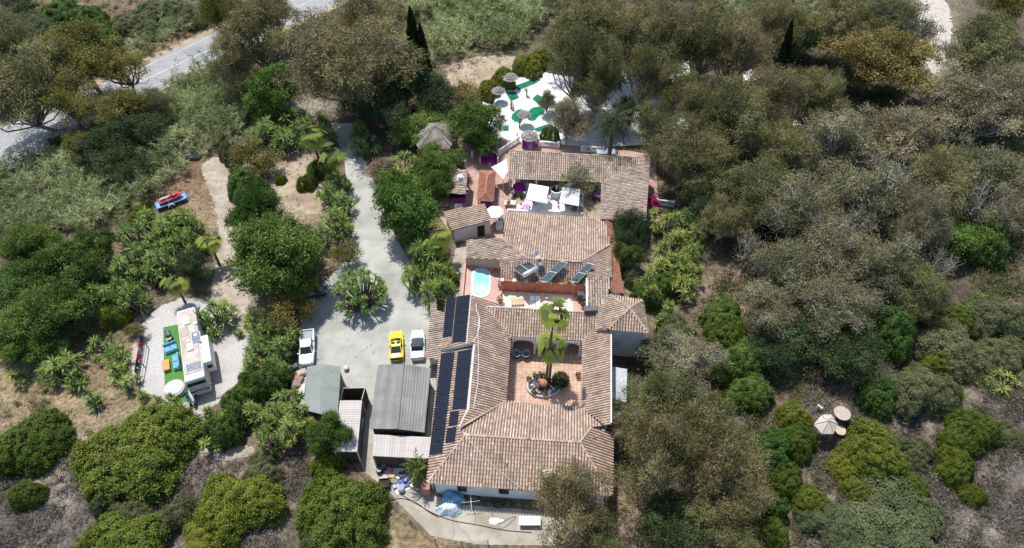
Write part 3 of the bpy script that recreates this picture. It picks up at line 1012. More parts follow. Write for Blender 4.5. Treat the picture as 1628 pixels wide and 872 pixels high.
mb.prism([(p.x, p.y) for p in [P(690, 217, .1).lerp(Vector((v.x, v.y, .1)), .9) for v in hb]], -.02, .12)
mb.build('floor', M_TERRA, gz)

# barbecue shelter
bq = thing('barbecue_shelter', 'open tiled shelter with purple posts and a white chimney pot beside the brick oven', 'shelter', P(715, 310))
B1 = slope('roof', [(705.5, 268.6), (744.5, 270.5), (740, 309), (693, 306.5)], [(744.5, 270.5, 3.1), (740, 309, 3.1), (699, 288, 2.5)], bq, m=TILES_OLD, seed=91, w=.36)
M_PURP = mat('purple_paint', (.22, .03, .17), (.27, .045, .21), 3, .6, .3)
for px, py in ((741.5, 306.5), (743, 273), (697, 304), (708, 271)):
    q = B1[1].at(px, py)
    mb = MB()
    mb.box((q.x, q.y, (q.z-.1)/2), (.22, .22, q.z-.1))
    mb.build('post', M_PURP, bq)
q = B1[1].at(732, 286)
mb = MB()
mb.bbox((q.x, q.y, q.z+.05), (1.0, .9, .5), .05)
mb.lathe((q.x, q.y, q.z+.3), [(.36, 0), (.38, .1), (.36, .32), (.4, .34), (.4, .42), (.1, .5)], 14)
mb.build('chimney', M_WALL, bq)
wl = wall_between(P(706, 272), P(742, 273), 0, 2.2, .2, bq, M_WALL)
cnt = thing('barbecue_counter', 'purple plastered counter with a dark hob under the tiled shelter', 'counter', P(722, 328))
mb = MB()
q = P(728, 323)
mb.bbox((q.x, q.y+.4, .5), (2.2, .8, 1.0), .03)
mb.build('base', M_PURP, cnt)
mb = MB()
mb.box((q.x, q.y+.4, 1.03), (2.3, .9, .06))
mb.build('worktop', M_DARK, cnt)
ov = thing('brick_oven', 'reddish brick barbecue chimney standing behind the barbecue shelter', 'oven', P(730, 272))
q = P(731, 270)
mb = MB()
mb.bbox((q.x, q.y, 1.0), (1.7, 1.2, 2.0), .04)
mb.bbox((q.x, q.y+.1, 2.4), (1.2, .8, .9), .05)
mb.build('body', mat('red_brick', (.30, .13, .085), (.40, .21, .15), 7, .9, .1, c3=(.22, .11, .08), scale3=1.5), ov)
mb = MB()
mb.box((q.x, q.y-.602, .9), (.8, .02, .7))
mb.build('firebox', M_DARK, ov)
bt = thing('picnic_table', 'pale wooden table with benches in the shade before the barbecue shelter', 'table', P(707, 328))
q = P(707, 327)
mb = MB()
for k in range(4): mb.box((q.x-.5+.33*k, q.y, .75), (.31, 1.9, .05))
mb.build('tabletop', mat('pale_wood', (.42, .31, .22), (.5, .39, .29), 4, .75, .2), bt)
for s in (-1, 1):
    mb = MB()
    mb.box((q.x+s*1.0, q.y, .45), (.35, 1.9, .06))
    mb.build('bench', mat('pale_wood', (0, 0, 0)), bt)
for sx in (-1, 1):
    for sy in (-1, 1):
        mb = MB()
        mb.tube([(q.x+sx*.95, q.y+sy*.7, 0), (q.x+sx*.4, q.y+sy*.7, .73)], .05, 6)
        mb.build('leg', M_WOOD, bt)
# red tiled bar
kb = thing('tiled_bar', 'small bar with a bright orange hipped tile roof in the middle of the terracotta patio', 'bar', P(773, 305))
KE, KR = 2.4, 3.2
kp = dict(a=(764, 271.5), b=(787, 273), c=(783.5, 319.6), d=(759, 318.5), r0=(775, 279.5), r1=(771.5, 306.5))
K1 = slope('roof', [kp['a'], kp['r0'], kp['r1'], kp['d']], [kp['a']+(KE,), kp['d']+(KE,), (773, 293, KR)], kb, m=TILES_NEW, seed=101, w=.26)
K2 = slope('roof', [kp['b'], kp['c'], kp['r1'], kp['r0']], [kp['b']+(KE,), kp['c']+(KE,), (773, 293, KR)], kb, m=TILES_NEW, seed=102, w=.26)
K3 = slope('roof', [kp['d'], kp['c'], kp['r1']], [kp['d']+(KE,), kp['c']+(KE,), kp['r1']+(KR,)], kb, m=TILES_NEW, seed=103, w=.26)
K4 = slope('roof', [kp['a'], kp['b'], kp['r0']], [kp['a']+(KE,), kp['b']+(KE,), kp['r0']+(KR,)], kb, m=TILES_NEW, seed=104, w=.26)
cap_line([K1[1].at(*kp['r0']), K1[1].at(*kp['r1'])], K1[0], kb, m=TILES_NEW, r=.1, seed=1)
for k_, (pp, rr) in enumerate((('a', 'r0'), ('b', 'r0'), ('c', 'r1'), ('d', 'r1'))):
    src = K1 if pp in 'ad' else K2
    cap_line([src[1].at(*kp[pp]), src[1].at(*kp[rr])], src[0], kb, m=TILES_NEW, r=.09, seed=5+k_)
kq = [P(*kp[k], KE) for k in 'abcd']
kc = sum(kq, Vector())/4
for p in kq:
    q = p.lerp(kc, .12)
    mb = MB()
    mb.box((q.x, q.y, KE/2-.05), (.18, .18, KE-.1))
    mb.build('post', M_PURP, kb)
mb = MB()
mb.prism([(p.x, p.y) for p in [p.lerp(kc, .25) for p in kq]], -.02, 1.05)
mb.build('counter', M_PURP, kb)
# white outhouse
oh = thing('white_outhouse', 'small white outhouse with a slanting tile roof and a dark doorway', 'outhouse', P(745, 365))
O1 = slope('roof', [(705.7, 337), (770, 324), (782, 350), (719.6, 367)], [(770, 324, 3.0), (782, 350, 2.85), (712, 352, 2.55)], oh, m=TILES, seed=111, w=.34,
           downhint=P(705.7, 337)-P(770, 324))
body(O1[1], O1[2], oh, d=.18)
f0, f1 = P(719.6, 367, 2.55), P(782, 350, 2.85)
fd_ = Vector((f1.x-f0.x, f1.y-f0.y, 0)).normalized()
fn_ = Vector((fd_.y, -fd_.x, 0))
dq = f0.lerp(f1, .72)-fn_*.2
window_on((dq.x+fn_.x*.03, dq.y+fn_.y*.03, 1.0), fn_, .95, 2.0, oh, glass=M_DARK, bars=False, name='door')

# ---------------- sheds and containers
SHEET = ramp_mat('green_grey_sheeting', [(.20, .225, .20), (.24, .265, .235), (.29, .31, .28)], .75, .25, stain=(.19, .20, .185), stain_scale=.9, stain_pos=(.5, .8))
CORR = ramp_mat('fibre_cement', [(.16, .155, .148), (.245, .24, .225), (.34, .332, .312)], .9, .12, stain=(.17, .168, .16), stain_scale=.5, stain_pos=(.45, .75))
WSHEET = ramp_mat('white_sheeting', [(.40, .36, .32), (.48, .445, .405), (.55, .52, .485)], .6, .3, stain=(.45, .38, .32), stain_scale=.9, stain_pos=(.52, .78))
M_TIMBER = mat('dark_timber', (.055, .042, .034), (.10, .08, .065), 4, .85, .15)
M_STEEL = mat('brown_steel', (.07, .055, .048), (.12, .09, .075), 3, .7, .3)
def corrugated(name, corners, root, m, pitch=.16, amp=.018, rows=4, lift=0.0, seed=0, overlap=True):
    """corners: eave-left, eave-right, top-right, top-left; waves run from eave to top"""
    a, b, c, d = [Vector(p) for p in corners]
    n = (b-a).cross(d-a).normalized()
    if n.z < 0: n = -n
    k = max(4, int((b-a).length/pitch*4))
    rg = random.Random(seed)
    mb = MB()
    stripes = [rg.gauss(.5, .16) for _ in range(k//8+2)]
    for r in range(rows):
        for s in range(rg.randint(0, 1)*0, k):
            f0, f1 = s/k, (s+1)/k
            t0, t1 = r/rows, (r+1)/rows
            tint = min(1, max(0, stripes[s//8]*.7+.15+rg.gauss(0, .05)+.04*(r % 2)))
            vs = []
            for f, t in ((f0, t0), (f1, t0), (f1, t1), (f0, t1)):
                p = (a.lerp(b, f)).lerp(d.lerp(c, f), t)
                i_ = round(f*k)
                vs.append(p+n*(lift+amp*(1, 0, -1, 0)[i_ % 4]+(.012 if overlap and t == t0 else 0)))
            mb.add(vs, [(0, 1, 2, 3)], tint)
    mb.add([p-n*.06 for p in (a, b, c, d)], [(3, 2, 1, 0)], .2)
    return mb.build(name, m, root)
def hexa(root, name, top, z0, m, d=.12, drop=.12):
    t = [Vector(p) for p in top]
    poly = inset(t, d)
    mb = MB()
    mb.prism(poly, z0, [p.z-drop for p in t])
    return mb.build(name, m, root)
# left shed
sh = thing('gabled_shed', 'grey-green gabled shed at the foot of the car park beside the pickup', 'shed', P(512, 640))
a0, a1, a2 = P(488, 583.5, 2.7), P(513, 579, 3.3), P(542, 583, 2.7)
b0, b1, b2 = P(483, 652, 2.7), P(508, 658, 3.3), P(536.5, 666, 2.7)
corrugated('roof', [b0, a0, a1, b1], sh, SHEET, pitch=.3, amp=.012, seed=1)
corrugated('roof', [a2, b2, b1, a1], sh, SHEET, pitch=.3, amp=.012, seed=2)
mb = MB()
poly = inset([a0, a1, a2, b2, b1, b0], .18)
mb.prism(poly, -.05, [2.56, 3.14, 2.56, 2.56, 3.14, 2.56])
mb.build('wall', M_STEEL, sh)
# barn
bn = thing('barn', 'wide barn with a streaked grey corrugated roof between the car park and the white container', 'barn', P(640, 640))
a0, a1, a2 = P(601, 580, 3.0), P(642, 579, 3.6), P(685, 585.5, 3.0)
b0, b1, b2 = P(587.5, 682, 3.0), P(632, 682.5, 3.6), P(675, 688, 3.0)
corrugated('roof', [b0, b1, a1, a0], bn, CORR, pitch=.3, amp=.028, seed=3)
corrugated('roof', [b1, b2, a2, a1], bn, CORR, pitch=.3, amp=.028, seed=4)
mb = MB()
mb.tube([a1+Vector((0, .1, .03)), b1+Vector((0, 0, .03))], .1, 6, .5)
mb.build('ridge_cap', CORR, bn)
mb = MB()
poly = inset([a0, a1, a2, b2, b1, b0], .25)
mb.prism(poly, -.05, [2.8, 3.38, 2.8, 2.8, 3.38, 2.8])
mb.build('wall', M_TIMBER, bn)
mb = MB()
q = P(682, 655)
# white container below the barn
def container(root, tops, z, seed, door=None):
    a, b, c, d = [P(x, y, z) for x, y in tops]          # front-left, front-right, back-right, back-left
    corrugated('roof', [a, b, c, d], root, WSHEET, pitch=.28, amp=.022, rows=3, seed=seed)
    poly = [a, b, c, d]
    # corrugated sides
    mb = MB()
    rg = random.Random(seed)
    ins = inset(poly, .05)
    for i in range(4):
        p, q = Vector(ins[i]+(0,)), Vector(ins[(i+1) % 4]+(0,))
        k = int((q-p).length/.12)
        nrm = Vector(((q-p).y, -(q-p).x, 0)).normalized()
        for s in range(k):
            u0, u1 = p.lerp(q, s/k), p.lerp(q, (s+1)/k)
            o0, o1 = nrm*(.03 if (s//2) % 2 else 0), nrm*(.03 if ((s+1)//2) % 2 else 0)
            v = [u0+o0, u1+o1, u1+o1+Vector((0, 0, z-.04)), u0+o0+Vector((0, 0, z-.04))]
            mb.add(v, [(0, 1, 2, 3)], rg.random())
    mb.build('wall', M_STEEL, root)
    fr = MB()
    for i in range(4):
        p, q = Vector(ins[i]+(z-.07,)), Vector(ins[(i+1) % 4]+(z-.07,))
        fr.box(p.lerp(q, .5), ((q-p).length, .1, .12), math.atan2(q.y-p.y, q.x-p.x))
        fr.box((p.x, p.y, z/2-.06), (.13, .13, z-.1))
    fr.build('frame', M_WHITE, root)
c1_ = thing('shipping_container', 'white-roofed steel container lying across the yard below the barn', 'container', P(637, 735))
container(c1_, [(592, 725), (681, 729.5), (685.5, 695.5), (594, 691)], 2.6, 5)
c2_ = thing('shipping_container', 'long white-roofed steel container beside the gabled shed and a green bush', 'container', P(555, 705))
container(c2_, [(568, 718.5), (575.5, 637), (540.5, 637), (531, 718)], 2.6, 6)
# open-topped pen behind the container
pen = thing('roofless_pen', 'dark roofless timber pen between the gabled shed and the long container', 'pen', P(560, 640))
pp = [P(x, y, 2.6) for x, y in [(541.5, 635.5), (575, 635.5), (580.5, 617), (546, 617.5)]]
for i in (1, 2, 3):
    p, q = pp[i], pp[(i+1) % 4]
    if i == 3: p, q = P(546, 617.5, 2.6), P(541.5, 635.5, 2.6)
    wall_between(p, q, 0, 2.6, .1, pen, M_TIMBER)
mb = MB()
mb.prism([(p.x, p.y) for p in inset(pp, .05) and [Vector(v) for v in inset(pp, .05)]], -.02, .05)
mb.build('floor', M_DARK, pen)
mb = MB()
mb.tube([pp[1], pp[2]], .05, 5)
mb.tube([pp[2], pp[3]], .05, 5)
mb.build('rail', M_POST, pen)
# ------------------------------------------------------------------ solar equipment on the roofs
M_PV = mat('pv_cells', (.006, .008, .018), (.010, .013, .026), 3, .32, .35)
M_ALU = mat('aluminium', (.60, .61, .62), (.68, .69, .70), 3, .4, .5, .6)
def solar_strip(pl, quad, rows, cols, label):
    """quad on a roof plane: top-left, top-right, bottom-right, bottom-left pixels"""
    a, b, c, d = [pl.at(*q)+pl.n*.2 for q in quad]
    ctr = (a+b+c+d)/4
    t = thing('solar_array', label, 'solar array', ctr)
    for i in range(rows):
        for j in range(cols):
            f = lambda u, v: a.lerp(b, u).lerp(d.lerp(c, u), v)
            e = .012
            u0, u1, v0, v1 = j/cols+e/cols, (j+1)/cols-e/cols, i/rows+e, (i+1)/rows-e
            if rows > 3: v0, v1 = i/rows+.004, (i+1)/rows-.004
            q = [f(u0, v0), f(u1, v0), f(u1, v1), f(u0, v1)]
            mb = MB()
            mb.add([p-pl.n*.04 for p in q]+[p for p in q], [(0, 1, 2, 3), (7, 6, 5, 4), (0, 4, 5, 1), (1, 5, 6, 2), (2, 6, 7, 3), (3, 7, 4, 0)])
            mb.build('solar_panel', M_PV, t)
    mb = MB()
    for u in (.18, .82):
        mb.tube([f(u, -.015)-pl.n*.09, f(u, 1.015)-pl.n*.09], .03, 4)
    for v in (.02, .5, .98):
        for u in (.18, .82): mb.tube([f(u, v)-pl.n*.23, f(u, v)-pl.n*.05], .025, 4)
    mb.build('rail', M_ALU, t)
solar_strip(S4[1], [(711, 475), (726, 473), (719.5, 535.5), (705, 538.5)], 4, 1, 'outer of two black solar strips on the upper west roof, beside the cream-edged ridge')
solar_strip(S4[1], [(727, 473), (748.5, 469.8), (741, 544), (720, 546)], 5, 1, 'inner wider black solar strip on the upper west roof, next to its ridge')
solar_strip(S5[1], [(702.5, 563), (724, 561), (704, 722), (683.5, 725)], 9, 1, 'longest black solar strip, running down the outer edge of the lower west roof')
solar_strip(S5[1], [(729, 560), (751, 556.5), (742.5, 651), (720, 653)], 6, 1, 'inner black solar strip beside the lower west ridge, parallel to the longest one')
solar_strip(S5[1], [(717, 655.5), (731, 654), (728, 677), (714, 679)], 1, 1, 'single small black solar panel, upper of two below the inner strip')
solar_strip(S5[1], [(712.5, 682), (727, 680), (724, 704), (709, 706)], 1, 1, 'single small black solar panel, lower of two below the inner strip')
# solar water heater: two collectors and a silver tank
M_COLL = mat('collector_glass', (.02, .025, .03), (.03, .035, .042), 2, .12, .6)
M_COLG = mat('green_collector', (.055, .095, .095), (.085, .13, .125), 2, .15, .6)
hp = U2[1]
wh = thing('solar_water_heater', 'solar water heater with two black collectors and a silver tank on the tiled roof', 'water heater', hp.at(834, 432))
def collector(pix, root, m, name='collector', z_top=1.2, z_low=.25):
    """pix: upper-left, upper-right, lower-right, lower-left, tilted above the roof"""
    a, b, c, d = pix
    mb = MB()
    n = (b-a).cross(d-a).normalized()
    if n.z < 0: n = -n
    q = [a, b, c, d]
    mb.add([p-n*.1 for p in q]+q, [(3, 2, 1, 0), (4, 5, 6, 7), (0, 1, 5, 4), (1, 2, 6, 5), (2, 3, 7, 6), (3, 0, 4, 7)])
    g = mb.build(name, m, root)
    fr = MB()
    for p0, p1 in zip(q, q[1:]+q[:1]): fr.tube([p0+n*.01, p1+n*.01], .04, 4)
    f_ = fr.build('frame', M_ALU, None)
    o_ = Vector(root.location)
    f_.data.transform(Matrix.Translation(-o_))
    f_.parent = g
    return q
hz = hp.at(834, 428).z
qa = collector([P(815.5, 427.5, hz+.3), P(826.5, 421, hz+.3), P(840, 430.5, hz+1.3), P(829, 437.5, hz+1.3)], wh, M_COLL)
qb = collector([P(827.5, 420.5, hz+.3), P(838.5, 414.5, hz+.3), P(852, 423, hz+1.3), P(841, 430, hz+1.3)], wh, M_COLL)
mb = MB()
tk0, tk1 = P(831.5, 438.5, hz+1.35), P(855, 426, hz+1.35)
tdir = (tk1-tk0).normalized()
mb.tube([tk0-tdir*.06, tk0, tk0+tdir*.02, tk1-tdir*.02, tk1, tk1+tdir*.06], [.1, .24, .29, .29, .24, .1], 16)
mb.build('tank', M_ALU, wh, smooth=True)
mb = MB()
for p in (qa[0], qb[1], tk0, tk1, qa[3]):
    mb.tube([(p.x, p.y, hp.z(p.x, p.y)), (p.x, p.y, p.z-.1)], .035, 5)
mb.build('stand', M_GUT, wh)
bx = hp.at(859.5, 427)
b_ = thing('roof_cistern', 'small grey-green box cistern on the tiled roof beside the silver tank', 'cistern', bx)
mb = MB()
mb.bbox((bx.x, bx.y, bx.z+.4), (.75, .7, .9), .05)
mb.build('body', mat('cistern_green', (.10, .13, .125), (.14, .17, .165), 3, .6, .3), b_)
mb = MB()
mb.lathe((bx.x, bx.y, bx.z+.85), [(.25, 0), (.25, .05), (.05, .08)], 12)
mb.build('lid', M_GUT, b_)
for pix, lab in (([(890, 415.5), (902, 418.5), (870, 449), (858.5, 446.5)], 'long green-grey solar collector on a slanted stand, left of two on the tiled roof'),
                 ([(934, 418.5), (945, 421.5), (918, 449.5), (906, 447)], 'long green-grey solar collector on a slanted stand, right of two by the garden wall')):
    t = thing('solar_collector', lab, 'solar collector', hp.at(pix[2][0], pix[2][1]-3), group='green-grey solar collectors')
    hh = (hz+1.1, hz+1.1, hz-.1, hz-.1)
    q = collector([P(x, y, h) for (x, y), h in zip(pix, hh)], t, M_COLG)
    mb = MB()
    for p, f in ((q[0], 0), (q[1], 0), (q[2].lerp(q[1], .1), 1), (q[3].lerp(q[0], .1), 1)):
        mb.tube([(p.x, p.y, min(hp.z(p.x, p.y), 4.65, p.z-.15)), (p.x, p.y, p.z-.1)], .035, 5)
    mb.build('stand', M_GUT, t)
    mb = MB()
    m0, m1 = q[0].lerp(q[3], .52), q[1].lerp(q[2], .52)
    mb.tube([m0, m1], .05, 4)
    mb.build('joint', M_ALU, t)
def dish(px, py, pl, r, h, face, label):
    g0 = pl.at(px, py)
    t = thing('satellite_dish', label, 'satellite dish', g0)
    mb = MB()
    mb.tube([g0, g0+Vector((0, 0, h))], .035, 6)
    mb.build('mast', M_GUT, t)
    f = Vector(face).normalized()
    u = f.cross(Vector((0, 0, 1))).normalized()
    v = u.cross(f)
    c = g0+Vector((0, 0, h))
    mb = MB()
    vs, fs = [c-f*.02], []
    N, Rg = 20, 4
    for i in range(1, Rg+1):
        rr = r*i/Rg
        for k in range(N):
            a = 2*math.pi*k/N
            vs.append(c+u*rr*math.cos(a)*.92+v*rr*math.sin(a)+f*(.28*r*(i/Rg)**2))
    for k in range(N): fs.append((0, 1+k, 1+(k+1) % N))
    for i in range(Rg-1):
        for k in range(N): fs.append((1+i*N+k, 1+(i+1)*N+k, 1+(i+1)*N+(k+1) % N, 1+i*N+(k+1) % N))
    n0 = len(vs)
    vs += [p-f*.03 for p in vs]
    fs += [tuple(i+n0 for i in reversed(q)) for q in fs]
    mb.add(vs, fs)
    mb.build('reflector', M_WHITE, t, smooth=True)
    mb = MB()
    mb.tube([c-v*r*.9+f*.2*r, c+f*r*.95-v*r*.1], .02, 5)
    mb.tube([c+f*r*.85-v*r*.1, c+f*r*1.1-v*r*.08], .05, 8)
    mb.build('feed_arm', M_GUT, t)
dish(853, 411.5, U2[1], .5, .75, (.6, -.5, .55), 'small white satellite dish on the long roof ridge above the solar heater')
dish(962, 489, U5[1], .75, .95, (-.8, -.3, .35), 'large white satellite dish edge-on to view beside the tower roof')

# ------------------------------------------------------------------ pool
pool = thing('swimming_pool', 'small oval turquoise pool with a white rim in the pink deck', 'pool', P(764, 450, TH))
pc, pr_, pe = P(764.5, 451.5, TH), P(780, 451.5, TH), P(764.5, 430, TH)
pw, pf = P(764.5, 474, TH), 0
ax_ = (pr_-pc).length
ly0, ly1 = pw.y, P(764.5, 427, TH).y
def stadium(rx, y0, y1, cx, n=16):
    o = []
    for k in range(n+1):
        a = math.pi*k/n
        o.append((cx+rx*math.cos(a), y1-rx*.95+rx*.95*math.sin(a)))
    for k in range(n+1):
        a = math.pi+math.pi*k/n
        o.append((cx+rx*math.cos(a), y0+rx*.95+rx*.95*math.sin(a)))
    return o
out_, in_ = stadium(ax_, ly0, ly1, pc.x), stadium(ax_-.24, ly0+.24, ly1-.24, pc.x)
mb = MB()
n_ = len(out_)
vs = [(x, y, TH+.008) for x, y in out_]+[(x, y, TH+.09) for x, y in out_]+[(x, y, TH+.09) for x, y in in_]+[(x, y, TH+.02) for x, y in in_]
fs = []
for r in range(3):
    for k in range(n_): fs.append((r*n_+k, r*n_+(k+1) % n_, (r+1)*n_+(k+1) % n_, (r+1)*n_+k))
mb.add(vs, fs)
mb.build('rim', M_WHITE, pool)
mw = mat('pool_water', (.20, .62, .70), (.52, .86, .88), .35, .06, .5, detail=1, lo=.3, hi=.7)
mb = MB()
mb.add([(x, y, TH+.03) for x, y in in_], [tuple(range(n_))])
mb.build('water', mw, pool)
st = thing('deck_box', 'small red-brown pump box at the corner of the pink pool deck', 'box', P(788, 429, TH))
mb = MB()
mb.bbox(P(788.5, 429, TH)+Vector((0, 0, .2)), (.62, .55, .4), .03)
mb.build('body', M_ORANGE, st)
mb = MB()
mb.box(P(788.5, 429, TH)+Vector((0, 0, .43)), (.7, .62, .05))
mb.build('lid', M_ORANGE, st)

# ------------------------------------------------------------------ furniture helpers
M_WPL = mat('white_plastic', (.74, .74, .73), (.8, .8, .79), 2, .5, .35)
M_CANV = mat('white_canvas', (.74, .73, .71), (.80, .79, .77), 1.5, .9, .1)
M_MAG = mat('purple_cloth', (.36, .02, .30), (.42, .03, .35), 3, .8, .15)
M_LILAC = mat('lilac_cushion', (.62, .22, .55), (.7, .3, .63), 3, .85, .15)
M_WICK = mat('dark_wicker', (.035, .025, .022), (.07, .05, .045), 8, .7, .2)
M_STRAW = ramp_mat('grey_straw', [(.12, .11, .10), (.20, .185, .17), (.29, .27, .25), (.38, .36, .33)], .95, .05)
M_POT = mat('terracotta_pot', (.44, .19, .11), (.52, .26, .17), 4, .85, .15)
def local_thing(name, label, cat, loc, rz=0.0, group=None):
    return thing(name, label, cat, loc, rz, group)
def chair(label, loc, rz, m=None, group=None, name='chair', s=1.0):
    m = m or M_WPL
    t = thing(name, label, 'chair', loc, rz, group)
    mb = MB(); mb.bbox((0, 0, .43*s), (.5*s, .5*s, .06), .04); mb.build('seat', m, t, local=True)
    mb = MB(); mb.box((0, .24*s, .70*s), (.48*s, .05, .5*s), M=Matrix.Rotation(R_(-10), 3, 'X')); mb.build('backrest', m, t, local=True)
    for sx in (-1, 1):
        mb = MB(); mb.box((sx*.26*s, .02, .62*s), (.05, .46*s, .04)); mb.build('armrest', m, t, local=True)
        for sy in (-1, 1):
            mb = MB(); mb.tube([(sx*.21*s, sy*.21*s, .42*s), (sx*.25*s, sy*.24*s, 0)], .025, 6); mb.build('leg', m, t, local=True)
    return t
def round_table(label, loc, r, m, group=None, h=.74, cloth=None, name='round_table'):
    t = thing(name, label, 'table', loc, 0, group)
    mb = MB(); mb.lathe((0, 0, h-.04), [(r*.97, 0), (r, .015), (r, .03), (r*.98, .04)], 24); mb.build('tabletop', m, t, local=True)
    mb = MB(); mb.lathe((0, 0, 0), [(.28, 0), (.28, .03), (.06, .08), (.05, h-.05), (.15, h-.041)], 12); mb.build('pedestal', M_WPL, t, local=True)
    return t
FOLI = ramp_mat('potted_leaves', [(.03, .06, .015), (.07, .12, .03), (.13, .18, .05)], .6, .25, .25)
def leaf_ball(c, r, n, L, W, rng, flat=1.0, up=.3):
    d = rng.normal(size=(n, 3))
    d /= np.linalg.norm(d, axis=1)[:, None]
    rr = r*(.45+.55*rng.random(n)**.5)
    cpos = np.array(c)+d*rr[:, None]*np.array([1, 1, flat])
    a = d+rng.normal(size=(n, 3))*.6+np.array([0, 0, up])
    return leafs(cpos, a, L*(.7+.6*rng.random(n)), W*(.7+.6*rng.random(n)), rng)+(np.clip(rng.normal(.5, .25, n), 0, 1),)
def leafs(c, a, L, W, rng, nrm=None):
    """one diamond-ish blade per centre: V, F"""
    a = a/np.linalg.norm(a, axis=1)[:, None]
    b = np.cross(a, rng.normal(size=a.shape) if nrm is None else nrm)
    b /= np.linalg.norm(b, axis=1)[:, None]+1e-9
    L = np.asarray(L).reshape(-1, 1)
    W = np.asarray(W).reshape(-1, 1)
    v = np.stack([c-a*L*.5, c+b*W*.5-a*L*.05, c+a*L*.5, c-b*W*.5-a*L*.05], 1).reshape(-1, 3)
    f = np.arange(len(c)*4).reshape(-1, 4)
    return v, f
def np_obj(name, V, F, m, parent, tint=None, local=True):
    me = np_mesh(name, V, F, tint)
    me.materials.append(m)
    o = bpy.data.objects.new(name, me)
    COL.objects.link(o)
    if parent is not None: o.parent = parent
    return o
def pot_plant(label, loc, r=.25, h=.35, pr=.35, mpot=None, group=None, mf=None, L=.3, W=.08, n=90, seed=0, name='potted_plant', up=.5):
    t = thing(name, label, 'plant', loc, 0, group)
    mb = MB(); mb.lathe((0, 0, 0), [(r*.7, 0), (r, h*.9), (r*1.08, h*.92), (r*1.08, h), (r*.9, h), (r*.88, h*.9)], 14); mb.build('pot', mpot or M_POT, t, local=True)
    rng = np.random.default_rng(seed+900)
    v, f, ti = leaf_ball((0, 0, h+pr*.6), pr, n, L, W, rng, up=up)
    np_obj('foliage', v, f, mf or FOLI, t, np.repeat(ti, 4))
    return t
# ------------------------------------------------------------------ vehicles
M_RUB = mat('rubber', (.018, .018, .018), (.03, .03, .03), 6, .8, .2)
M_RIM = mat('wheel_rim', (.35, .35, .36), (.42, .42, .43), 5, .35, .5, .7)
M_LAMP = mat('lamp_glass', (.55, .56, .57), (.65, .66, .67), 5, .15, .6)
M_TAIL = mat('tail_lamp', (.28, .02, .015), (.35, .03, .02), 5, .2, .5)
M_CARGL = mat('car_glass', (.02, .025, .03), rough=.05, spec=.7)
def paint(name, c, rough=.28, metal=0.0):
    return mat(name, c, tuple(min(1, x*1.06) for x in c), 1.5, rough, .5, metal, coat=.6)
def loft(mb, secs, close=True, tint=.5):
    """secs: list of rings (same count) of 3D points"""
    n = len(secs[0])
    vs = [p for s in secs for p in s]
    fs = []
    for i in range(len(secs)-1):
        for k in range(n):
            fs.append((i*n+k, i*n+(k+1) % n, (i+1)*n+(k+1) % n, (i+1)*n+k))
    fs.append(tuple(range(n-1, -1, -1)))
    fs.append(tuple((len(secs)-1)*n+k for k in range(n)))
    mb.add(vs, fs, tint)
def wheel(t, x, y, r, w=.2):
    mb = MB()
    mb.tube([(x, y-w/2, r), (x, y-w/2+.03, r), (x, y+w/2-.03, r), (x, y+w/2, r)], [r-.04, r, r, r-.04], 20)
    wt = mb.build('wheel', M_RUB, t, local=True)
    mb = MB()
    s = 1 if y > 0 else -1
    mb.tube([(x, y+s*(w/2-.02), r), (x, y+s*(w/2+.012), r)], r*.62, 14)
    for k in range(5):
        a = 2*math.pi*k/5
        mb.box((x+math.cos(a)*r*.35, y+s*(w/2+.016), r+math.sin(a)*r*.35), (.07, .012, .07))
    mb.build('rim', M_RIM, wt, local=True)
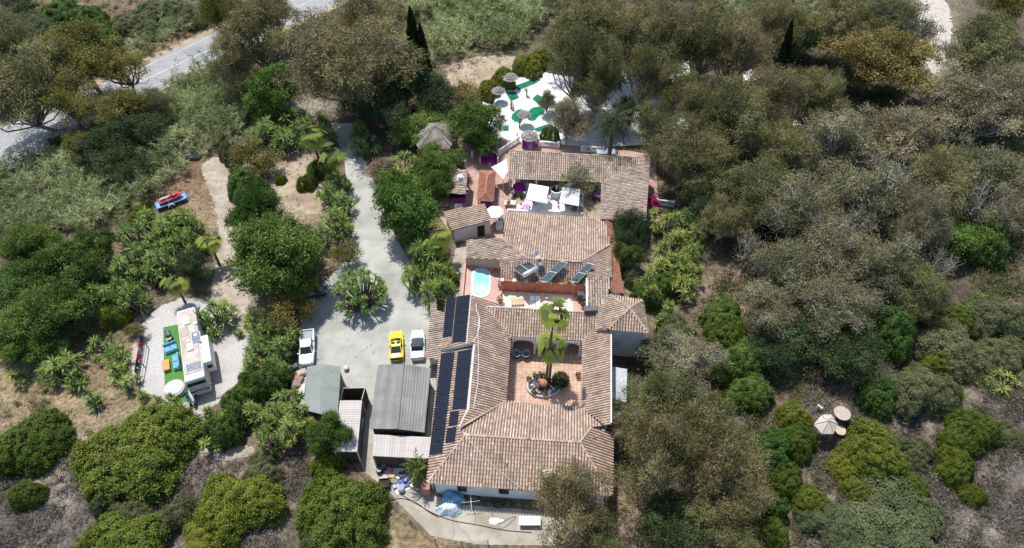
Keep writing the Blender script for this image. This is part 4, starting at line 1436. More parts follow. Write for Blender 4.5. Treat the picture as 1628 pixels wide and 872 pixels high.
def car(name, label, loc, rz, col, prof, cab, cabtop, W=1.72, roof_mat=None, wr=.31, axles=(1.25, -1.25), cat='car', glass_roof=None, pillars=True):
    """nose towards +x. prof: (x, halfwidth, z_low, z_belt, crown). cab: (front, rear) of the cabin at belt height; cabtop the same at roof height"""
    t = thing(name, label, cat, loc, rz)
    mb = MB()
    secs = []
    for (x, w, zl, zb, cr) in prof:
        secs.append([(x, -w*.86, zl), (x, -w*.98, zl+.12), (x, -w, zl+(zb-zl)*.55), (x, -w*.965, zb-.05), (x, -w*.86, zb), (x, -w*.45, zb+cr*.8), (x, 0, zb+cr),
                     (x, w*.45, zb+cr*.8), (x, w*.86, zb), (x, w*.965, zb-.05), (x, w, zl+(zb-zl)*.55), (x, w*.98, zl+.12), (x, w*.86, zl)])
    loft(mb, secs)
    bd = mb.build('body', col, t, smooth=True, local=True)
    bd.data.set_sharp_from_angle(angle=R_(38))
    (xf, xr, zb), (tf, tr, zt) = cab, cabtop
    w0, w1 = W*.44, W*.36
    mb = MB()
    q0 = [(xf, -w0*.88, zb), (xf+.06, 0, zb), (xf, w0*.88, zb), (xr, w0*.92, zb), (xr-.05, 0, zb), (xr, -w0*.92, zb)]
    q0 = [(xf, -w0*.9, zb), (xf+.1, 0, zb), (xf, w0*.9, zb), ((xf+xr)/2, w0*1.04, zb), (xr, w0*.9, zb), (xr-.08, 0, zb), (xr, -w0*.9, zb), ((xf+xr)/2, -w0*1.04, zb)]
    q1 = [(tf, -w1*.92, zt), (tf+.07, 0, zt+.015), (tf, w1*.92, zt), ((tf+tr)/2, w1*1.03, zt+.01), (tr, w1*.92, zt), (tr-.05, 0, zt+.01), (tr, -w1*.92, zt), ((tf+tr)/2, -w1*1.03, zt+.01)]
    loft(mb, [q0, q1])
    mb.build('window', M_CARGL, t, local=True)
    mb = MB()
    r0 = [(x, y, z+.004) for x, y, z in q1]
    cx_ = (tf+tr)/2
    r1 = [(cx_+(x-cx_)*.9, y*.88, z+.055) for x, y, z in q1]
    loft(mb, [r0, r1])
    mb.build('roof', roof_mat or col, t, local=True)
    if pillars:
        mb = MB()
        for k in (0, 2, 4, 6, 3, 7): mb.tube([q0[k], q1[k]], .045, 5)
        mb.build('pillar', roof_mat or col, t, local=True)
    for ax in axles:
        for s in (-1, 1): wheel(t, ax, s*(W/2-.1), wr)
    xn, xt = prof[-1][0], prof[0][0]
    for s in (-1, 1):
        mb = MB(); mb.bbox((xn-.16, s*(prof[-2][1]-.24), prof[-2][3]-.09), (.3, .3, .13), .03); mb.build('headlight', M_LAMP, t, local=True)
        mb = MB(); mb.bbox((xt+.04, s*(prof[1][1]-.2), prof[1][3]-.16), (.12, .3, .13), .02); mb.build('tail_light', M_TAIL, t, local=True)
        mb = MB(); mb.bbox((xf-.18, s*(W/2+.06), zb+.07), (.14, .2, .13), .03); mb.build('mirror', col, t, local=True)
    mb = MB()
    mb.box((xt-.01, 0, .42), (.02, .5, .12))
    mb.build('number_plate', M_WPL, t, local=True)
    return t
YEL, WHT, SIL = paint('yellow_paint', (.80, .62, .02)), paint('white_car_paint', (.72, .74, .76)), paint('silver_white', (.62, .66, .71), .25)
SPORT = [(-2.12, .70, .38, .66, .0), (-2.02, .83, .28, .84, .02), (-1.5, .87, .22, .90, .03), (-.6, .87, .2, .88, .02), (.3, .87, .2, .82, .03), (1.2, .87, .22, .74, .04), (1.85, .82, .26, .62, .03), (2.15, .68, .32, .50, .01)]
yc = P(630, 549, .6)
ya = P(629.5, 524, .6)-P(630.5, 571, .6)
yrz = math.atan2(ya.y, ya.x)
ycar = car('sports_car', 'bright yellow sports car with black roof panels parked on the concrete', (yc.x, yc.y, .012), yrz, YEL, SPORT, (.78, -1.55, .86), (.15, -.62, 1.2), 1.72, wr=.31)
mb = MB()
for s in (-1, 1): mb.bbox((-.12, s*.31, 1.262), (.42, .46, .02), .02)
mb.build('roof_panel', M_CARGL, ycar, local=True)
mb = MB()
mb.bbox((-2.02, 0, 1.0), (.22, 1.42, .05), .03)
for s in (-1, 1): mb.box((-1.98, s*.6, .92), (.12, .05, .14))
mb.build('spoiler', YEL, ycar, local=True)
mb = MB()
mb.bbox((-2.1, 0, .62), (.1, 1.3, .2), .02)
mb.build('tail_panel', M_DARK, ycar, local=True)
CONV = [(-2.2, .66, .36, .68, .0), (-2.08, .8, .28, .86, .02), (-1.5, .87, .22, .92, .04), (-.6, .88, .2, .92, .02), (.4, .88, .2, .88, .03), (1.2, .87, .22, .82, .06), (1.85, .80, .26, .72, .06), (2.2, .55, .34, .55, .02)]
wc = P(664, 548, .6)
wa = P(664, 521, .6)-P(664, 571, .6)
wrz = math.atan2(wa.y, wa.x)
car('convertible_car', 'silver-white convertible with a dark fabric roof parked beside the yellow car', (wc.x, wc.y, .012), wrz, SIL, CONV, (.72, -1.2, .9), (.12, -.85, 1.33), 1.76, roof_mat=mat('soft_top', (.045, .055, .075), (.065, .075, .095), 3, .75, .25))
# pickup, nose towards the viewer
pk = P(488, 553, .8)
pa = P(487.5, 578, .8)-P(489.5, 524, .8)
prz = math.atan2(pa.y, pa.x)
PICK = [(-2.5, .80, .42, .95, .0), (-2.42, .88, .36, 1.0, 0), (-.72, .9, .34, 1.02, 0), (-.6, .9, .3, 1.02, .02), (.4, .9, .3, 1.02, .02), (1.1, .9, .32, 1.04, .06), (2.1, .87, .34, .98, .06), (2.42, .78, .4, .82, .02)]
pick = car('pickup_truck', 'white pickup truck with an open bed parked under the trees by the grey-green shed', (pk.x, pk.y, .012), prz, WHT, PICK, (1.15, -.72, 1.03), (.5, -.62, 1.66), 1.8, wr=.37, axles=(1.5, -1.6), cat='pickup')
mb = MB()
mb.box((-1.57, 0, 1.035), (1.6, 1.45, .02))
bed = mb.build('cargo_bed', mat('bed_liner', (.30, .31, .32), (.40, .41, .42), 3, .7, .2), pick, local=True)
mb = MB()
for s in (-1, 1): mb.bbox((-1.57, s*.8, 1.12), (1.75, .14, .22), .03)
mb.bbox((-2.42, 0, 1.12), (.12, 1.6, .22), .03)
mb.build('bed_rail', WHT, pick, local=True)
mb = MB()
for s in (-1, 1): mb.tube([(-2.3, s*.66, 1.3), (-.9, s*.66, 1.55), (-.8, s*.66, 1.1)], .03, 6)
mb.build('roll_bar', M_ALU, pick, local=True)
dk = P(492, 466, .7)
da = P(503, 463, .7)-P(480, 470, .7)
car('parked_car', 'dark car in deep tree shade at the left edge of the driveway', (dk.x, dk.y, .012), math.atan2(da.y, da.x), paint('black_paint', (.03, .033, .04)), CONV, (.9, -1.5, .9), (.25, -1.0, 1.42), 1.74)

# motorhome
r0, r1 = P(294.7, 492, 3.15), P(309, 602.5, 3.15)
rdir = (r1-r0)
RL = rdir.length
rrz = math.atan2(rdir.y, rdir.x)
rc = r0.lerp(r1, .5)
RW = (P(311, 489.6, 3.15)-P(278.4, 494, 3.15)).length*.93
rv = thing('motorhome', 'long cream motorhome parked on the gravel pad with a slide-out side box', 'motorhome', (rc.x, rc.y, 0), rrz)
M_CREAM = mat('cream_gelcoat', (.58, .55, .50), (.66, .63, .58), .8, .45, .4, c3=(.58, .54, .48), scale3=.5)
M_ROOFRV = mat('dusty_roof', (.42, .35, .29), (.54, .47, .40), 1.2, .7, .25, c3=(.60, .54, .48), scale3=.4)
hl, hw = RL/2, RW/2
mb = MB()
secs = []
for x, w, zl, zh in ((-hl, hw*.95, .5, 3.0), (-hl+.12, hw, .42, 3.1), (hl-1.0, hw, .42, 3.1), (hl-.3, hw*.99, .42, 3.05), (hl+.12, hw*.97, .45, 2.75), (hl+.37, hw*.95, .45, 1.7), (hl+.41, hw*.92, .5, .9)):
    secs.append([(x, -w*.97, zl), (x, -w, zl+.15), (x, -w, zh-.2), (x, -w*.93, zh), (x, w*.93, zh), (x, w, zh-.2), (x, w, zl+.15), (x, w*.97, zl)])
loft(mb, secs)
b_ = mb.build('body', M_CREAM, rv, local=True)
mb = MB()
mb.bbox((-.35, 0, 3.14), (RL-1.0, RW*.88, .07), .1)
mb.build('roof', M_ROOFRV, rv, local=True)
mb = MB()
mb.bbox((hl-.25, 0, 3.1), (.7, RW*.97, .2), .12)
mb.bbox((-hl+.15, 0, 3.12), (.35, RW*.95, .12), .1)
mb.build('cap', M_WPL, rv, local=True)
mb = MB()
fw_ = hw*.9
mb.add([(hl+.165, -fw_, 2.68), (hl+.165, fw_, 2.68), (hl+.43, fw_, 1.2), (hl+.43, -fw_, 1.2)]+[(hl+.05, -fw_, 2.68), (hl+.05, fw_, 2.68), (hl+.25, fw_, 1.2), (hl+.25, -fw_, 1.2)],
       [(0, 1, 2, 3), (7, 6, 5, 4), (0, 4, 5, 1), (1, 5, 6, 2), (2, 6, 7, 3), (3, 7, 4, 0)])
ws = mb.build('windscreen', M_CARGL, rv, local=True)
mb = MB()
for s in (-1, 1): mb.tube([(hl+.44, s*.1, 1.5), (hl+.33, s*.75, 2.1)], .02, 4)
mb.build('wiper', M_RUB, ws, local=True)
sy0 = hw
mb = MB()
slx0, slx1 = -.55, 3.1
s_ = -1 if math.cos(rrz) > 0 else 1
sd = 1                                            # slide-out stands on the vehicle's left (right in the photo)
mb.bbox(((slx0+slx1)/2+.1, sd*(hw+.42), 1.95), (slx1-slx0+.4, .95, 2.0), .06)
so = mb.build('slide_out', M_WPL, rv, local=True)
mb = MB()
mb.box((slx1+.305, sd*(hw+.45), 2.0), (.02, .6, .55))
mb.build('slide_window', M_CARGL, so, local=True)
for x in (-3.6, -1.2, 1.6):
    mb = MB(); mb.bbox((x, -hw-.01, 1.9), (1.1, .04, .7), .01); mb.build('window', M_CARGL, rv, local=True)
mb = MB(); mb.bbox((hl-1.5, -hw-.015, 1.45), (.75, .05, 1.9), .01); mb.build('door', M_WPL, rv, local=True)
for x in (-hl*.62, hl*.14):
    mb = MB(); mb.bbox((x, .02, 3.29), (1.15, .75, .26), .12); mb.build('air_conditioner', M_WPL, rv, local=True)
for x, y, sx, sy in ((hl*.03-1.2+.6, .78, 1.55, .95), (hl*.68, .12, .95, 1.7)):
    mb = MB(); mb.box((x, y, 3.23), (sx, sy, .05)); pnl = mb.build('solar_panel', mat('blue_cells', (.10, .13, .19), (.13, .165, .23), 3, .25, .5), rv, local=True)
    mb = MB()
    for k in range(3): mb.box((x-sx/2+sx*(k+.5)/3, y, 3.258), (.008, sy-.1, .006))
    mb.box((x, y, 3.2), (sx+.05, sy+.05, .045))
    mb.build('frame', M_ALU, pnl, local=True)
for x, y, sx in ((-hl*.34, -.45, 1.5), (-hl*.02+.1, -.4, 1.3)):
    mb = MB(); mb.bbox((x, y, 3.185), (sx, 1.05, .03), .02); mb.build('roof_hatch', mat('tan_panel', (.38, .32, .26), (.44, .38, .32), 2, .7, .2), rv, local=True)
for x, y in ((-hl*.28, .6), (-hl*.16, .75), (-hl*.0-.3, -.1), (-hl*.5, .9)):
    mb = MB(); mb.bbox((x, y, 3.22), (.42, .42, .12), .04); mb.build('vent', M_WPL, rv, local=True)
for ax in (hl-1.6, -hl+3.0, -hl+4.1):
    for s in (-1, 1): wheel(rv, ax, s*(hw-.2), .46, .3)
for s in (-1, 1):
    mb = MB(); mb.bbox((hl+.46, s*hw*.75, .95), (.08, .35, .25), .02); mb.build('headlight', M_LAMP, rv, local=True)
    mb = MB(); mb.tube([(hl+.2, s*hw, 2.1), (hl+.5, s*(hw+.22), 2.0)], .03, 5); mb.bbox((hl+.5, s*(hw+.25), 1.8), (.1, .22, .42), .03); mb.build('mirror', M_GUT, rv, local=True)

# around the motorhome
M_TURF = mat('artificial_turf', (.075, .20, .045), (.105, .26, .065), 6, .95, .05, bump=.2, bscale=40)
tf = thing('turf_mat', 'strip of artificial green turf laid along the left side of the motorhome', 'mat', P(272, 575))
tpix = [(259.5, 521), (285, 516), (302, 640), (262.5, 634)]
mb = MB()
mb.prism([(p.x, p.y) for p in [P(x, y) for x, y in tpix]], .004, .03)
mb.build('carpet', M_TURF, tf)
M_BLUE = mat('blue_fabric', (.15, .36, .52), (.20, .44, .60), 3, .85, .15)
def lounge(label, px, py, rz, L, W):
    c = P(px, py, .03)
    t = thing('garden_sofa', label, 'sofa', c, rz)
    mb = MB(); mb.bbox((0, 0, .22), (L, W, .3), .05); mb.build('base', M_BLUE, t, local=True)
    for k in (-1, 1):
        mb = MB(); mb.bbox((k*L*.24, -.05, .43), (L*.46, W*.8, .14), .06); mb.build('cushion', M_BLUE, t, local=True)
    mb = MB(); mb.bbox((0, W*.42, .6), (L, .2, .5), .06); mb.build('backrest', M_BLUE, t, local=True)
    return t
lounge('blue garden sofa set crosswise on the turf next to the barbecue grill', 273, 556, rrz+R_(95)-math.pi/2+R_(92), 1.5, 1.15)
lounge('blue garden sofa set lengthwise against the motorhome side', 281.5, 578, rrz+R_(0), 2.2, .8)
bn_ = thing('wooden_chest', 'orange-brown wooden chest on the green turf beside the blue sofas', 'chest', P(266, 584), rrz)
mb = MB(); mb.bbox((0, 0, .25), (1.5, .75, .42), .02); mb.build('body', mat('orange_wood', (.50, .25, .07), (.58, .32, .11), 5, .6, .3), bn_, local=True)
mb = MB(); mb.bbox((0, 0, .485), (1.56, .8, .04), .01); mb.build('lid', mat('orange_wood', (0, 0, 0)), bn_, local=True)
gr = thing('barbecue_grill', 'black and grey barbecue grill with a domed lid on the green turf', 'grill', P(271, 539), rrz+.05)
mb = MB()
prof = [(-.55, .28), (-.5, .34), (.3, .34), (.35, .28)]
secs = []
for x, w in prof: secs.append([(x, -w, .75), (x, -w, .95), (x, -w*.7, 1.12), (x, 0, 1.18), (x, w*.7, 1.12), (x, w, .95), (x, w, .75)])
loft(mb, secs)
mb.build('lid', mat('grill_grey', (.10, .105, .11), (.14, .145, .15), 4, .35, .5, .5), gr, local=True)
mb = MB(); mb.box((.6, 0, .8), (.45, .6, .04)); mb.build('shelf', mat('tan_panel', (0, 0, 0)), gr, local=True)
for sx in (-1, 1):
    for sy in (-1, 1):
        mb = MB(); mb.tube([(sx*.38, sy*.26, .03), (sx*.34, sy*.26, .76)], .03, 5); mb.build('leg', M_DARK, gr, local=True)
tb = P(280, 622)
rt = thing('spa_tub', 'round tub with a bright white lid and grey side at the foot of the turf', 'tub', tb)
mb = MB(); mb.lathe((0, 0, 0), [(1.15, .03), (1.22, .1), (1.22, .6), (1.18, .68), (.95, .7)], 28); mb.build('body', mat('grey_side', (.42, .40, .38), (.5, .48, .46), 2, .7, .3), rt, local=True)
mb = MB(); mb.lathe((0, 0, .7), [(.96, 0), (1.0, .05), (.9, .13), (.4, .17), (.02, .18)], 28); mb.build('lid', M_WPL, rt, local=True)
def scooter(label, px, py, rz, col):
    t = thing('scooter', label, 'scooter', P(px, py), rz)
    for x in (-.55, .6):
        mb = MB(); mb.tube([(x, -.06, .24), (x, .06, .24)], .24, 16); mb.build('wheel', M_RUB, t, local=True)
    mb = MB()
    secs = []
    for x, w, z0, z1 in ((-.85, .12, .45, .68), (-.5, .22, .32, .74), (-.1, .2, .28, .72), (.05, .16, .2, .36), (.35, .16, .2, .36), (.5, .2, .3, .9), (.62, .12, .5, 1.0)):
        secs.append([(x, -w, z0), (x, -w, (z0+z1)/2), (x, -w*.6, z1), (x, w*.6, z1), (x, w, (z0+z1)/2), (x, w, z0)])
    loft(mb, secs)
    mb.build('body', col, t, local=True, smooth=True)
    mb = MB(); mb.bbox((-.4, 0, .78), (.7, .3, .1), .04); mb.build('seat', M_RUB, t, local=True)
    mb = MB(); mb.tube([(.55, -.34, 1.08), (.6, 0, 1.04), (.55, .34, 1.08)], .03, 6); mb.tube([(.6, 0, .24), (.58, 0, 1.04)], .03, 6); mb.build('handlebar', M_RUB, t, local=True)
    mb = MB(); mb.bbox((.72, 0, .88), (.1, .2, .15), .03); mb.build('headlight', M_LAMP, t, local=True)
scooter('turquoise scooter parked at the front of the motorhome', 302, 639, rrz+.15, paint('turquoise_paint', (.06, .33, .36)))
scooter('dark blue scooter parked right of the turquoise one', 313, 639, rrz-.3, paint('navy_paint', (.03, .10, .30)))
# washing on the low fences at the pad's edge
def cloth_fence(label, pix, cols, seed):
    pts = [P(x, y) for x, y in pix]
    t = thing('rail_fence', label, 'fence', pts[0])
    for p in pts:
        mb = MB(); mb.tube([p, p+Vector((0, 0, 1.0))], .05, 6); mb.build('post', M_TIMBER, t)
    mb = MB()
    mb.tube([p+Vector((0, 0, .95)) for p in pts], .03, 5)
    mb.tube([p+Vector((0, 0, .5)) for p in pts], .03, 5)
    mb.build('rail', M_TIMBER, t)
    return pts
fp = cloth_fence('low rail fence hung with red and dark cloths at the gravel pad\'s left edge', [(228, 538), (224, 566), (219, 597)], None, 1)
cloth_fence('bare low rail fence just right of the cloth-hung one', [(236, 553), (231, 585), (226, 612)], None, 2)
CC = [('dark cloth', (.05, .05, .06)), ('red', (.45, .04, .035)), ('grey', (.30, .28, .27)), ('crimson', (.38, .03, .07)), ('black', (.03, .03, .035)), ('charcoal', (.07, .07, .08))]
LB = ['grey-black cloth hanging at the far end of the low fence', 'bright red cloth hanging over the low fence', 'pale grey cloth between the two red ones on the fence', 'crimson cloth hanging over the middle of the low fence', 'black cloth hanging over the near half of the fence', 'charcoal cloth at the near end of the low fence']
for i, (nm, c) in enumerate(CC):
    f = .06+i*.165
    p = fp[0].lerp(fp[1], f*2) if f < .5 else fp[1].lerp(fp[2], f*2-1)
    p2 = fp[0].lerp(fp[1], f*2+.28) if f < .5 else fp[1].lerp(fp[2], min(1, f*2-1+.28))
    mb = MB()
    N = 6
    rg = random.Random(i)
    for side in (-1, 1):
        rows = []
        for k in range(N+1):
            q = p.lerp(p2, k/N)
            o = .06*math.sin(k*1.9+i)
            rows.append([(q.x+side*.04, q.y, .99), (q.x+side*(.1+o), q.y, .65), (q.x+side*(.16+o), q.y, .3+.06*math.sin(k*2.3))])
        for k in range(N):
            for r in range(2):
                mb.add([rows[k][r], rows[k+1][r], rows[k+1][r+1], rows[k][r+1]], [(0, 1, 2, 3)])
        if side < 0: first = rows
    for k in range(N): mb.add([first[k][0], first[k+1][0], rows[k+1][0], rows[k][0]], [(0, 1, 2, 3)])
    tag(mb.build('hanging_cloth', mat('cloth_'+nm.replace(' ', '_'), c, tuple(x*1.3 for x in c), 4, .9, .1)), LB[i], 'cloth', 'cloths drying on the low fence')

# jet ski on its trailer
j0, j1 = P(252, 328, .5), P(293, 313, .5)
jd = j1-j0
jrz = math.atan2(jd.y, jd.x)
jc = P(272.5, 321, .35)
tr = thing('boat_trailer', 'light blue flat trailer with white mudguards carrying a red jet ski', 'trailer', (jc.x, jc.y, 0), jrz)
M_SKY = paint('light_blue_paint', (.12, .33, .62), .45)
mb = MB(); mb.bbox((0, 0, .52), (4.3, 1.5, .1), .04); mb.build('deck', M_SKY, tr, local=True)
mb = MB()
for s in (-1, 1): mb.bbox((0, s*.77, .6), (4.3, .1, .16), .02)
mb.bbox((2.12, 0, .62), (.1, 1.5, .22), .02)
mb.tube([(2.1, .4, .45), (3.1, 0, .42)], .05, 6)
mb.tube([(2.1, -.4, .45), (3.1, 0, .42)], .05, 6)
mb.build('frame', M_SKY, tr, local=True)
for s in (-1, 1):
    wheel(tr, -.2, s*.98, .28, .17)
    mb = MB()
    mb.tube([(-.2+.42*math.cos(a), s*.98, .28+.42*math.sin(a)) for a in [math.pi*k/8 for k in range(9)]], .09, 6)
    mb.build('mudguard', M_WPL, tr, local=True)
js = thing('jet_ski', 'red jet ski with a grey seat strapped on the light blue trailer', 'jet ski', (jc.x, jc.y+.15, .62), jrz)
M_REDP = paint('red_paint', (.52, .03, .045))
mb = MB()
secs = []
for x, w, z0, z1 in ((-1.7, .45, .12, .38), (-1.5, .58, .04, .42), (-.3, .62, 0, .45), (.8, .58, .02, .5), (1.4, .38, .15, .52), (1.75, .1, .34, .5)):
    secs.append([(x, -w*.5, z0), (x, -w, z0+(z1-z0)*.6), (x, -w*.95, z1), (x, w*.95, z1), (x, w, z0+(z1-z0)*.6), (x, w*.5, z0)])
loft(mb, secs)
mb.build('hull', M_REDP, js, local=True)
mb = MB()
secs = []
for x, w, z1 in ((.0, .2, .62), (.35, .3, .9), (.8, .32, .88), (1.3, .2, .62), (1.6, .06, .53)):
    secs.append([(x, -w, .44), (x, -w*.8, z1-.06), (x, -w*.3, z1), (x, w*.3, z1), (x, w*.8, z1-.06), (x, w, .44)])
loft(mb, secs)
mb.build('cowl', M_REDP, js, local=True)
mb = MB()
secs = []
for x, w, z1 in ((-1.4, .18, .68), (-1.0, .22, .78), (-.3, .2, .74), (.1, .15, .82)):
    secs.append([(x, -w*1.3, .43), (x, -w, z1), (x, w, z1), (x, w*1.3, .43)])
loft(mb, secs)
mb.build('seat', mat('grey_vinyl', (.30, .29, .28), (.38, .37, .36), 4, .6, .3), js, local=True)
mb = MB(); mb.tube([(.3, -.4, 1.0), (.4, 0, .93), (.3, .4, 1.0)], .035, 6); mb.build('handlebar', M_RUB, js, local=True)
mb = MB(); mb.tube([(-.45, -.75, .0), (-.45, -.66, .3), (-.45, 0, .79), (-.45, .66, .3), (-.45, .75, .0)], .025, 5); mb.build('strap', M_WPL, js, local=True)
rk = thing('boulder', 'flat grey boulder at the edge of the cane thicket above the jet ski', 'rock', P(309, 250))
rng_ = random.Random(4)
mb = MB(); mb.ball((0, 0, .35), 1.15, 8, .5, (1.05, .7, .6))
o = mb.build('rock', mat('grey_stone', (.17, .165, .155), (.25, .24, .225), 2, .95, .1, bump=.5), rk, local=True)
for v in o.data.vertices: v.co += Vector((rng_.uniform(-.1, .1), rng_.uniform(-.1, .1), rng_.uniform(-.08, .05)))

# ------------------------------------------------------------------ parasols and canopies
def straw_parasol(label, px, py, r, h=2.35, group='straw parasols on the mini golf course', cat='parasol'):
    g = P(px, py, h)
    t = thing('straw_parasol', label, cat, (g.x, g.y, 0), random.Random(px).random()*6, group)
    mb = MB()
    rg = random.Random(int(px))
    for k, (r0, z0, r1, z1) in enumerate(((r, h-.32, r*.62, h-.02), (r*.72, h-.02, r*.38, h+.2), (r*.46, h+.2, r*.05, h+.46))):
        N = 34
        for i in range(N):
            a0, a1 = 2*math.pi*i/N, 2*math.pi*(i+1)/N
            d = rg.uniform(-.05, .05)
            mb.add([(r0*math.cos(a0)*(1+d), r0*math.sin(a0)*(1+d), z0+d*.6), (r0*math.cos(a1)*(1+d), r0*math.sin(a1)*(1+d), z0+d*.6), (r1*math.cos(a1), r1*math.sin(a1), z1), (r1*math.cos(a0), r1*math.sin(a0), z1)],
                   [(0, 1, 2, 3)], min(1, max(0, rg.gauss(.6, .2))))
    mb.build('canopy', M_STRAW, t, local=True)
    mb = MB(); mb.tube([(0, 0, 0), (0, 0, h+.42)], .05, 8); mb.build('pole', M_WOOD, t, local=True)
    return t
straw_parasol('grey straw parasol farthest up, by the hedge at the top of the mini golf', 811, 121, 1.4)
straw_parasol('grey straw parasol at the left edge of the white mini golf paving', 792.5, 142.5, 1.2)
straw_parasol('grey straw parasol over the middle green of the mini golf', 833.5, 180, 1.2)
straw_parasol('larger grey straw parasol standing by the round magenta booth behind the porch', 842, 214, 1.45)
straw_parasol('pale round thatch parasol beside the road at the top edge', 574, 3, 1.6, 2.6, 'single parasol by the road')
def canopy(label, pix, h, sag, tilt=None, m=M_CANV):
    a, b, c, d = [P(x, y, hh) for (x, y), hh in zip(pix, h)]
    ctr = (a+b+c+d)/4
    t = thing('canopy', label, 'canopy', (ctr.x, ctr.y, 0))
    N = 10
    mb = MB()
    g = [[a.lerp(b, i/N).lerp(d.lerp(c, i/N), j/N)-Vector((0, 0, sag*16*(i/N)*(1-i/N)*(j/N)*(1-j/N))) for i in range(N+1)] for j in range(N+1)]
    for j in range(N):
        for i in range(N):
            q = [g[j][i], g[j][i+1], g[j+1][i+1], g[j+1][i]]
            mb.add(q+[v-Vector((0, 0, .025)) for v in q], [(3, 2, 1, 0), (4, 5, 6, 7)])
    # hanging valance
    ring = [g[0][i] for i in range(N)]+[g[j][N] for j in range(N)]+[g[N][N-i] for i in range(N)]+[g[N-j][0] for j in range(N)]
    for p, q in zip(ring, ring[1:]+ring[:1]):
        mb.add([p, q, q-Vector((0, 0, .16)), p-Vector((0, 0, .16))], [(0, 1, 2, 3)])
    mb.build('cloth', m, t)
    for p in (a, b, c, d):
        q = p.lerp(Vector((ctr.x, ctr.y, p.z)), .05)
        mb = MB(); mb.tube([(q.x, q.y, 0), (q.x, q.y, q.z-.03)], .04, 6); mb.build('pole', M_ALU, t)
canopy('plain white square canopy, left of two over the white patio', [(842, 292), (873, 297.5), (867, 323), (836, 317)], (2.6, 2.6, 2.5, 2.5), .12)
canopy('white square canopy dappled by tree shade, right of two over the patio', [(894, 297.5), (922, 301.5), (920, 327.5), (889, 322)], (2.6, 2.6, 2.5, 2.5), .12)
# shade sail
sa = [P(x, y, h) for x, y, h in ((781, 266, 2.6), (806, 252, 3.3), (808, 272, 3.0), (800, 285, 2.5))]
sl = thing('shade_sail', 'bright white shade sail stretched between the round booth and the porch', 'shade sail', (sa[0].x, sa[0].y, 0))
mb = MB()
c = sum(sa, Vector())/4-Vector((0, 0, .2))
for p, q in zip(sa, sa[1:]+sa[:1]):
    m_ = p.lerp(q, .5).lerp(c, .06)
    mb.add([p, m_, c], [(0, 1, 2)])
    mb.add([m_, q, c], [(0, 1, 2)])
mb.build('cloth', M_CANV, sl)
for p in sa:
    mb = MB(); mb.tube([(p.x, p.y, 0), (p.x, p.y, p.z)], .05, 6); mb.build('pole', M_WPL, sl)
# white octagonal parasol
pq = P(786.5, 336.5, 2.4)
pr = thing('white_parasol', 'white eight-sided parasol on the terracotta patio beside the outhouse', 'parasol', (pq.x, pq.y, 0))
mb = MB()
for k in range(8):
    a0, a1 = 2*math.pi*(k+.5)/8, 2*math.pi*(k+1.5)/8
    p0, p1 = (1.3*math.cos(a0), 1.3*math.sin(a0), 2.3), (1.3*math.cos(a1), 1.3*math.sin(a1), 2.3)
    mb.add([p0, p1, (0, 0, 2.75)], [(0, 1, 2)])
    mb.add([p0, p1, (p1[0], p1[1], 2.14), (p0[0], p0[1], 2.14)], [(3, 2, 1, 0)])
mb.build('canopy', M_CANV, pr, local=True)
mb = MB(); mb.tube([(0, 0, 0), (0, 0, 2.74)], .03, 8); mb.build('pole', M_ALU, pr, local=True)
mb = MB(); mb.lathe((0, 0, 0), [(.35, 0), (.35, .08), (.08, .12)], 14); mb.build('foot', M_GUT, pr, local=True)
lq = P(728.5, 328, 2.2)
lt = thing('lantern_parasol', 'small dark-topped parasol with a white fringe by the purple counter', 'parasol', (lq.x, lq.y, 0))
mb = MB(); mb.lathe((0, 0, 0), [(.75, 2.1), (.02, 2.65)], 4, .5, rz=.8); mb.build('canopy', M_GUT, lt, local=True)
mb = MB(); mb.lathe((0, 0, 0), [(.74, 1.95), (.74, 2.098)], 4, .5, rz=.8); mb.build('fringe', M_CANV, lt, local=True)
mb = MB(); mb.tube([(0, 0, 0), (0, 0, 2.5)], .03, 6); mb.build('pole', M_ALU, lt, local=True)
# round booths
def booth(label, px, py, r, rz):
    c = P(px, py)
    t = thing('round_booth', label, 'seating booth', (c.x, c.y, .015), rz)
    def arc(mb, r0, r1, z0, z1, a0=-.3, a1=math.pi+.3, N=22):
        for i in range(N):
            b0, b1 = a0+(a1-a0)*i/N, a0+(a1-a0)*(i+1)/N
            v = [(rr*math.cos(b), rr*math.sin(b), z) for z in (z0, z1) for rr in (r0, r1) for b in (b0, b1)]
            mb.add(v, [(0, 1, 3, 2), (4, 6, 7, 5), (0, 4, 5, 1), (2, 3, 7, 6), (0, 2, 6, 4), (1, 5, 7, 3)])
    mb = MB(); arc(mb, r-.16, r, 0, 1.15); mb.build('wall', M_WALL, t, local=True)
    mb = MB(); arc(mb, r-.26, r-.162, .5, 1.05); mb.build('backrest', mat('magenta_pad', (.40, .02, .12), (.48, .03, .16), 3, .85, .15), t, local=True)
    mb = MB(); arc(mb, r-.85, r-.262, .02, .46); mb.build('bench', M_MAG, t, local=True)
    return c
bc = booth('round magenta-lined booth beside the white shade sail', 777.5, 259, 1.5, .0)
round_table('purple draped table inside the round booth by the shade sail', (bc.x+.1, bc.y-.25, .01), .55, M_MAG)
bc = booth('round magenta-lined booth behind the long porch roof, under the big straw parasol', 843, 233, 1.45, 0)
round_table('lilac table inside the round booth behind the porch', (bc.x, bc.y-.3, .01), .6, M_LILAC)

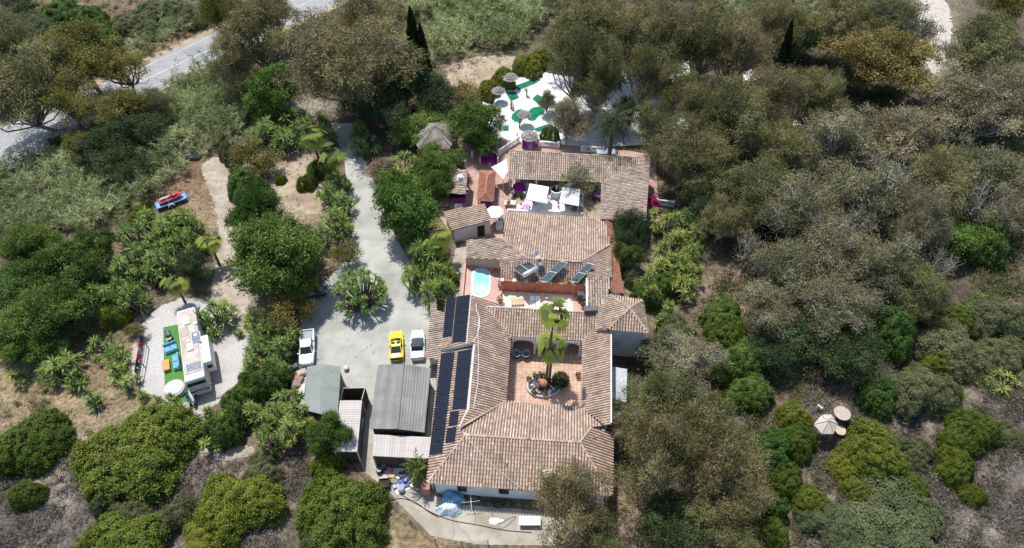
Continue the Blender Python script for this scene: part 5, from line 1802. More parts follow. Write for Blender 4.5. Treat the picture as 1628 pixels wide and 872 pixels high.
# ------------------------------------------------------------------ mini golf
M_FELT = mat('golf_felt', (.012, .16, .09), (.02, .21, .125), 3, .95, .05, c3=(.01, .12, .07), scale3=.6)
M_KERB = mat('golf_kerb', (.56, .55, .53), (.64, .63, .61), 3, .8, .2)
GOLF = [([(821, 136), (848, 126), (855, 132), (823, 145)], 'long narrow green golf lane nearest the top straw parasol'),
        ([(803, 147), (819, 146), (826, 156), (812, 162)], 'short square golf green below the two upper straw parasols'),
        ([(846, 158), (854, 150), (868, 158), (858, 169)], 'small golf green with a bushy shrub at its right corner'),
        ([(842, 172), (863, 169), (868, 179), (855, 186), (850, 194), (836, 191)], 'kidney-shaped golf green just right of the middle straw parasol'),
        ([(810, 187), (824, 173), (836, 176), (834, 190), (821, 197)], 'tilted golf green partly under the middle straw parasol'),
        ([(846, 206), (873, 197), (881, 203), (856, 211)], 'golf lane above the large straw parasol near the balustrade'),
        ([(883, 193), (899, 190), (914, 200), (886, 203)], 'golf green right of the balustrade lane, beneath the grey tree'),
        ([(881, 172), (897, 171), (897, 180), (884, 182)], 'small golf green half hidden under the grey tree'),
        ([(778, 164), (786, 162), (786, 184), (780, 180)], 'slim golf lane at the left edge of the white paving'),
        ([(799, 200), (809, 200), (809, 209), (800, 209)], 'little square golf green near the left shrubs'),
        ([(1008, 166), (1030, 160), (1036, 172), (1012, 178)], 'golf green glimpsed under the tall trees right of the date palm'),
        ([(1050, 95), (1082, 92), (1086, 118), (1056, 120)], 'golf green glimpsed farthest right through the forest crowns')]
for pix, lab in GOLF:
    pts = smooth_poly([P(x, y) for x, y in pix], 1 if len(pix) > 4 else 0)
    c = sum(pts, Vector())/len(pts)
    t = thing('golf_green', lab, 'mini golf green', c, 0, 'mini golf greens')
    mb = MB(); mb.prism([(p.x, p.y) for p in pts], .0, .03); mb.build('felt', M_FELT, t)
    mb = MB()
    mb.tube(pts+[pts[0]], .07, 5)
    mb.build('kerb', M_KERB, t)
    mb = MB(); mb.lathe((c.x, c.y, .03), [(.09, 0), (.09, .012), (.07, .014)], 10); mb.build('hole', M_DARK, t)
fpole = P(895, 214)
fl = thing('flag_pole', 'thin bare grey pole rising behind the porch beside the mini golf', 'pole', fpole)
mb = MB(); mb.tube([fpole, fpole+Vector((0, 0, 4.5))], [.06, .04], 8); mb.lathe(fpole, [(.2, 0), (.2, .06), (.07, .1)], 10); mb.ball(fpole+Vector((0, 0, 4.55)), .07, 6); mb.build('pole', M_ALU, fl)
# balustrades
def balustrade(label, pix, n, h=.95):
    p0, p1 = P(*pix[0]), P(*pix[1])
    t = thing('balustrade', label, 'balustrade', p0.lerp(p1, .5))
    d = p1-p0
    rz = math.atan2(d.y, d.x)
    mb = MB(); mb.bbox(p0.lerp(p1, .5)+Vector((0, 0, h)), (d.length, .3, .14), .03, rz); mb.build('rail', M_WALL, t)
    mb = MB(); mb.bbox(p0.lerp(p1, .5)+Vector((0, 0, .1)), (d.length, .3, .2), .03, rz); mb.build('plinth', M_WALL, t)
    for i in range(n):
        q = p0.lerp(p1, (i+.5)/n)
        mb = MB(); mb.lathe((q.x, q.y, .2), [(.06, 0), (.1, .15), (.11, .25), (.05, .5), (.08, h-.29)], 8); mb.build('baluster', M_WALL, t)
    for q in (p0, p1):
        mb = MB(); mb.bbox((q.x, q.y, .58), (.36, .36, 1.16), .03, rz); mb.build('pier', M_WALL, t)
balustrade('white balustrade with stout balusters right behind the long porch roof', [(853, 232), (888, 235)], 14)
balustrade('white balustrade near the shade sail, running up beside the mini golf', [(793, 247), (824, 226)], 14)
balustrade('white balustrade behind the blue-grey covered tables', [(925, 240), (958, 243)], 13)
balustrade('short white balustrade by the pink bougainvillea', [(1042, 325), (1070, 329)], 9)
statue = thing('statue', 'small pale stone figure on a pedestal by the balustrade behind the porch', 'statue', P(879, 231))
q = P(879, 231)
mb = MB(); mb.lathe((q.x, q.y, 0), [(.3, 0), (.3, .15), (.2, .25), (.2, 1.0), (.28, 1.1), (.28, 1.2)], 12); mb.build('pedestal', M_POST, statue)
mb = MB(); mb.lathe((q.x, q.y, 1.2), [(.2, 0), (.22, .2), (.16, .5), (.2, .75), (.1, .9), (.07, .95), (.11, 1.05), (.1, 1.17), (.02, 1.24)], 12); mb.build('figure', M_POST, statue, smooth=True)
M_TARP = mat('blue_grey_cover', (.30, .36, .42), (.42, .48, .54), 1.5, .5, .35)
for i, (px, py, lab) in enumerate(((936, 242, 'smaller blue-grey covered table behind the porch, left of its pair'), (957, 246.5, 'wide pale blue covered table behind the porch, centre of the row'), (973, 247, 'narrow pale blue covered table behind the porch, right end of the row'))):
    q = P(px, py, .0)
    t = thing('covered_table', lab, 'table', q, .05, 'covered tables behind the porch')
    w = (1.0, 1.9, .9)[i]
    mb = MB(); mb.bbox((0, 0, .78), (w, 1.5, .1), .04); mb.build('cover', M_TARP, t, local=True)
    for sx in (-1, 1):
        for sy in (-1, 1):
            mb = MB(); mb.tube([(sx*(w/2-.1), sy*.6, 0), (sx*(w/2-.1), sy*.6, .73)], .03, 6); mb.build('leg', M_ALU, t, local=True)

# ------------------------------------------------------------------ patio furniture
round_table('purple topped round table under the left end of the porch eave', P(825, 303, .02), .95, M_MAG)
for a, lab in ((.5, 'white chair on the right of the purple table under the eave'), (1.6, 'white chair behind the purple table under the eave'), (2.7, 'white chair on the left of the purple table under the eave')):
    c = P(825, 303, .02)
    chair(lab, (c.x+1.25*math.cos(a), c.y+1.25*math.sin(a), .02), a-math.pi/2, group='chairs at the purple table')
for dx, lab in ((-.8, 'white chair with a dark pot beside it, front left of the purple table'), (.75, 'white chair front right of the purple table')):
    c = P(825, 303, .02)
    chair(lab, (c.x+dx, c.y-1.1, .02), math.pi+dx*.4, group='chairs at the purple table')
round_table('lilac round table in full sun at the left foot of the white patio', P(837, 335, .02), .62, M_LILAC)
chair('white armchair beside the sunny lilac table', P(829.5, 331, .02), .6)
round_table('white round table in the shade of the left canopy', P(856, 326, .02), .55, M_WPL)
chair('dark chair in the shade of the plain white canopy', P(849, 324, .02), .3, M_WICK)
chair('white chair at the right edge of the plain white canopy', P(872, 322, .02), -1.2)
chair('white chair by the foot of the plain white canopy', P(873, 315, .02), -1.6)
round_table('glass-grey round table under the dappled right canopy', P(908, 330, .02), .55, M_COLL)
chair('grey chair under the dappled right canopy', P(901, 330, .02), 1.2, M_GUT)
chair('slim grey chair right of the table under the dappled canopy', P(914, 332, .02), -1.0, M_GUT)
round_table('lilac round table in the corner under the bare tree', P(951, 314, .02), .7, M_LILAC)
chair('black chair by the lilac corner table', P(944, 320, .02), 2.5, M_WICK)
fw = thing('white_well', 'white eight-sided well with dark water and a pale figure between the canopies', 'well', P(884, 311))
q = P(884, 311)
mb = MB(); mb.lathe((q.x, q.y, .0), [(.85, 0), (.85, 1.1), (.95, 1.15), (.95, 1.25), (.78, 1.25), (.76, .9)], 8, rz=.4); mb.build('basin', M_WALL, fw)
mb = MB(); mb.lathe((q.x, q.y, .9), [(.74, .22), (.74, .24)], 8, rz=.4); mb.build('water', M_GLASS, fw)
mb = MB(); mb.lathe((q.x, q.y+.1, 1.1), [(.14, 0), (.16, .15), (.1, .4), (.13, .6), (.06, .72), (.09, .82), (.02, .93)], 10); mb.build('figure', M_WALL, fw, smooth=True)
lw = thing('low_white_wall', 'low white wall along the top edge of the broad pink-brown roof', 'wall', P(870, 342))
a, b = P(807, 339), P(925, 347)
wall_between(a, P(857, 342), -.05, .75, .3, lw, M_WALL)
wall_between(P(857.5, 341.2), b, -.05, .95, .3, lw, M_WALL)
tb_ = thing('white_bench', 'short white plastered bench holding pots at the left end of the patio', 'bench', P(811, 328))
q = P(811, 329)
mb = MB(); mb.bbox((q.x, q.y+.2, .68), (1.6, .95, .1), .03); mb.build('seat', M_WALL, tb_)
mb = MB(); mb.bbox((q.x, q.y+.2, .315), (1.5, .8, .63), .02); mb.build('base', M_ORANGE, tb_)
pot_plant('spiky green plant in a pot on the white bench', P(808.5, 325, .73), .16, .25, .35, group=None, seed=1, L=.45, W=.06)
pot_plant('pink flowering plant in a tall pink pot by the purple table', P(816, 322, .02), .24, .5, .35, mat('pink_pot', (.5, .2, .3), (.56, .26, .36), 3, .8, .2), seed=2)
pot_plant('bushy plant in a dark pot left of the pair before the purple table', P(818, 313, .02), .27, .4, .4, M_DARK, seed=3)
pot_plant('bushy plant in a dark pot right of the pair before the purple table', P(829, 315, .02), .27, .4, .4, M_DARK, seed=4)
rs = thing('red_extinguisher', 'narrow red standing signpost between the two canopies', 'signpost', P(887, 329))
mb = MB(); mb.lathe(P(887, 329), [(.16, .0), (.16, .06), (.07, .1), (.07, .5), (.13, .55), (.13, 1.0), (.06, 1.1)], 12); mb.build('body', M_REDP, rs)
rs.name = 'red_post'
tbw = thing('side_table', 'small white cloth-covered table with a green pot at the corner of the broad roof', 'table', P(793, 366))
q = P(794, 362)
mb = MB(); mb.bbox((q.x, q.y, .7), (1.0, 1.5, .1), .05); mb.build('cloth', M_CANV, tbw)
mb = MB(); mb.box((q.x, q.y, .33), (.8, 1.2, .64)); mb.build('base', M_WALL, tbw)
pot_plant('low green plant in a white pot at the end of the cloth-covered table', P(797, 354, .0), .42, .5, .38, M_WALL, seed=7)
# person at the summer house
def person(label, loc, rz, shirt, trousers):
    t = thing('person', label, 'person', loc, rz)
    J = {'pel': (0, 0, .95, .13), 'waist': (0, .01, 1.1, .12), 'chest': (0, .02, 1.32, .155), 'neck': (0, 0, 1.5, .06), 'chin': (0, -.02, 1.6, .085), 'head': (0, -.01, 1.7, .1),
         'hl': (.1, 0, .9, .1), 'kl': (.13, -.04, .5, .065), 'al': (.14, .03, .09, .045), 'tl': (.15, -.13, .04, .04),
         'hr': (-.1, 0, .9, .1), 'kr': (-.12, -.01, .5, .065), 'ar': (-.13, .05, .09, .045), 'tr': (-.14, -.11, .04, .04),
         'sl': (.19, .01, 1.42, .065), 'el': (.29, .04, 1.15, .045), 'wl': (.31, -.1, .92, .032), 'fl': (.31, -.17, .82, .035),
         'sr': (-.19, .01, 1.42, .065), 'er': (-.3, .06, 1.15, .045), 'wr': (-.29, -.1, .95, .032), 'fr': (-.27, -.19, .88, .035)}
    E = [('pel', 'waist'), ('waist', 'chest'), ('chest', 'neck'), ('neck', 'chin'), ('chin', 'head'), ('pel', 'hl'), ('hl', 'kl'), ('kl', 'al'), ('al', 'tl'), ('pel', 'hr'), ('hr', 'kr'), ('kr', 'ar'), ('ar', 'tr'),
         ('chest', 'sl'), ('sl', 'el'), ('el', 'wl'), ('wl', 'fl'), ('chest', 'sr'), ('sr', 'er'), ('er', 'wr'), ('wr', 'fr')]
    def skin(nm, names, m, grow=0.0):
        ids = {n: i for i, n in enumerate(names)}
        me = bpy.data.meshes.new(nm)
        me.from_pydata([J[n][:3] for n in names], [(ids[a], ids[b]) for a, b in E if a in ids and b in ids], [])
        o = bpy.data.objects.new(nm, me)
        COL.objects.link(o)
        o.parent = t
        o.modifiers.new('skin', 'SKIN')
        sub = o.modifiers.new('smooth', 'SUBSURF')
        sub.levels = sub.render_levels = 1
        me.skin_vertices.new() if not me.skin_vertices else None
        for n, i in ids.items():
            r = J[n][3]+grow
            me.skin_vertices[0].data[i].radius = (r, r)
        me.skin_vertices[0].data[0].use_root = True
        me.materials.append(m)
        return o
    skin('body', list(J), mat('skin', (.38, .22, .15), (.44, .27, .19), 6, .6, .3))
    skin('shirt', ['chest', 'waist', 'sl', 'el', 'sr', 'er'], shirt, .018)
    skin('trousers', ['pel', 'hl', 'kl', 'al', 'hr', 'kr', 'ar'], trousers, .016)
    mb = MB(); mb.ball((0, .015, 1.74), .115, 8, .5, (1, 1.05, .9)); mb.build('hair', M_WICK, t, local=True, smooth=True)
    return t
person('person in a red top and dark trousers standing beside the six-sided pavilion', P(727.5, 246, .01), .6, mat('red_shirt', (.55, .03, .03), (.62, .05, .04), 4, .85, .1), mat('dark_trousers', (.02, .02, .03), (.03, .03, .04), 4, .85, .1))
sw = thing('stone_figure', 'pale standing garden figure in the shade between the pavilion and the round booth', 'statue', P(752, 251))
q = P(751, 252)
mb = MB(); mb.lathe(q, [(.25, 0), (.25, .3), (.2, .35), (.24, .6), (.17, 1.0), (.2, 1.3), (.08, 1.45), (.11, 1.6), (.02, 1.72)], 12); mb.build('figure', M_WALL_T, sw, smooth=True)

# ------------------------------------------------------------------ pool terrace furniture
rg_t = P(822.5, 481, TH+.01)
t = thing('slatted_daybed', 'low slatted cream daybed on the pale terrace', 'daybed', rg_t, .05)
mb = MB()
for k in range(9): mb.bbox((-.75+.187*k, 0, .3), (.16, 1.25, .05), .01)
mb.build('slats', mat('cream_slats', (.56, .42, .27), (.64, .5, .34), 4, .75, .2), t, local=True)
for sx in (-1, 1):
    for sy in (-1, 1):
        mb = MB(); mb.box((sx*.7, sy*.5, .14), (.09, .09, .27)); mb.build('leg', M_WOOD, t, local=True)
def lounger(label, px, py, rz, m, h=TH, grp=None):
    t = thing('sun_lounger', label, 'sun lounger', P(px, py, h+.01), rz, grp)
    mb = MB(); mb.bbox((-.35, 0, .32), (1.2, .62, .08), .03); mb.build('seat', m, t, local=True)
    mb = MB(); mb.box((.52, 0, .48), (.7, .62, .07), M=Matrix.Rotation(R_(-32), 3, 'Y')); mb.build('backrest', m, t, local=True)
    for x in (-.85, .4):
        for s in (-1, 1):
            mb = MB(); mb.tube([(x, s*.27, 0), (x, s*.27, .3)], .03, 6); mb.build('leg', M_ALU, t, local=True)
lounger('white sun lounger on the pale terrace, left of a pair', 846, 483.5, math.pi/2, M_WPL, grp='white loungers by the closed parasol')
lounger('white sun lounger on the pale terrace beside the closed parasol', 855, 484, math.pi/2, M_WPL, grp='white loungers by the closed parasol')
cq = P(862, 485, TH)
t = thing('closed_parasol', 'closed dusky pink parasol standing on the pale terrace', 'parasol', (cq.x, cq.y, TH))
mb = MB(); mb.lathe((0, 0, 0), [(.06, .9), (.17, 1.1), (.15, 1.6), (.06, 2.2), (.02, 2.3)], 10); mb.build('canopy', mat('dusky_cloth', (.36, .2, .17), (.44, .27, .24), 4, .9, .1), t, local=True)
mb = MB(); mb.tube([(0, 0, 0), (0, 0, 2.35)], .025, 6); mb.lathe((0, 0, 0), [(.25, 0), (.25, .07), (.05, .1)], 12); mb.build('pole', M_ALU, t, local=True)
t = thing('white_table', 'small white square table beside the dark wicker chairs on the terrace', 'table', P(922.5, 471, TH+.015), .05)
mb = MB(); mb.bbox((0, 0, .7), (.8, .8, .06), .02); mb.build('tabletop', M_WPL, t, local=True)
for sx in (-1, 1):
    for sy in (-1, 1):
        mb = MB(); mb.tube([(sx*.33, sy*.33, 0), (sx*.33, sy*.33, .67)], .03, 6); mb.build('leg', M_WPL, t, local=True)
chair('dark wicker chair in front of the white terrace table', P(921, 478, TH+.015), 2.9, M_WICK)
chair('dark wicker chair nearest the terrace side wall', P(928, 480, TH+.015), 3.4, M_WICK)
chair('reddish-dark wicker chair farthest from the white terrace table', P(927, 489, TH+.015), 2.6, mat('red_wicker', (.06, .025, .02), (.1, .045, .04), 8, .7, .2))
lounger('white sun lounger close to the terrace side wall', 930.5, 474, math.pi/2, M_WPL)
for i, (px, py, h, r, lab) in enumerate(((797, 452, TH+1.0, .42, 'trailing green plant at the left end of the orange-red wall'), (853, 449, TH+1.95, .42, 'dark hanging plant on the middle of the orange-red wall'),
                                   (882, 447.5, TH+2.12, .3, 'small plant on the orange-red wall behind the long collector'), (892.5, 448, TH+2.12, .3, 'low plant on the wall top between the two long collectors'),
                                   (903, 449.5, TH+2.12, .34, 'yellow-green plant on the orange-red wall near its right end'), (915, 450.5, TH+2.12, .34, 'green plant on the wall below the right collector'), (926, 452, TH+1.95, .45, 'grey bushy plant on the right end of the orange-red wall'))):
    pot_plant(lab, P(px, py, h), .16, .2, r, seed=20+i, L=.22, W=.09, n=70)
pot_plant('bushy potted shrub at the corner between pool deck and terrace', P(795, 481, TH+.01), .25, .35, .5, seed=40, n=130)
t = pot_plant('yellow-green potted shrub beside the pool deck wall', P(797, 459, TH+.01), .22, .3, .45, seed=41, n=110)
rg_ = thing('roof_cable', 'pale cable lying loosely over the courtyard roof tiles', 'cable', S6[1].at(757, 490))
mb = MB()
mb.tube([S6[1].at(x, y)+S6[1].n*.14 for x, y in ((756, 484), (757, 494), (761, 505), (762, 520), (758, 534), (752, 545))], .04, 5)
mb.tube([S6[1].at(x, y)+S6[1].n*.14 for x, y in ((761, 505), (759, 525), (759.5, 545), (760, 580), (759, 612), (752, 652))], .03, 5)
mb.build('cable', M_CANV, rg_)
rg_ = thing('roof_wire', 'thin pale wire running diagonally down the front roof slope', 'wire', S1[1].at(790, 730))
mb = MB(); mb.tube([S1[1].at(x, y)+S1[1].n*.14 for x, y in ((747, 702), (775, 733), (805, 758), (826, 775))], .022, 4); mb.build('wire', M_CANV, rg_)

# ------------------------------------------------------------------ courtyard
sheet('courtyard_floor', [(804, 520), (930, 524), (930, 652), (800, 645)], M_COURT, .012)
def papasan(label, px, py, rz):
    t = thing('basket_chair', label, 'chair', P(px, py, .012), rz, 'basket chairs under the courtyard arches')
    mb = MB(); mb.lathe((0, 0, .35), [(.05, 0), (.35, .08), (.55, .28), (.62, .45), (.57, .43), (.33, .14), (.05, .06)], 18, ax=.85); mb.build('basket', mat('grey_rattan', (.30, .33, .37), (.42, .45, .48), 9, .8, .2), t, local=True)
    mb = MB(); mb.lathe((0, 0, .0), [(.36, 0), (.38, .04), (.2, .36), (.17, .36)], 14); mb.build('base', M_WICK, t, local=True)
    mb = MB(); mb.lathe((0, 0, .43), [(.05, 0), (.3, .07), (.34, .14), (.2, .18), (.02, .16)], 16, ax=.85); mb.build('cushion', M_GUT, t, local=True)
papasan('oval grey basket chair under the arches, left of two', 821, 567, .3)
papasan('oval grey basket chair under the arches, right of two by the column', 836.5, 567.5, -.4)
fc = P(864, 617)
ft = thing('fountain_bed', 'oval stone-rimmed planting bed in the middle of the courtyard', 'planter', fc)
rx, ry = (P(891, 617)-P(836, 617)).length/2, (P(864, 601).y-P(864, 634).y)/2
mb = MB()
N = 36
vs, fs = [], []
for k in range(N):
    a = 2*math.pi*k/N
    for rr, z in ((1.0, 0), (1.0, .38), (.88, .38), (.86, .2)):
        vs.append((rx*rr*math.cos(a), ry*rr*math.sin(a), z))
for k in range(N):
    for j in range(3): fs.append((k*4+j, ((k+1) % N)*4+j, ((k+1) % N)*4+j+1, k*4+j+1))
mb.add(vs, fs)
mb.build('rim', mat('bed_stone', (.42, .38, .34), (.54, .5, .46), 4, .9, .15), ft, local=True)
mb = MB(); mb.lathe((0, 0, .0), [(.87, .19), (.87, .22)], 36, ax=rx, ay=ry); mb.build('soil', mat('bed_soil', (.05, .045, .04), (.11, .10, .095), 4, .95, .1, c3=(.2, .22, .25), scale3=1.2), ft, local=True)
jr = thing('terracotta_jar', 'large terracotta jar lying tilted in the courtyard planting bed', 'jar', P(863, 616, .22))
mb = MB()
jx = Vector((-.75, .25, .5)).normalized()
base = Vector((.45, -.05, .42))
mb.tube([base+jx*s for s in (0, .06, .3, .65, .95, 1.1, 1.18, 1.24, 1.2, 1.05)], [.2, .32, .47, .5, .38, .26, .25, .31, .24, .2], 18)
mb.build('jar', M_POT, jr, local=True, smooth=True)
for i, (px, py, r, lab) in enumerate(((851, 601, .24, 'dark leafed plant in a terracotta pot behind the jar, left one'), (858.5, 600.5, .24, 'leafy plant in a terracotta pot behind the jar, right one'), (849, 627, .26, 'pot plant at the front left rim of the planting bed'),
                                (919, 600, .24, 'lone potted plant near the right courtyard wall'), (841, 607, .28, 'grey-green pot plant at the left rim of the planting bed'), (866, 628, .22, 'small bright plant in front of the terracotta jar'), (864, 601, .26, 'yellow-green pot plant beside the palm trunk'))):
    pot_plant(lab, P(px, py, .012 if i not in (5,) else .22), r, .34, .36, seed=60+i, L=.3, W=.1, n=80)
for i, (px, py, s) in enumerate(((846, 613, .3), (849, 616, .25), (853, 622, .3), (857, 625, .25), (845, 621, .22), (860, 606, .28))):
    q = P(px, py, .2)
    t = thing('bed_stone', ('pale blue-white stone in the courtyard planting bed'), 'stone', q, i, 'stones in the planting bed')
    mb = MB(); mb.ball((0, 0, .08), s*.6, 5, .5, (1.2, .8, .6)); mb.build('stone', (M_WALL_T, M_TARP)[i % 2], t, local=True)

# ------------------------------------------------------------------ yard below the house
tp_ = P(715, 800)
t = thing('tarpaulin_heap', 'heap under crumpled blue and white tarpaulins against the front wall', 'heap', tp_)
def crumple(cx, cy, rx, ry, h, seed, N=16, z0=0.0):
    rg = random.Random(seed)
    mb = MB()
    ph = [rg.uniform(0, 6) for _ in range(6)]
    g = {}
    for j in range(N+1):
        for i in range(N+1):
            u, v = 2*i/N-1, 2*j/N-1
            uu, vv = u*math.sqrt(max(0, 1-v*v/2)), v*math.sqrt(max(0, 1-u*u/2))
            d = math.sqrt(uu*uu+vv*vv)
            e = 1+.12*math.sin(3*math.atan2(vv, uu)+ph[0])+.08*math.sin(7*math.atan2(vv, uu)+ph[1])
            z = h*max(0, 1-d**3)+.16*h*math.sin(uu*5+ph[2])*math.cos(vv*6+ph[3])*(1-d*.5)+rg.uniform(-.05, .05)*h
            g[i, j] = mb.v.__len__()
            mb.add([(cx+uu*rx*e, cy+vv*ry*e, z0+max(.01, z))], [])
    for j in range(N):
        for i in range(N): mb.f.append((g[i, j], g[i+1, j], g[i+1, j+1], g[i, j+1]))
    return mb
q = P(719, 795)
crumple(q.x, q.y, 1.25, 1.0, 1.1, 3).build('blue_tarpaulin', mat('blue_tarp', (.13, .30, .48), (.22, .41, .58), 2.5, .5, .4), t)
q = P(714, 810)
crumple(q.x, q.y, 1.35, .85, .9, 5).build('white_tarpaulin', mat('white_tarp', (.55, .62, .66), (.70, .74, .76), 2.5, .5, .4, c3=(.3, .45, .58), scale3=.8), t)
wsp = [P(x, y) for x, y in [(612, 748), (641, 744), (657, 775), (631, 787)]]
t = thing('ground_sheet', 'white sheet spread on the yard and covered with boxes', 'sheet', P(635, 765))
mb = MB(); mb.prism([(p.x, p.y) for p in wsp], .012, .03); mb.build('cloth', M_CANV, t)
def crate(label, px, py, s, rz, col, lidcol=None, z=.03):
    t = thing('crate', label, 'crate', P(px, py, z), rz, 'boxes on and around the white sheet')
    m = mat('crate_%d_%d_%d' % tuple(int(c*255) for c in col), col, tuple(min(1, c*1.2) for c in col), 3, .7, .25)
    w, d, h = s
    mb = MB()
    for sx in (-1, 1): mb.box((sx*(w/2-.02), 0, h/2), (.04, d, h))
    for sy in (-1, 1): mb.box((0, sy*(d/2-.02), h/2), (w-.082, .04, h))
    mb.box((0, 0, .02), (w-.09, d-.09, .04))
    mb.build('body', m, t, local=True)
    mb = MB(); mb.bbox((0, 0, h*.55), (w-.1, d-.1, .3*h), .02); mb.build('contents', mat('contents_%d_%d_%d' % tuple(int(c*255) for c in (lidcol or col)), lidcol or col, None, rough=.8), t, local=True)
crate('pink framed box on the white sheet nearest the container', 617, 750, (.7, .9, .25), -.6, (.50, .18, .2), (.6, .35, .36))
crate('orange-tan flat box on the white sheet', 623, 757, (.7, .6, .3), -.2, (.62, .34, .16), (.66, .42, .24))
crate('dark grey box at the upper right of the white sheet', 640, 757, (.75, .7, .45), .4, (.05, .05, .055), (.08, .08, .09))
crate('blue crate in the middle of the white sheet', 638, 766, (.7, .5, .3), .3, (.06, .10, .42), (.1, .16, .5))
crate('pale violet-blue crate at the right of the white sheet', 646, 766, (.8, .7, .3), .5, (.26, .28, .60), (.32, .35, .66))
crate('second violet-blue crate below the pale one', 645, 771, (.7, .55, .3), .5, (.2, .23, .55), (.28, .3, .62))
crate('olive-grey crate left of the middle on the white sheet', 627, 766, (.8, .6, .3), -.3, (.17, .17, .12), (.25, .25, .18))
crate('slate-blue framed crate at the lower left of the white sheet', 630, 773, (.8, .55, .25), .5, (.13, .15, .24), (.5, .5, .52))
crate('brown wooden crate standing alone left of the white sheet', 612, 772, (1.1, .95, .7), .1, (.06, .045, .035), (.03, .025, .02), z=.006)
crate('pale cream box left of the white sheet above the brown crate', 611, 762, (1.1, 1.0, .3), .1, (.42, .38, .32), (.5, .46, .4), z=.006)
def barrel(label, px, py, r, h, col):
    t = thing('barrel', label, 'barrel', P(px, py, .006), 0, 'barrels in the yard')
    m = mat('barrel_%d' % int(col[0]*999), col, tuple(min(1, c*1.2) for c in col), 3, .6, .3)
    mb = MB(); mb.lathe((0, 0, 0), [(r*.92, 0), (r, .04), (r, h*.33), (r*1.04, h*.35), (r, h*.37), (r, h*.68), (r*1.04, h*.7), (r, h*.72), (r, h-.03), (r*.9, h), (r*.86, h-.05)], 16); mb.build('drum', m, t, local=True)
    mb = MB(); mb.lathe((0, 0, h-.05), [(r*.85, 0), (r*.85, .02)], 16); mb.build('lid', M_GUT, t, local=True)
barrel('dark grey barrel standing left of its pair below the container', 604, 752, .32, .8, (.05, .05, .052))
barrel('dark grey barrel closest to the container wall', 611, 746, .32, .8, (.06, .06, .06))
barrel('white bucket at the lower corner of the white sheet', 638, 779, .36, .7, (.66, .65, .62))
t = thing('timber_stack', 'stack of pale planks leaning at the house corner by the small palm', 'timber stack', P(668, 775))
rg = random.Random(9)
for k in range(7):
    mb = MB()
    a = P(667+k*1.3, 783-rg.random()*3, .05)
    b = P(669+k*1.0, 763-rg.random()*3, .25+.1*(k % 3))
    mb.tube([a, b], .06, 4)
    mb.build('plank', mat('pale_wood', (0, 0, 0)), t)
M_HOSE = mat('black_hose', (.02, .02, .02), (.035, .035, .035), 5, .6, .3)
def hose(label, pix, r=.035, m=M_HOSE, name='hose', cat='hose', z=.05):
    pts = [P(x, y, z) for x, y in pix]
    d = []
    for i in range(len(pts)-1):
        p0, p1, p2, p3 = pts[max(i-1, 0)], pts[i], pts[i+1], pts[min(i+2, len(pts)-1)]
        for k in range(6):
            u = k/6
            d.append(.5*((2*p1)+(-p0+p2)*u+(2*p0-5*p1+4*p2-p3)*u*u+(-p0+3*p1-3*p2+p3)*u**3))
    d.append(pts[-1])
    mb = MB(); mb.tube(d, r, 5)
    tag(mb.build(name, m), label, cat)
hose('long black hose running from the white sheet past the tarpaulin heap and along the yard', [(635, 785), (660, 800), (690, 817), (720, 828), (760, 835), (800, 843), (845, 847)])
hose('black hose crossing the yard from the fence corner to the heap', [(622, 795), (640, 793), (662, 800), (680, 813), (698, 823)])
hose('coiled dark hose lying in the shade at the foot of the front wall', [(735, 790), (745, 787), (757, 789), (768, 795), (790, 797), (800, 803), (790, 808), (785, 800), (800, 795), (815, 800), (810, 808)], .05)
hose('thin grey cable looped on the sunlit yard near the white cloth', [(783, 812), (784, 825), (795, 832), (808, 825), (820, 822), (806, 836), (795, 840), (790, 832)], .025, M_GUT)
t = thing('rotary_airer', 'pale rotary clothes airer standing in the shade by the front wall', 'airer', P(750, 805))
q = P(750, 808)
mb = MB(); mb.tube([q, q+Vector((0, 0, 1.6))], .03, 6); mb.build('pole', M_ALU, t)
for a in (.1, 1.67, 3.24, 4.8):
    mb = MB(); mb.tube([q+Vector((0, 0, 1.55)), q+Vector((math.cos(a)*.9, math.sin(a)*.9, 1.65))], .02, 4); mb.build('arm', M_WPL, t)
q = P(788, 829)
t = thing('white_cloth', 'crumpled white cloth lying on the sunlit yard', 'cloth', q)
crumple(q.x, q.y, .75, .35, .16, 8).build('cloth', M_CANV, t)
t = thing('white_board', 'white painted bench top half hidden by the eucalyptus at the yard edge', 'bench', P(842, 832))
q = P(842, 832)
mb = MB(); mb.bbox((q.x, q.y, .62), (2.2, .95, .1), .03); mb.build('top', M_WPL, t)
for sx in (-1, 1):
    mb = MB(); mb.box((q.x+sx*.9, q.y, .29), (.12, .8, .56)); mb.build('leg', M_WOOD, t)
def wire_fence(label, pix, n_sub=1, h=1.1):
    pts = [G(x, y) for x, y in pix]
    t = thing('wire_fence', label, 'fence', pts[0])
    for p in pts:
        mb = MB(); mb.tube([p-Vector((0, 0, .1)), p+Vector((0, 0, h))], .045, 6); mb.build('post', M_TIMBER, t)
    mb = MB()
    for z in (.25, .6, .98): mb.tube([p+Vector((0, 0, z)) for p in pts], .012, 4)
    mb.build('wire', M_HOSE, t)
wire_fence('post-and-wire fence along the sloping lower edge of the concrete yard', [(560, 738), (592, 776), (620, 802), (653, 832), (693, 864), (735, 867), (776, 866)])
t = thing('retaining_board', 'short dark timber board holding back soil at the yard edge', 'board', P(612, 795))
wall_between(P(602, 786), P(622, 803), -.05, .5, .1, t, M_TIMBER, 'board')
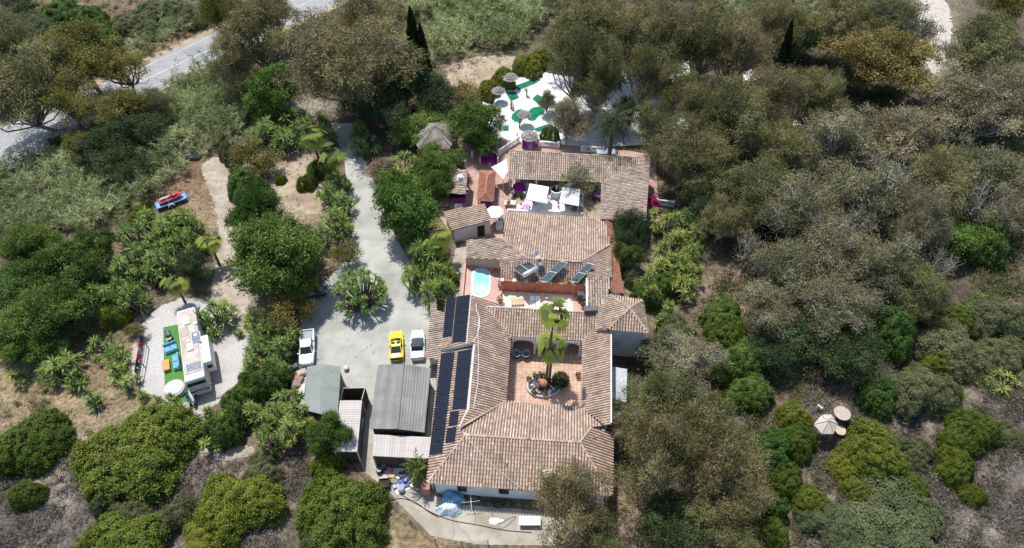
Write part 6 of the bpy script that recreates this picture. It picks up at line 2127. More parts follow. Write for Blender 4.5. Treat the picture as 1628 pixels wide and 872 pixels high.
# things beside the sheds
q = P(551, 588)
t = thing('pink_stool', 'small pink-white stool standing alone on the concrete between the sheds', 'stool', (q.x, q.y, .012))
mb = MB(); mb.bbox((0, 0, .5), (.55, .6, .12), .08); mb.build('seat', mat('pink_white', (.62, .48, .5), (.68, .55, .57), 3, .7, .3), t, local=True)
for sx in (-1, 1):
    for sy in (-1, 1):
        mb = MB(); mb.tube([(sx*.2, sy*.2, 0), (sx*.17, sy*.17, .44)], .03, 6); mb.build('leg', M_WICK, t, local=True)
for i, (px, py, s, rz, c, lab) in enumerate(((481, 595, (1.1, .8, .5), .5, (.42, .34, .27), 'pale scrap box in the rubbish left of the gabled shed'), (476, 604, (1.0, .7, .4), -.3, (.30, .19, .13), 'brown broken panel in the rubbish beside the shed'),
                                       (472, 613, (1.1, 1.0, .5), .2, (.24, .19, .16), 'dull brown box by the lower shed wall'), (480, 622, (.7, 1.6, .25), .1, (.52, .5, .47), 'long white board propped along the shed wall'), (466, 586, (1.2, .6, .4), .6, (.10, .18, .17), 'dark teal bag in the shade below the pickup'))):
    t = thing('scrap_box', lab, 'scrap', P(px, py, .0), rz, 'scrap heaped beside the gabled shed')
    m = mat('scrap_%d' % i, c, tuple(x*1.3 for x in c), 3, .85, .15)
    mb = MB(); mb.bbox((0, 0, s[2]/2), s, .05); mb.build('box', m, t, local=True)
    mb = MB(); mb.box((.1, 0, s[2]+.04), (s[0]*.8, s[1]*.7, .05), M=Matrix.Rotation(.12, 3, 'Y')); mb.build('lid', m, t, local=True)
for i, (px, py, lab) in enumerate(((577, 664, 'white board hung low on the long container\'s right side, upper one'), (577.5, 681, 'white board leaning by the long container\'s right side, lower one'))):
    t = thing('white_board', lab, 'board', P(px, py), 0, 'boards beside the long container')
    mb = MB(); mb.box((0, 0, .7), (.12, 1.3, 1.0), M=Matrix.Rotation(R_(12), 3, 'Y')); mb.build('panel', M_WPL, t, local=True)
q = P(691, 590)
t = thing('grey_tank', 'grey plastic bag heap in the gap between barn and tiled lean-to', 'heap', q)
crumple(q.x, q.y, .9, 1.1, 1.0, 12).build('cover', mat('grey_plastic', (.16, .165, .17), (.28, .28, .28), 2, .4, .4), t)
q = P(979, 656)
t = thing('round_table', 'round weathered tan table top beside the pale flat roof', 'table', (q.x, q.y, 0))
mb = MB(); mb.lathe((0, 0, 0), [(.74, .7), (.76, .73), (.76, .77), (.72, .79)], 22); mb.build('tabletop', mat('tan_wood', (.45, .36, .26), (.56, .48, .38), 4, .85, .15), t, local=True)
mb = MB(); mb.lathe((0, 0, 0), [(.3, 0), (.12, .1), (.1, .69)], 10); mb.build('pedestal', M_WOOD, t, local=True)

# ------------------------------------------------------------------ right hillside
M_CANE = mat('beige_canvas', (.47, .42, .36), (.54, .49, .43), 2, .9, .1)
hx = [(1293.5, 675), (1306, 660.5), (1322, 660.5), (1332.5, 675), (1325, 690), (1306.5, 690)]
g0 = G(1313, 676, 2.2)
zb = g0.z-2.2
hp_ = [P(x, y, g0.z) for x, y in hx]
hc_ = sum(hp_, Vector())/6+Vector((0, 0, .75))
t = thing('garden_gazebo', 'beige six-sided fabric gazebo on the dry hillside', 'gazebo', (hc_.x, hc_.y, zb))
mb = MB()
for i in range(6):
    a, b = hp_[i], hp_[(i+1) % 6]
    mb.add([a, b, hc_], [(0, 1, 2)])
    mb.add([a, b, b-Vector((0, 0, .2)), a-Vector((0, 0, .2))], [(3, 2, 1, 0)])
cv = mb.build('canopy', M_CANE, t)
mb = MB()
for p in hp_: mb.tube([p+Vector((0, 0, .02)), hc_+Vector((0, 0, .02))], .035, 5)
sm_ = mb.build('seam', mat('brown_seam', (.26, .22, .18), (.32, .28, .24), 3, .9, .1), None)
sm_.data.transform(Matrix.Translation(-Vector(t.location)))
sm_.parent = cv
mb = MB()
q = hp_[1].lerp(hp_[2], .5).lerp(hc_, .35)
mb.box((q.x, q.y, q.z+.12), (.95, .5, .06), .0)
mb.build('vent_flap', M_CANE, t)
for p in hp_:
    q = p.lerp(Vector((hc_.x, hc_.y, p.z)), .05)
    mb = MB(); mb.tube([(q.x, q.y, zb-.1), (q.x, q.y, p.z-.03)], .035, 6); mb.build('post', M_ALU, t)
def round_slab(label, px, py, r, h, m, cat='table'):
    g = G(px, py, h)
    t = thing('round_tabletop', label, cat, (g.x, g.y, g.z-h))
    mb = MB(); mb.lathe((0, 0, h-.1), [(r*.97, 0), (r, .03), (r, .09), (r*.96, .1)], 26); mb.build('tabletop', m, t, local=True)
    mb = MB(); mb.lathe((0, 0, 0), [(.35, -.1), (.35, .1), (.15, .2), (.12, h-.1)], 10); mb.build('pedestal', M_WOOD, t, local=True)
round_slab('large round pinkish-beige table top right behind the fabric gazebo', 1339.5, 657, .9, 1.3, mat('pink_beige', (.40, .33, .28), (.48, .41, .36), 3, .9, .1))
round_slab('smaller round beige table top tucked at the gazebo\'s lower right', 1336, 684, .62, .6, mat('tan_wood', (0, 0, 0)))
g = G(1301, 651)
chair('white garden chair on bare soil above the fabric gazebo', g, 2.3, M_WPL)
# street lamp and round chair in the forest gap right of the porch
q = P(1082, 297)
t = thing('wire_chair', 'white wire-framed round chair in the shade right of the tiled porch', 'chair', q, .4)
mb = MB()
for r, z in ((.42, .45), (.5, .8)):
    mb.tube([(r*math.cos(2*math.pi*k/20), r*math.sin(2*math.pi*k/20)+(.0 if z < .5 else .2), z) for k in range(21)], .03, 5)
mb.build('hoop', M_WPL, t, local=True)
for k in range(4):
    a = .8+k*math.pi/2
    mb = MB(); mb.tube([(.38*math.cos(a), .38*math.sin(a), .45), (.45*math.cos(a), .45*math.sin(a), 0)], .025, 5); mb.build('leg', M_WPL, t, local=True)
q = P(1118, 275)
t = thing('hammock', 'pale grey cloth hammock under the trees right of the porch', 'hammock', q)
mb = MB()
N = 10
for i in range(N):
    def cs(f): return [Vector((q.x-1.6+3.2*f, q.y+w, .6+1.2*(2*f-1)**2+.35*abs(w))) for w in (-.45, -.15, .15, .45)]
    a_, b_ = cs(i/N), cs((i+1)/N)
    for j in range(3): mb.add([a_[j], b_[j], b_[j+1], a_[j+1]], [(0, 1, 2, 3)])
mb.build('cloth', M_CANE, t)
for s in (-1, 1):
    mb = MB(); mb.tube([(q.x+s*1.9, q.y, 0), (q.x+s*1.9, q.y, 2.0)], .06, 6); mb.tube([(q.x+s*1.9, q.y, 1.9), (q.x+s*1.6, q.y, 1.8)], .02, 4); mb.build('post', M_WOOD, t)
q = P(1095, 280)
balustrade('white trellis-like balustrade in the shade left of the hammock', [(1083, 276), (1102, 281)], 6)
# ------------------------------------------------------------------ vegetation
def foliage_mat(name, cols, tr=.28, var=.18):
    return ramp_mat(name, [tuple(x*1.75 for x in c) for c in cols], .62, .25, tr, var)
F_EUC = foliage_mat('eucalyptus_leaves', [(.047, .050, .016), (.090, .091, .031), (.136, .133, .050), (.195, .183, .08)])
F_EUCB = foliage_mat('brownish_eucalyptus_leaves', [(.056, .054, .020), (.106, .098, .040), (.165, .145, .064), (.23, .195, .10)])
F_GREY = foliage_mat('dry_grey_leaves', [(.060, .058, .025), (.112, .106, .050), (.170, .158, .082), (.245, .228, .135)])
F_OLIVE = foliage_mat('olive_yellow_leaves', [(.055, .052, .010), (.10, .096, .020), (.155, .14, .033), (.21, .18, .055)])
F_GOLD = foliage_mat('golden_leaves', [(.062, .056, .014), (.112, .10, .026), (.165, .145, .044), (.23, .20, .075)])
F_BRIGHT = foliage_mat('bright_green_leaves', [(.030, .056, .009), (.062, .105, .018), (.10, .155, .03), (.15, .21, .048)])
F_DEEP = foliage_mat('deep_green_leaves', [(.024, .043, .008), (.050, .084, .015), (.078, .122, .024), (.115, .16, .038)])
F_DARK = foliage_mat('dark_leaves', [(.013, .024, .008), (.026, .043, .014), (.042, .062, .022), (.06, .085, .032)])
F_BUSH = foliage_mat('lentisk_leaves', [(.036, .050, .007), (.064, .088, .012), (.09, .117, .018), (.13, .155, .03)])
F_LIME = foliage_mat('yellow_green_leaves', [(.046, .058, .006), (.09, .108, .013), (.135, .155, .021), (.185, .20, .036)])
F_YUC = foliage_mat('yucca_blades', [(.022, .042, .009), (.060, .100, .02), (.125, .175, .04), (.22, .26, .08)], .2)
F_YUCY = foliage_mat('yellowish_blades', [(.036, .056, .012), (.085, .118, .024), (.15, .185, .042), (.235, .255, .08)], .2)
F_FAN = foliage_mat('fan_palm_leaves', [(.02, .034, .006), (.08, .115, .015), (.19, .22, .03), (.36, .35, .07)], .25)
F_DATE = foliage_mat('date_palm_leaves', [(.012, .022, .008), (.025, .04, .013), (.05, .068, .026), (.10, .115, .055)], .2)
F_CYP = foliage_mat('cypress_leaves', [(.006, .012, .004), (.012, .02, .007), (.02, .032, .011), (.03, .045, .016)], .1)
F_CANE = foliage_mat('cane_leaves', [(.075, .098, .040), (.135, .165, .072), (.20, .23, .11), (.28, .305, .165)], .35)
F_PINK = foliage_mat('bougainvillea_bracts', [(.30, .02, .12), (.42, .04, .2), (.5, .08, .28), (.10, .13, .03)], .3)
F_OLEA = foliage_mat('oleander', [(.10, .11, .05), (.16, .15, .08), (.28, .17, .14), (.42, .22, .22)], .3)
F_TWIG = ramp_mat('dry_twigs', [(.095, .080, .068), (.155, .133, .115), (.215, .188, .168), (.29, .26, .235)], .95, .05)
M_BARK = mat('grey_bark', (.12, .10, .08), (.24, .21, .18), 5, .95, .1, c3=(.09, .07, .055), scale3=1.5)
M_PBARK = mat('pale_bark', (.30, .265, .23), (.48, .44, .40), 4, .9, .1, c3=(.2, .17, .145), scale3=1.2)
M_PALMT = mat('palm_trunk', (.11, .08, .06), (.20, .16, .125), 8, .95, .1)

def unit(v): return v/np.maximum(np.linalg.norm(v, axis=1)[:, None], 1e-9)
def tubes_np(paths, n=5):
    """paths: list of (points (k,3), radii (k,)) -> V, F (quads)"""
    Vs, Fs, o = [], [], 0
    for pts, rad in paths:
        pts = np.asarray(pts, float)
        k = len(pts)
        d = np.gradient(pts, axis=0)
        d = unit(d)
        a = np.cross(d, np.array([.13, .31, .94]))
        a = unit(a+1e-6)
        b = np.cross(d, a)
        t = np.arange(n)*2*math.pi/n
        ring = pts[:, None, :]+(a[:, None, :]*np.cos(t)[None, :, None]+b[:, None, :]*np.sin(t)[None, :, None])*np.asarray(rad)[:, None, None]
        Vs.append(ring.reshape(-1, 3))
        i = np.arange(k-1)[:, None]*n
        j = np.arange(n)[None, :]
        f = np.stack([i+j, i+(j+1) % n, i+n+(j+1) % n, i+n+j], -1).reshape(-1, 4)+o
        Fs.append(f)
        o += k*n
    return np.concatenate(Vs), np.concatenate(Fs)
def crook(p0, p1, rng, k=5, amp=.08):
    t = np.linspace(0, 1, k)[:, None]
    L = np.linalg.norm(p1-p0)
    w = np.sin(t*math.pi)
    return p0+(p1-p0)*t+w*rng.normal(size=(1, 3))*amp*L+rng.normal(size=(k, 3))*amp*.22*L*w
class Species:
    """one tree shape: a trunk mesh and a crown mesh, reused at many sizes"""
    def __init__(s, name, R, H, foliage, seed, lobes=16, lobe_r=.33, cl_per=26, lv=22, L=.34, W=.12, droop=.5, base=.35, bark=M_BARK, twig=.5, sig=.55, zmin=-.35, trunk_r=.03, bare=0.0, shape='round', limb=.5, irr=.22, plume=.7, face=.6):
        rng = np.random.default_rng(seed)
        s.name, s.R, s.H, s.fol = name, R, H, foliage
        zc = H*(base+(1-base)*.5)
        hz = H*(1-base)*.5
        # lobes in the crown ellipsoid
        cs = []
        ph = rng.random(3)*6.28
        tries = 0
        while len(cs) < lobes and tries < 4000:
            tries += 1
            p = rng.normal(size=3)
            p /= np.linalg.norm(p)
            rr = rng.random()**.45*.78
            if p[2] < -.5: continue
            az = math.atan2(p[1], p[0])
            ev = 1+irr*(.6*math.sin(2*az+ph[0])+.5*math.sin(3*az+ph[1])+.4*math.sin(5*az+ph[2]))
            q = np.array([p[0]*R*rr*ev, p[1]*R*rr*ev, zc+p[2]*hz*rr*(1+.5*irr*math.sin(4*az+ph[2]))])
            if shape == 'umbrella': q[2] = zc+hz*(.55-.5*(q[0]**2+q[1]**2)/R**2)+rng.normal()*.08*H
            if all(np.linalg.norm((q-c)/np.array([R, R, hz*1.3])) > lobe_r*.72 for c in cs): cs.append(q)
        P_, tl, keepc = [], [], []
        for c in cs:
            r = R*lobe_r*rng.uniform(.6, 1.3)
            n = int(cl_per*(r/(R*lobe_r))**2)
            d = unit(rng.normal(size=(n, 3)))
            d = d[d[:, 2] > zmin]
            rad = r*(.55+.5*rng.random((len(d), 1))**.6)
            cl = c+d*rad*np.array([1, 1, min(.85, hz/R*1.0)])
            keepc.append(cl)
            P_.append((cl, d, np.full(len(d), rng.normal(0, .16))))
        cl = np.concatenate([p[0] for p in P_])
        dd = np.concatenate([p[1] for p in P_])
        lt = np.concatenate([p[2] for p in P_])
        ct = rng.normal(0, .17, len(cl))+lt
        cnt = rng.poisson(lv, len(cl))
        cnt[rng.random(len(cl)) < bare] = 2
        idx = np.repeat(np.arange(len(cl)), cnt)
        n = len(idx)
        cd = unit(dd*.8+rng.normal(size=dd.shape)*.55+np.array([0, 0, -droop*.8]))
        off = rng.normal(size=(n, 3))*sig*np.array([1, 1, .75])*(1-.45*plume)+cd[idx]*rng.normal(0, sig*1.5*plume, (n, 1))
        c = cl[idx]+off
        a = cd[idx]*(.3+1.1*plume)+rng.normal(size=(n, 3))*(.75-.4*plume)
        LL, WW = L*(.6+.8*rng.random(n)), W*(.6+.8*rng.random(n))
        V, F = leafs(c, a, LL, WW, rng, dd[idx]*face+np.array([0, 0, .45*face])+rng.normal(size=(n, 3))*.55)
        tint = np.clip(.47+ct[idx]+rng.normal(0, .075, n), 0, 1)
        s.crown = np_mesh(name+'_crown', V, F, np.repeat(tint, 4))
        s.crown.materials.append(foliage)
        # wood
        paths = []
        tr = R*trunk_r+.05
        top = np.array([rng.normal()*R*.08, rng.normal()*R*.08, H*max(base, .12)])
        tp = crook(np.array([0, 0, -.4]), top, rng, 6, .05)
        paths.append((tp, np.linspace(tr*1.35, tr*.85, 6)))
        for ci, c in enumerate(cs):
            st = tp[-1]*.75+tp[-2]*.25 if rng.random() < .5 else tp[-1]
            pt = crook(st, c, rng, 6, .10)
            paths.append((pt, np.linspace(tr*limb, tr*.14+.012, 6)))
            for q in keepc[ci]:
                if rng.random() < twig:
                    s0 = pt[rng.integers(2, 6)]
                    paths.append((crook(s0, q+(q-c)*.12, rng, 4, .12), np.linspace(tr*.11+.025, .016, 4)))
        V, F = tubes_np(paths)
        s.trunk = np_mesh(name+'_trunk', V, F, smooth=True)
        s.trunk.materials.append(bark)
        s.parts = [('trunk', s.trunk), ('crown', s.crown)]
class Dome:
    """dense shrub: a bumpy dome of small outward-facing leaves"""
    def __init__(s, name, R, H, foliage, seed, n=80, per=420, L=.17, W=.11, irr=.12, lob=1.0, flat=.0):
        rng = np.random.default_rng(seed)
        s.name, s.R, s.H = name, R, H
        k = np.arange(n)+.5
        z = 1-k/n*1.02
        a = k*2.39996+rng.normal(0, .25, n)
        z = np.clip(z+rng.normal(0, .05, n), -.03, 1)
        q = np.sqrt(np.maximum(0, 1-z*z))
        ph = rng.random(3)*6.28
        ev = 1+irr*(.7*np.sin(2*a+ph[0])+.6*np.sin(3*a+ph[1])+.5*np.sin(5*a+ph[2]))
        r = 2.6/math.sqrt(n)*.62*lob*rng.uniform(.7, 1.35, n)
        k_ = (1-r*.8)
        k_ = k_*(1+rng.normal(0, .035, n))
        cen = np.stack([np.cos(a)*q*ev*k_*R, np.sin(a)*q*ev*k_*R, z**(1-flat*.4)*k_*H*(1+.2*(ev-1))], 1)
        cnt = (per*(r/r.mean())**2).astype(int)
        idx = np.repeat(np.arange(n), cnt)
        N = len(idx)
        out = unit(cen/np.array([R, R, H]))
        d = unit(rng.normal(size=(N, 3))+out[idx]*.9)
        rad = (r[idx]*(.25+.95*rng.random(N)**.7))[:, None]*np.array([R, R, (R+H)/2])
        c = cen[idx]+d*rad
        c[:, 2] = np.maximum(c[:, 2], .03)
        nf = N//4                                     # leaves that fill the hollows between the tufts
        zf = rng.random(nf)**.8
        af = rng.random(nf)*6.283
        qf = np.sqrt(1-zf*zf)
        ef = (1+irr*(.7*np.sin(2*af+ph[0])+.6*np.sin(3*af+ph[1])+.5*np.sin(5*af+ph[2])))*(.82+.12*rng.random(nf))
        df = np.stack([np.cos(af)*qf, np.sin(af)*qf, zf], 1)
        cf = np.stack([df[:, 0]*ef*R, df[:, 1]*ef*R, zf*H*.93*(.86+.12*rng.random(nf))], 1)
        lt = np.concatenate([rng.normal(0, .10, n)[idx], np.zeros(nf)])
        c, d = np.concatenate([c, cf]), np.concatenate([d, df])
        oi = np.concatenate([out[idx], df])
        N += nf
        nn = d*.55+oi*.5+np.array([0, 0, .3])+rng.normal(size=(N, 3))*.6
        c = c*(1+.05*rng.normal(size=(N, 1))*(rng.random((N, 1)) < .3))
        aa = np.cross(nn, rng.normal(size=(N, 3)))
        V, F = leafs(c, aa, L*(.6+.8*rng.random(N)), W*(.6+.8*rng.random(N)), rng, nn)
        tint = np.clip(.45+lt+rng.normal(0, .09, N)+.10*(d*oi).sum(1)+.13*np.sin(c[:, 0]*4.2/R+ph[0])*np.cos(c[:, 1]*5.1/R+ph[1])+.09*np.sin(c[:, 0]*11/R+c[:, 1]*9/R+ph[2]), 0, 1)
        s.crown = np_mesh(name+'_foliage', V, F, np.repeat(tint, 4))
        s.crown.materials.append(foliage)
        paths = [(crook(np.array([0, 0, -.3]), cen[i]*.75, rng, 4, .08), np.linspace(.06, .02, 4)) for i in range(0, n, 9)]
        V, F = tubes_np(paths)
        s.trunk = np_mesh(name+'_stems', V, F)
        s.trunk.materials.append(M_BARK)
        s.parts = [('stem', s.trunk), ('foliage', s.crown)]
def plant(sp, objname, label, cat, loc, rz, sc, group=None, lean=None):
    t = thing(objname, label, cat, loc, rz, group)
    t.scale = sc
    if lean is not None:
        t.rotation_mode = 'XYZ'
        t.rotation_euler = (lean[0], lean[1], rz)
    for nm, me in sp.parts:
        o = bpy.data.objects.new(nm, me)
        COL.objects.link(o)
        o.parent = t
    return t
# blades growing from heads
def rosette(c, axis, r, n, W, rng, droop=.35, spread=1.25):
    """curved sword blades round a head: two quads each"""
    axis = axis/np.linalg.norm(axis)
    d = unit(rng.normal(size=(n*3, 3)))
    k = d@axis > -.45
    d = d[k][:n]
    n = len(d)
    d = unit(d*spread+axis*.25)
    L = r*(.75+.4*rng.random((n, 1)))
    up = np.array([0, 0, 1.0])
    b = unit(np.cross(d, axis+rng.normal(size=(n, 3))*.15))
    w = W*(.8+.4*rng.random((n, 1)))
    m = c+d*L*.5+up*L*.03
    e = c+d*L-up*L*droop*(1-np.clip(d@axis, 0, 1)[:, None])*.8
    V = np.stack([c-b*w*.35, c+b*w*.35, m+b*w*.5, m-b*w*.5, e+b*w*.06, e-b*w*.06], 1).reshape(-1, 3)
    i = np.arange(n)[:, None]*6
    F = np.concatenate([i+np.array([[0, 1, 2, 3]]), i+np.array([[3, 2, 4, 5]])])
    # new blades in the heart are paler, old outer ones darker
    t = np.clip(.42+.42*(d@axis)+rng.normal(0, .13, n), 0, 1)
    return V, F, np.repeat(t, 6)
class Yucca:
    def __init__(s, name, R, H, heads, seed, fol=F_YUC, r=1.0, n=34, W=.125, style='clump'):
        rng = np.random.default_rng(seed)
        s.name, s.R, s.H = name, R, H
        Vs, Fs, Ts, o, paths = [], [], [], 0, []
        pts = []
        tries = 0
        while len(pts) < heads and tries < 3000:
            tries += 1
            a, q = rng.random()*2*math.pi, rng.random()**.5
            z = H*((1-.55*q*q)*rng.uniform(.72, 1.0))-r*.3
            if style == 'candelabra': z = H*(.28+.72*math.sqrt(max(0, 1-q*q))*rng.uniform(.7, 1.0))-r*.3
            p = np.array([math.cos(a)*q*(R-r*.6), math.sin(a)*q*(R-r*.6), max(.35, z)])
            if all(np.linalg.norm(p-w) > r*(.8 if style == 'clump' else .62) for w in pts): pts.append(p)
        for p in pts:
            foot = np.array([p[0]*.22+rng.normal()*.1, p[1]*.22+rng.normal()*.1, -.2])
            mid = np.array([p[0]*.8, p[1]*.8, p[2]*.5])
            t = np.linspace(0, 1, 6)[:, None]
            path = foot*(1-t)**2+2*mid*t*(1-t)+p*t**2
            paths.append((path, np.linspace(.13, .07, 6)))
            ax = path[-1]-path[-2]
            ax = ax/np.linalg.norm(ax)+np.array([0, 0, .5])
            v, f, ti = rosette(p, ax, r*rng.uniform(.82, 1.15), n, W, rng)
            Vs.append(v); Fs.append(f+o); Ts.append(np.clip(ti+rng.normal(0, .1), 0, 1))
            o += len(v)
        s.crown = np_mesh(name+'_crown', np.concatenate(Vs), np.concatenate(Fs), np.concatenate(Ts))
        s.crown.materials.append(fol)
        V, F = tubes_np(paths, 6)
        s.trunk = np_mesh(name+'_trunk', V, F, smooth=True)
        s.trunk.materials.append(M_BARK)
        s.parts = [('trunk', s.trunk), ('crown', s.crown)]
class FanPalm:
    def __init__(s, name, H, leaves, seed, fol=F_FAN, lr=.95, pet=.9, tr=.16, lean=.0, segs=9, skirt=0):
        rng = np.random.default_rng(seed)
        s.name, s.H, s.R = name, H, lr+pet
        top = np.array([lean, 0, H])
        t = np.linspace(0, 1, 10)[:, None]
        path = np.array([0, 0, -.2])*(1-t)+top*t
        path[:, 0] = lean*(t[:, 0]**2)
        s.trunk_paths = [(path, np.concatenate([[tr*1.7], np.linspace(tr*1.15, tr*.9, 9)]))]
        Vs, Fs, Ts, o = [], [], [], 0
        for k in range(leaves+skirt):
            a = k*2.39996+rng.normal()*.35
            el = R_(68)-R_(98)*((k+.5)/leaves)**.8+rng.normal()*.12 if k < leaves else R_(-66)
            d = np.array([math.cos(a)*math.cos(el), math.sin(a)*math.cos(el), math.sin(el)])
            c = top+d*pet*(.45+.75*rng.random())-np.array([0, 0, .06])
            s.trunk_paths.append((np.stack([top, (top+c)/2+np.array([0, 0, .08]), c]), np.array([.025, .02, .014])))
            eb = el-R_(48)
            d = np.array([math.cos(a)*math.cos(eb), math.sin(a)*math.cos(eb), math.sin(eb)])
            side = np.cross(d, [0, 0, 1.0])
            side /= np.linalg.norm(side)+1e-9
            nrm = np.cross(side, d)
            L = lr*rng.uniform(.75, 1.2)
            ti = np.clip(rng.normal(.34, .15)+.42*(k/leaves)-(.6 if k >= leaves else 0), 0, 1)
            for g in range(segs):
                b0, b1 = R_(-62+124*g/segs), R_(-62+124*(g+1)/segs)
                bm_ = (b0+b1)/2
                def dr(b, rr, zz): return c+(d*math.cos(b)+side*math.sin(b))*L*rr+nrm*zz*L-np.array([0, 0, .22*L*rr*rr])
                Vs.append(np.stack([c, dr(b0, .58, .0), dr(bm_, 1.0, -.04), dr(b1, .58, .0)]))
                Vs[-1] = np.concatenate([Vs[-1], dr(bm_, .58, .05)[None]])
                Fs.append(np.array([[o, o+1, o+4, o+4], [o, o+4, o+3, o+3], [o+1, o+2, o+4, o+4], [o+4, o+2, o+3, o+3]])[:, :3])
                Ts.append(np.clip(np.array([ti-.3, ti, ti+.22, ti, ti-.05]), 0, 1))
                o += 5
        s.crown = np_mesh(name+'_crown', np.concatenate(Vs), np.concatenate(Fs), np.concatenate(Ts))
        s.crown.materials.append(fol)
        V, F = tubes_np(s.trunk_paths, 7)
        s.trunk = np_mesh(name+'_trunk', V, F, smooth=True)
        s.trunk.materials.append(M_PALMT)
        s.parts = [('trunk', s.trunk), ('crown', s.crown)]
class DatePalm:
    def __init__(s, name, H, fronds, fl, seed, fol=F_DATE, tr=.35, W=.07):
        rng = np.random.default_rng(seed)
        s.name, s.H, s.R = name, H, fl
        top = np.array([0, 0, H])
        t = np.linspace(0, 1, 6)[:, None]
        paths = [(np.array([0, 0, -.2])*(1-t)+top*t, np.linspace(tr*1.2, tr, 6))]
        C, A, LL, T = [], [], [], []
        for k in range(fronds):
            a = k*2.39996+rng.normal()*.15
            el = R_(80)-R_(115)*((k+.5)/fronds)
            m = 26
            u = np.linspace(0, 1, m)
            L = fl*rng.uniform(.85, 1.1)
            hor = np.cumsum(np.cos(el-u*1.25))*L/m
            ver = np.cumsum(np.sin(el-u*1.25))*L/m
            pt = top+np.stack([np.cos(a)*hor, np.sin(a)*hor, ver], 1)
            paths.append((pt[::5], np.linspace(.04, .01, len(pt[::5]))))
            tan = unit(np.gradient(pt, axis=0))
            sd = np.array([-math.sin(a), math.cos(a), 0])
            ti = np.clip(rng.normal(.4, .16)+.1*(el > .3), 0, 1)
            for sgn in (-1, 1):
                ll = .55*np.sin(np.clip(u*1.05+.12, 0, 1)*math.pi)**.6*fl/3.2+.08
                dirv = unit(tan*.55+sgn*sd*.85+np.array([0, 0, -.25]))
                C.append(pt+dirv*ll[:, None]*.5); A.append(dirv); LL.append(ll); T.append(np.full(m, ti)+rng.normal(0, .08, m))
        C, A, LL, T = np.concatenate(C), np.concatenate(A), np.concatenate(LL), np.clip(np.concatenate(T), 0, 1)
        V, F = leafs(C, A, LL*1.15, np.full(len(C), W), rng)
        s.crown = np_mesh(name+'_crown', V, F, np.repeat(T, 4))
        s.crown.materials.append(fol)
        V, F = tubes_np(paths, 6)
        s.trunk = np_mesh(name+'_trunk', V, F, smooth=True)
        s.trunk.materials.append(M_PALMT)
        s.parts = [('trunk', s.trunk), ('crown', s.crown)]
class Spire:
    def __init__(s, name, R, H, seed, fol=F_CYP, n=9000):
        rng = np.random.default_rng(seed)
        s.name, s.R, s.H = name, R, H
        z = rng.random(n)**.85
        prof = np.sin(np.clip(z*.96+.04, 0, 1)**.6*math.pi)**.75
        a = rng.random(n)*2*math.pi
        lump = 1+.18*np.sin(a*5+z*22)+.12*np.sin(a*3-z*40)
        rr = R*prof*lump*(.55+.45*rng.random(n)**.4)
        c = np.stack([np.cos(a)*rr, np.sin(a)*rr, .3+z*H*.97], 1)
        d = np.stack([np.cos(a)*.45, np.sin(a)*.45, np.full(n, 1.1)], 1)+rng.normal(size=(n, 3))*.3
        V, F = leafs(c, d, .4*(.7+.6*rng.random(n)), .12*(.7+.6*rng.random(n)), rng)
        s.crown = np_mesh(name+'_crown', V, F, np.repeat(np.clip(rng.normal(.45, .2, n), 0, 1), 4))
        s.crown.materials.append(fol)
        V, F = tubes_np([(np.array([[0, 0, -.3], [0, 0, H*.5], [0, 0, H*.9]]), np.array([.2, .12, .03]))])
        s.trunk = np_mesh(name+'_trunk', V, F)
        s.trunk.materials.append(M_BARK)
        s.parts = [('trunk', s.trunk), ('crown', s.crown)]

def family(nm, n, **k):
    return [Species('%s_%d' % (nm, i), seed=hash_(nm)+i*17, **k) for i in range(n)]
def hash_(t):
    v = 7
    for ch in t: v = (v*31+ord(ch)) % 99991
    return v
EUC = dict(lobes=34, lobe_r=.24, cl_per=44, lv=27, L=.40, W=.11, droop=.6, base=.14, bark=M_PBARK, twig=.22, sig=.46, zmin=-.45, trunk_r=.032)
SP = {}
SP['euc'] = family('euc', 3, R=7.5, H=15, foliage=F_EUC, **EUC)
SP['eucb'] = family('eucb', 2, R=8.5, H=15, foliage=F_EUCB, **EUC)
SP['grey'] = family('grey', 3, R=7.5, H=11, foliage=F_GREY, **dict(EUC, bare=.36, twig=1.0, lv=24, base=.1, lobes=34))
SP['olive'] = family('olive', 2, R=6, H=11, foliage=F_OLIVE, lobes=20, lobe_r=.28, cl_per=42, lv=32, L=.32, W=.13, droop=.2, base=.28, twig=.3, sig=.42, trunk_r=.04)
SP['gold'] = family('gold', 1, R=7, H=11, foliage=F_GOLD, lobes=34, lobe_r=.25, cl_per=44, lv=32, L=.32, W=.14, droop=.2, base=.2, twig=.3, sig=.42, trunk_r=.035)
SP['goldbush'] = family('goldbush', 2, R=2.6, H=4.2, foliage=F_GOLD, lobes=14, lobe_r=.34, cl_per=30, lv=20, L=.22, W=.10, droop=.1, base=.1, twig=.1, sig=.26, zmin=-.5)
SP['tree'] = family('tree', 3, R=5.5, H=9, foliage=F_DEEP, lobes=34, lobe_r=.25, cl_per=54, lv=34, L=.28, W=.15, droop=.0, base=.08, twig=.1, sig=.36, zmin=-.5)
SP['bright'] = family('bright', 2, R=4, H=7, foliage=F_BRIGHT, lobes=26, lobe_r=.27, cl_per=42, lv=30, L=.28, W=.15, droop=.1, base=.12, twig=.12, sig=.34, zmin=-.5)
SP['dark'] = family('dark', 2, R=5, H=9, foliage=F_DARK, lobes=22, lobe_r=.3, cl_per=34, lv=26, L=.30, W=.13, droop=.25, base=.15, twig=.15, sig=.40, zmin=-.5)
BUSH = dict(lobes=90, lobe_r=.13, cl_per=20, lv=22, L=.17, W=.10, droop=-.2, base=-.6, twig=.0, sig=.17, zmin=-.1, limb=.1, irr=.12, plume=.25, face=.9)
SP['bush'] = [Dome('bush_%d' % i, 4, 3.3, F_BUSH, 500+i, n=300, per=135, irr=.17, lob=1.08) for i in range(3)]
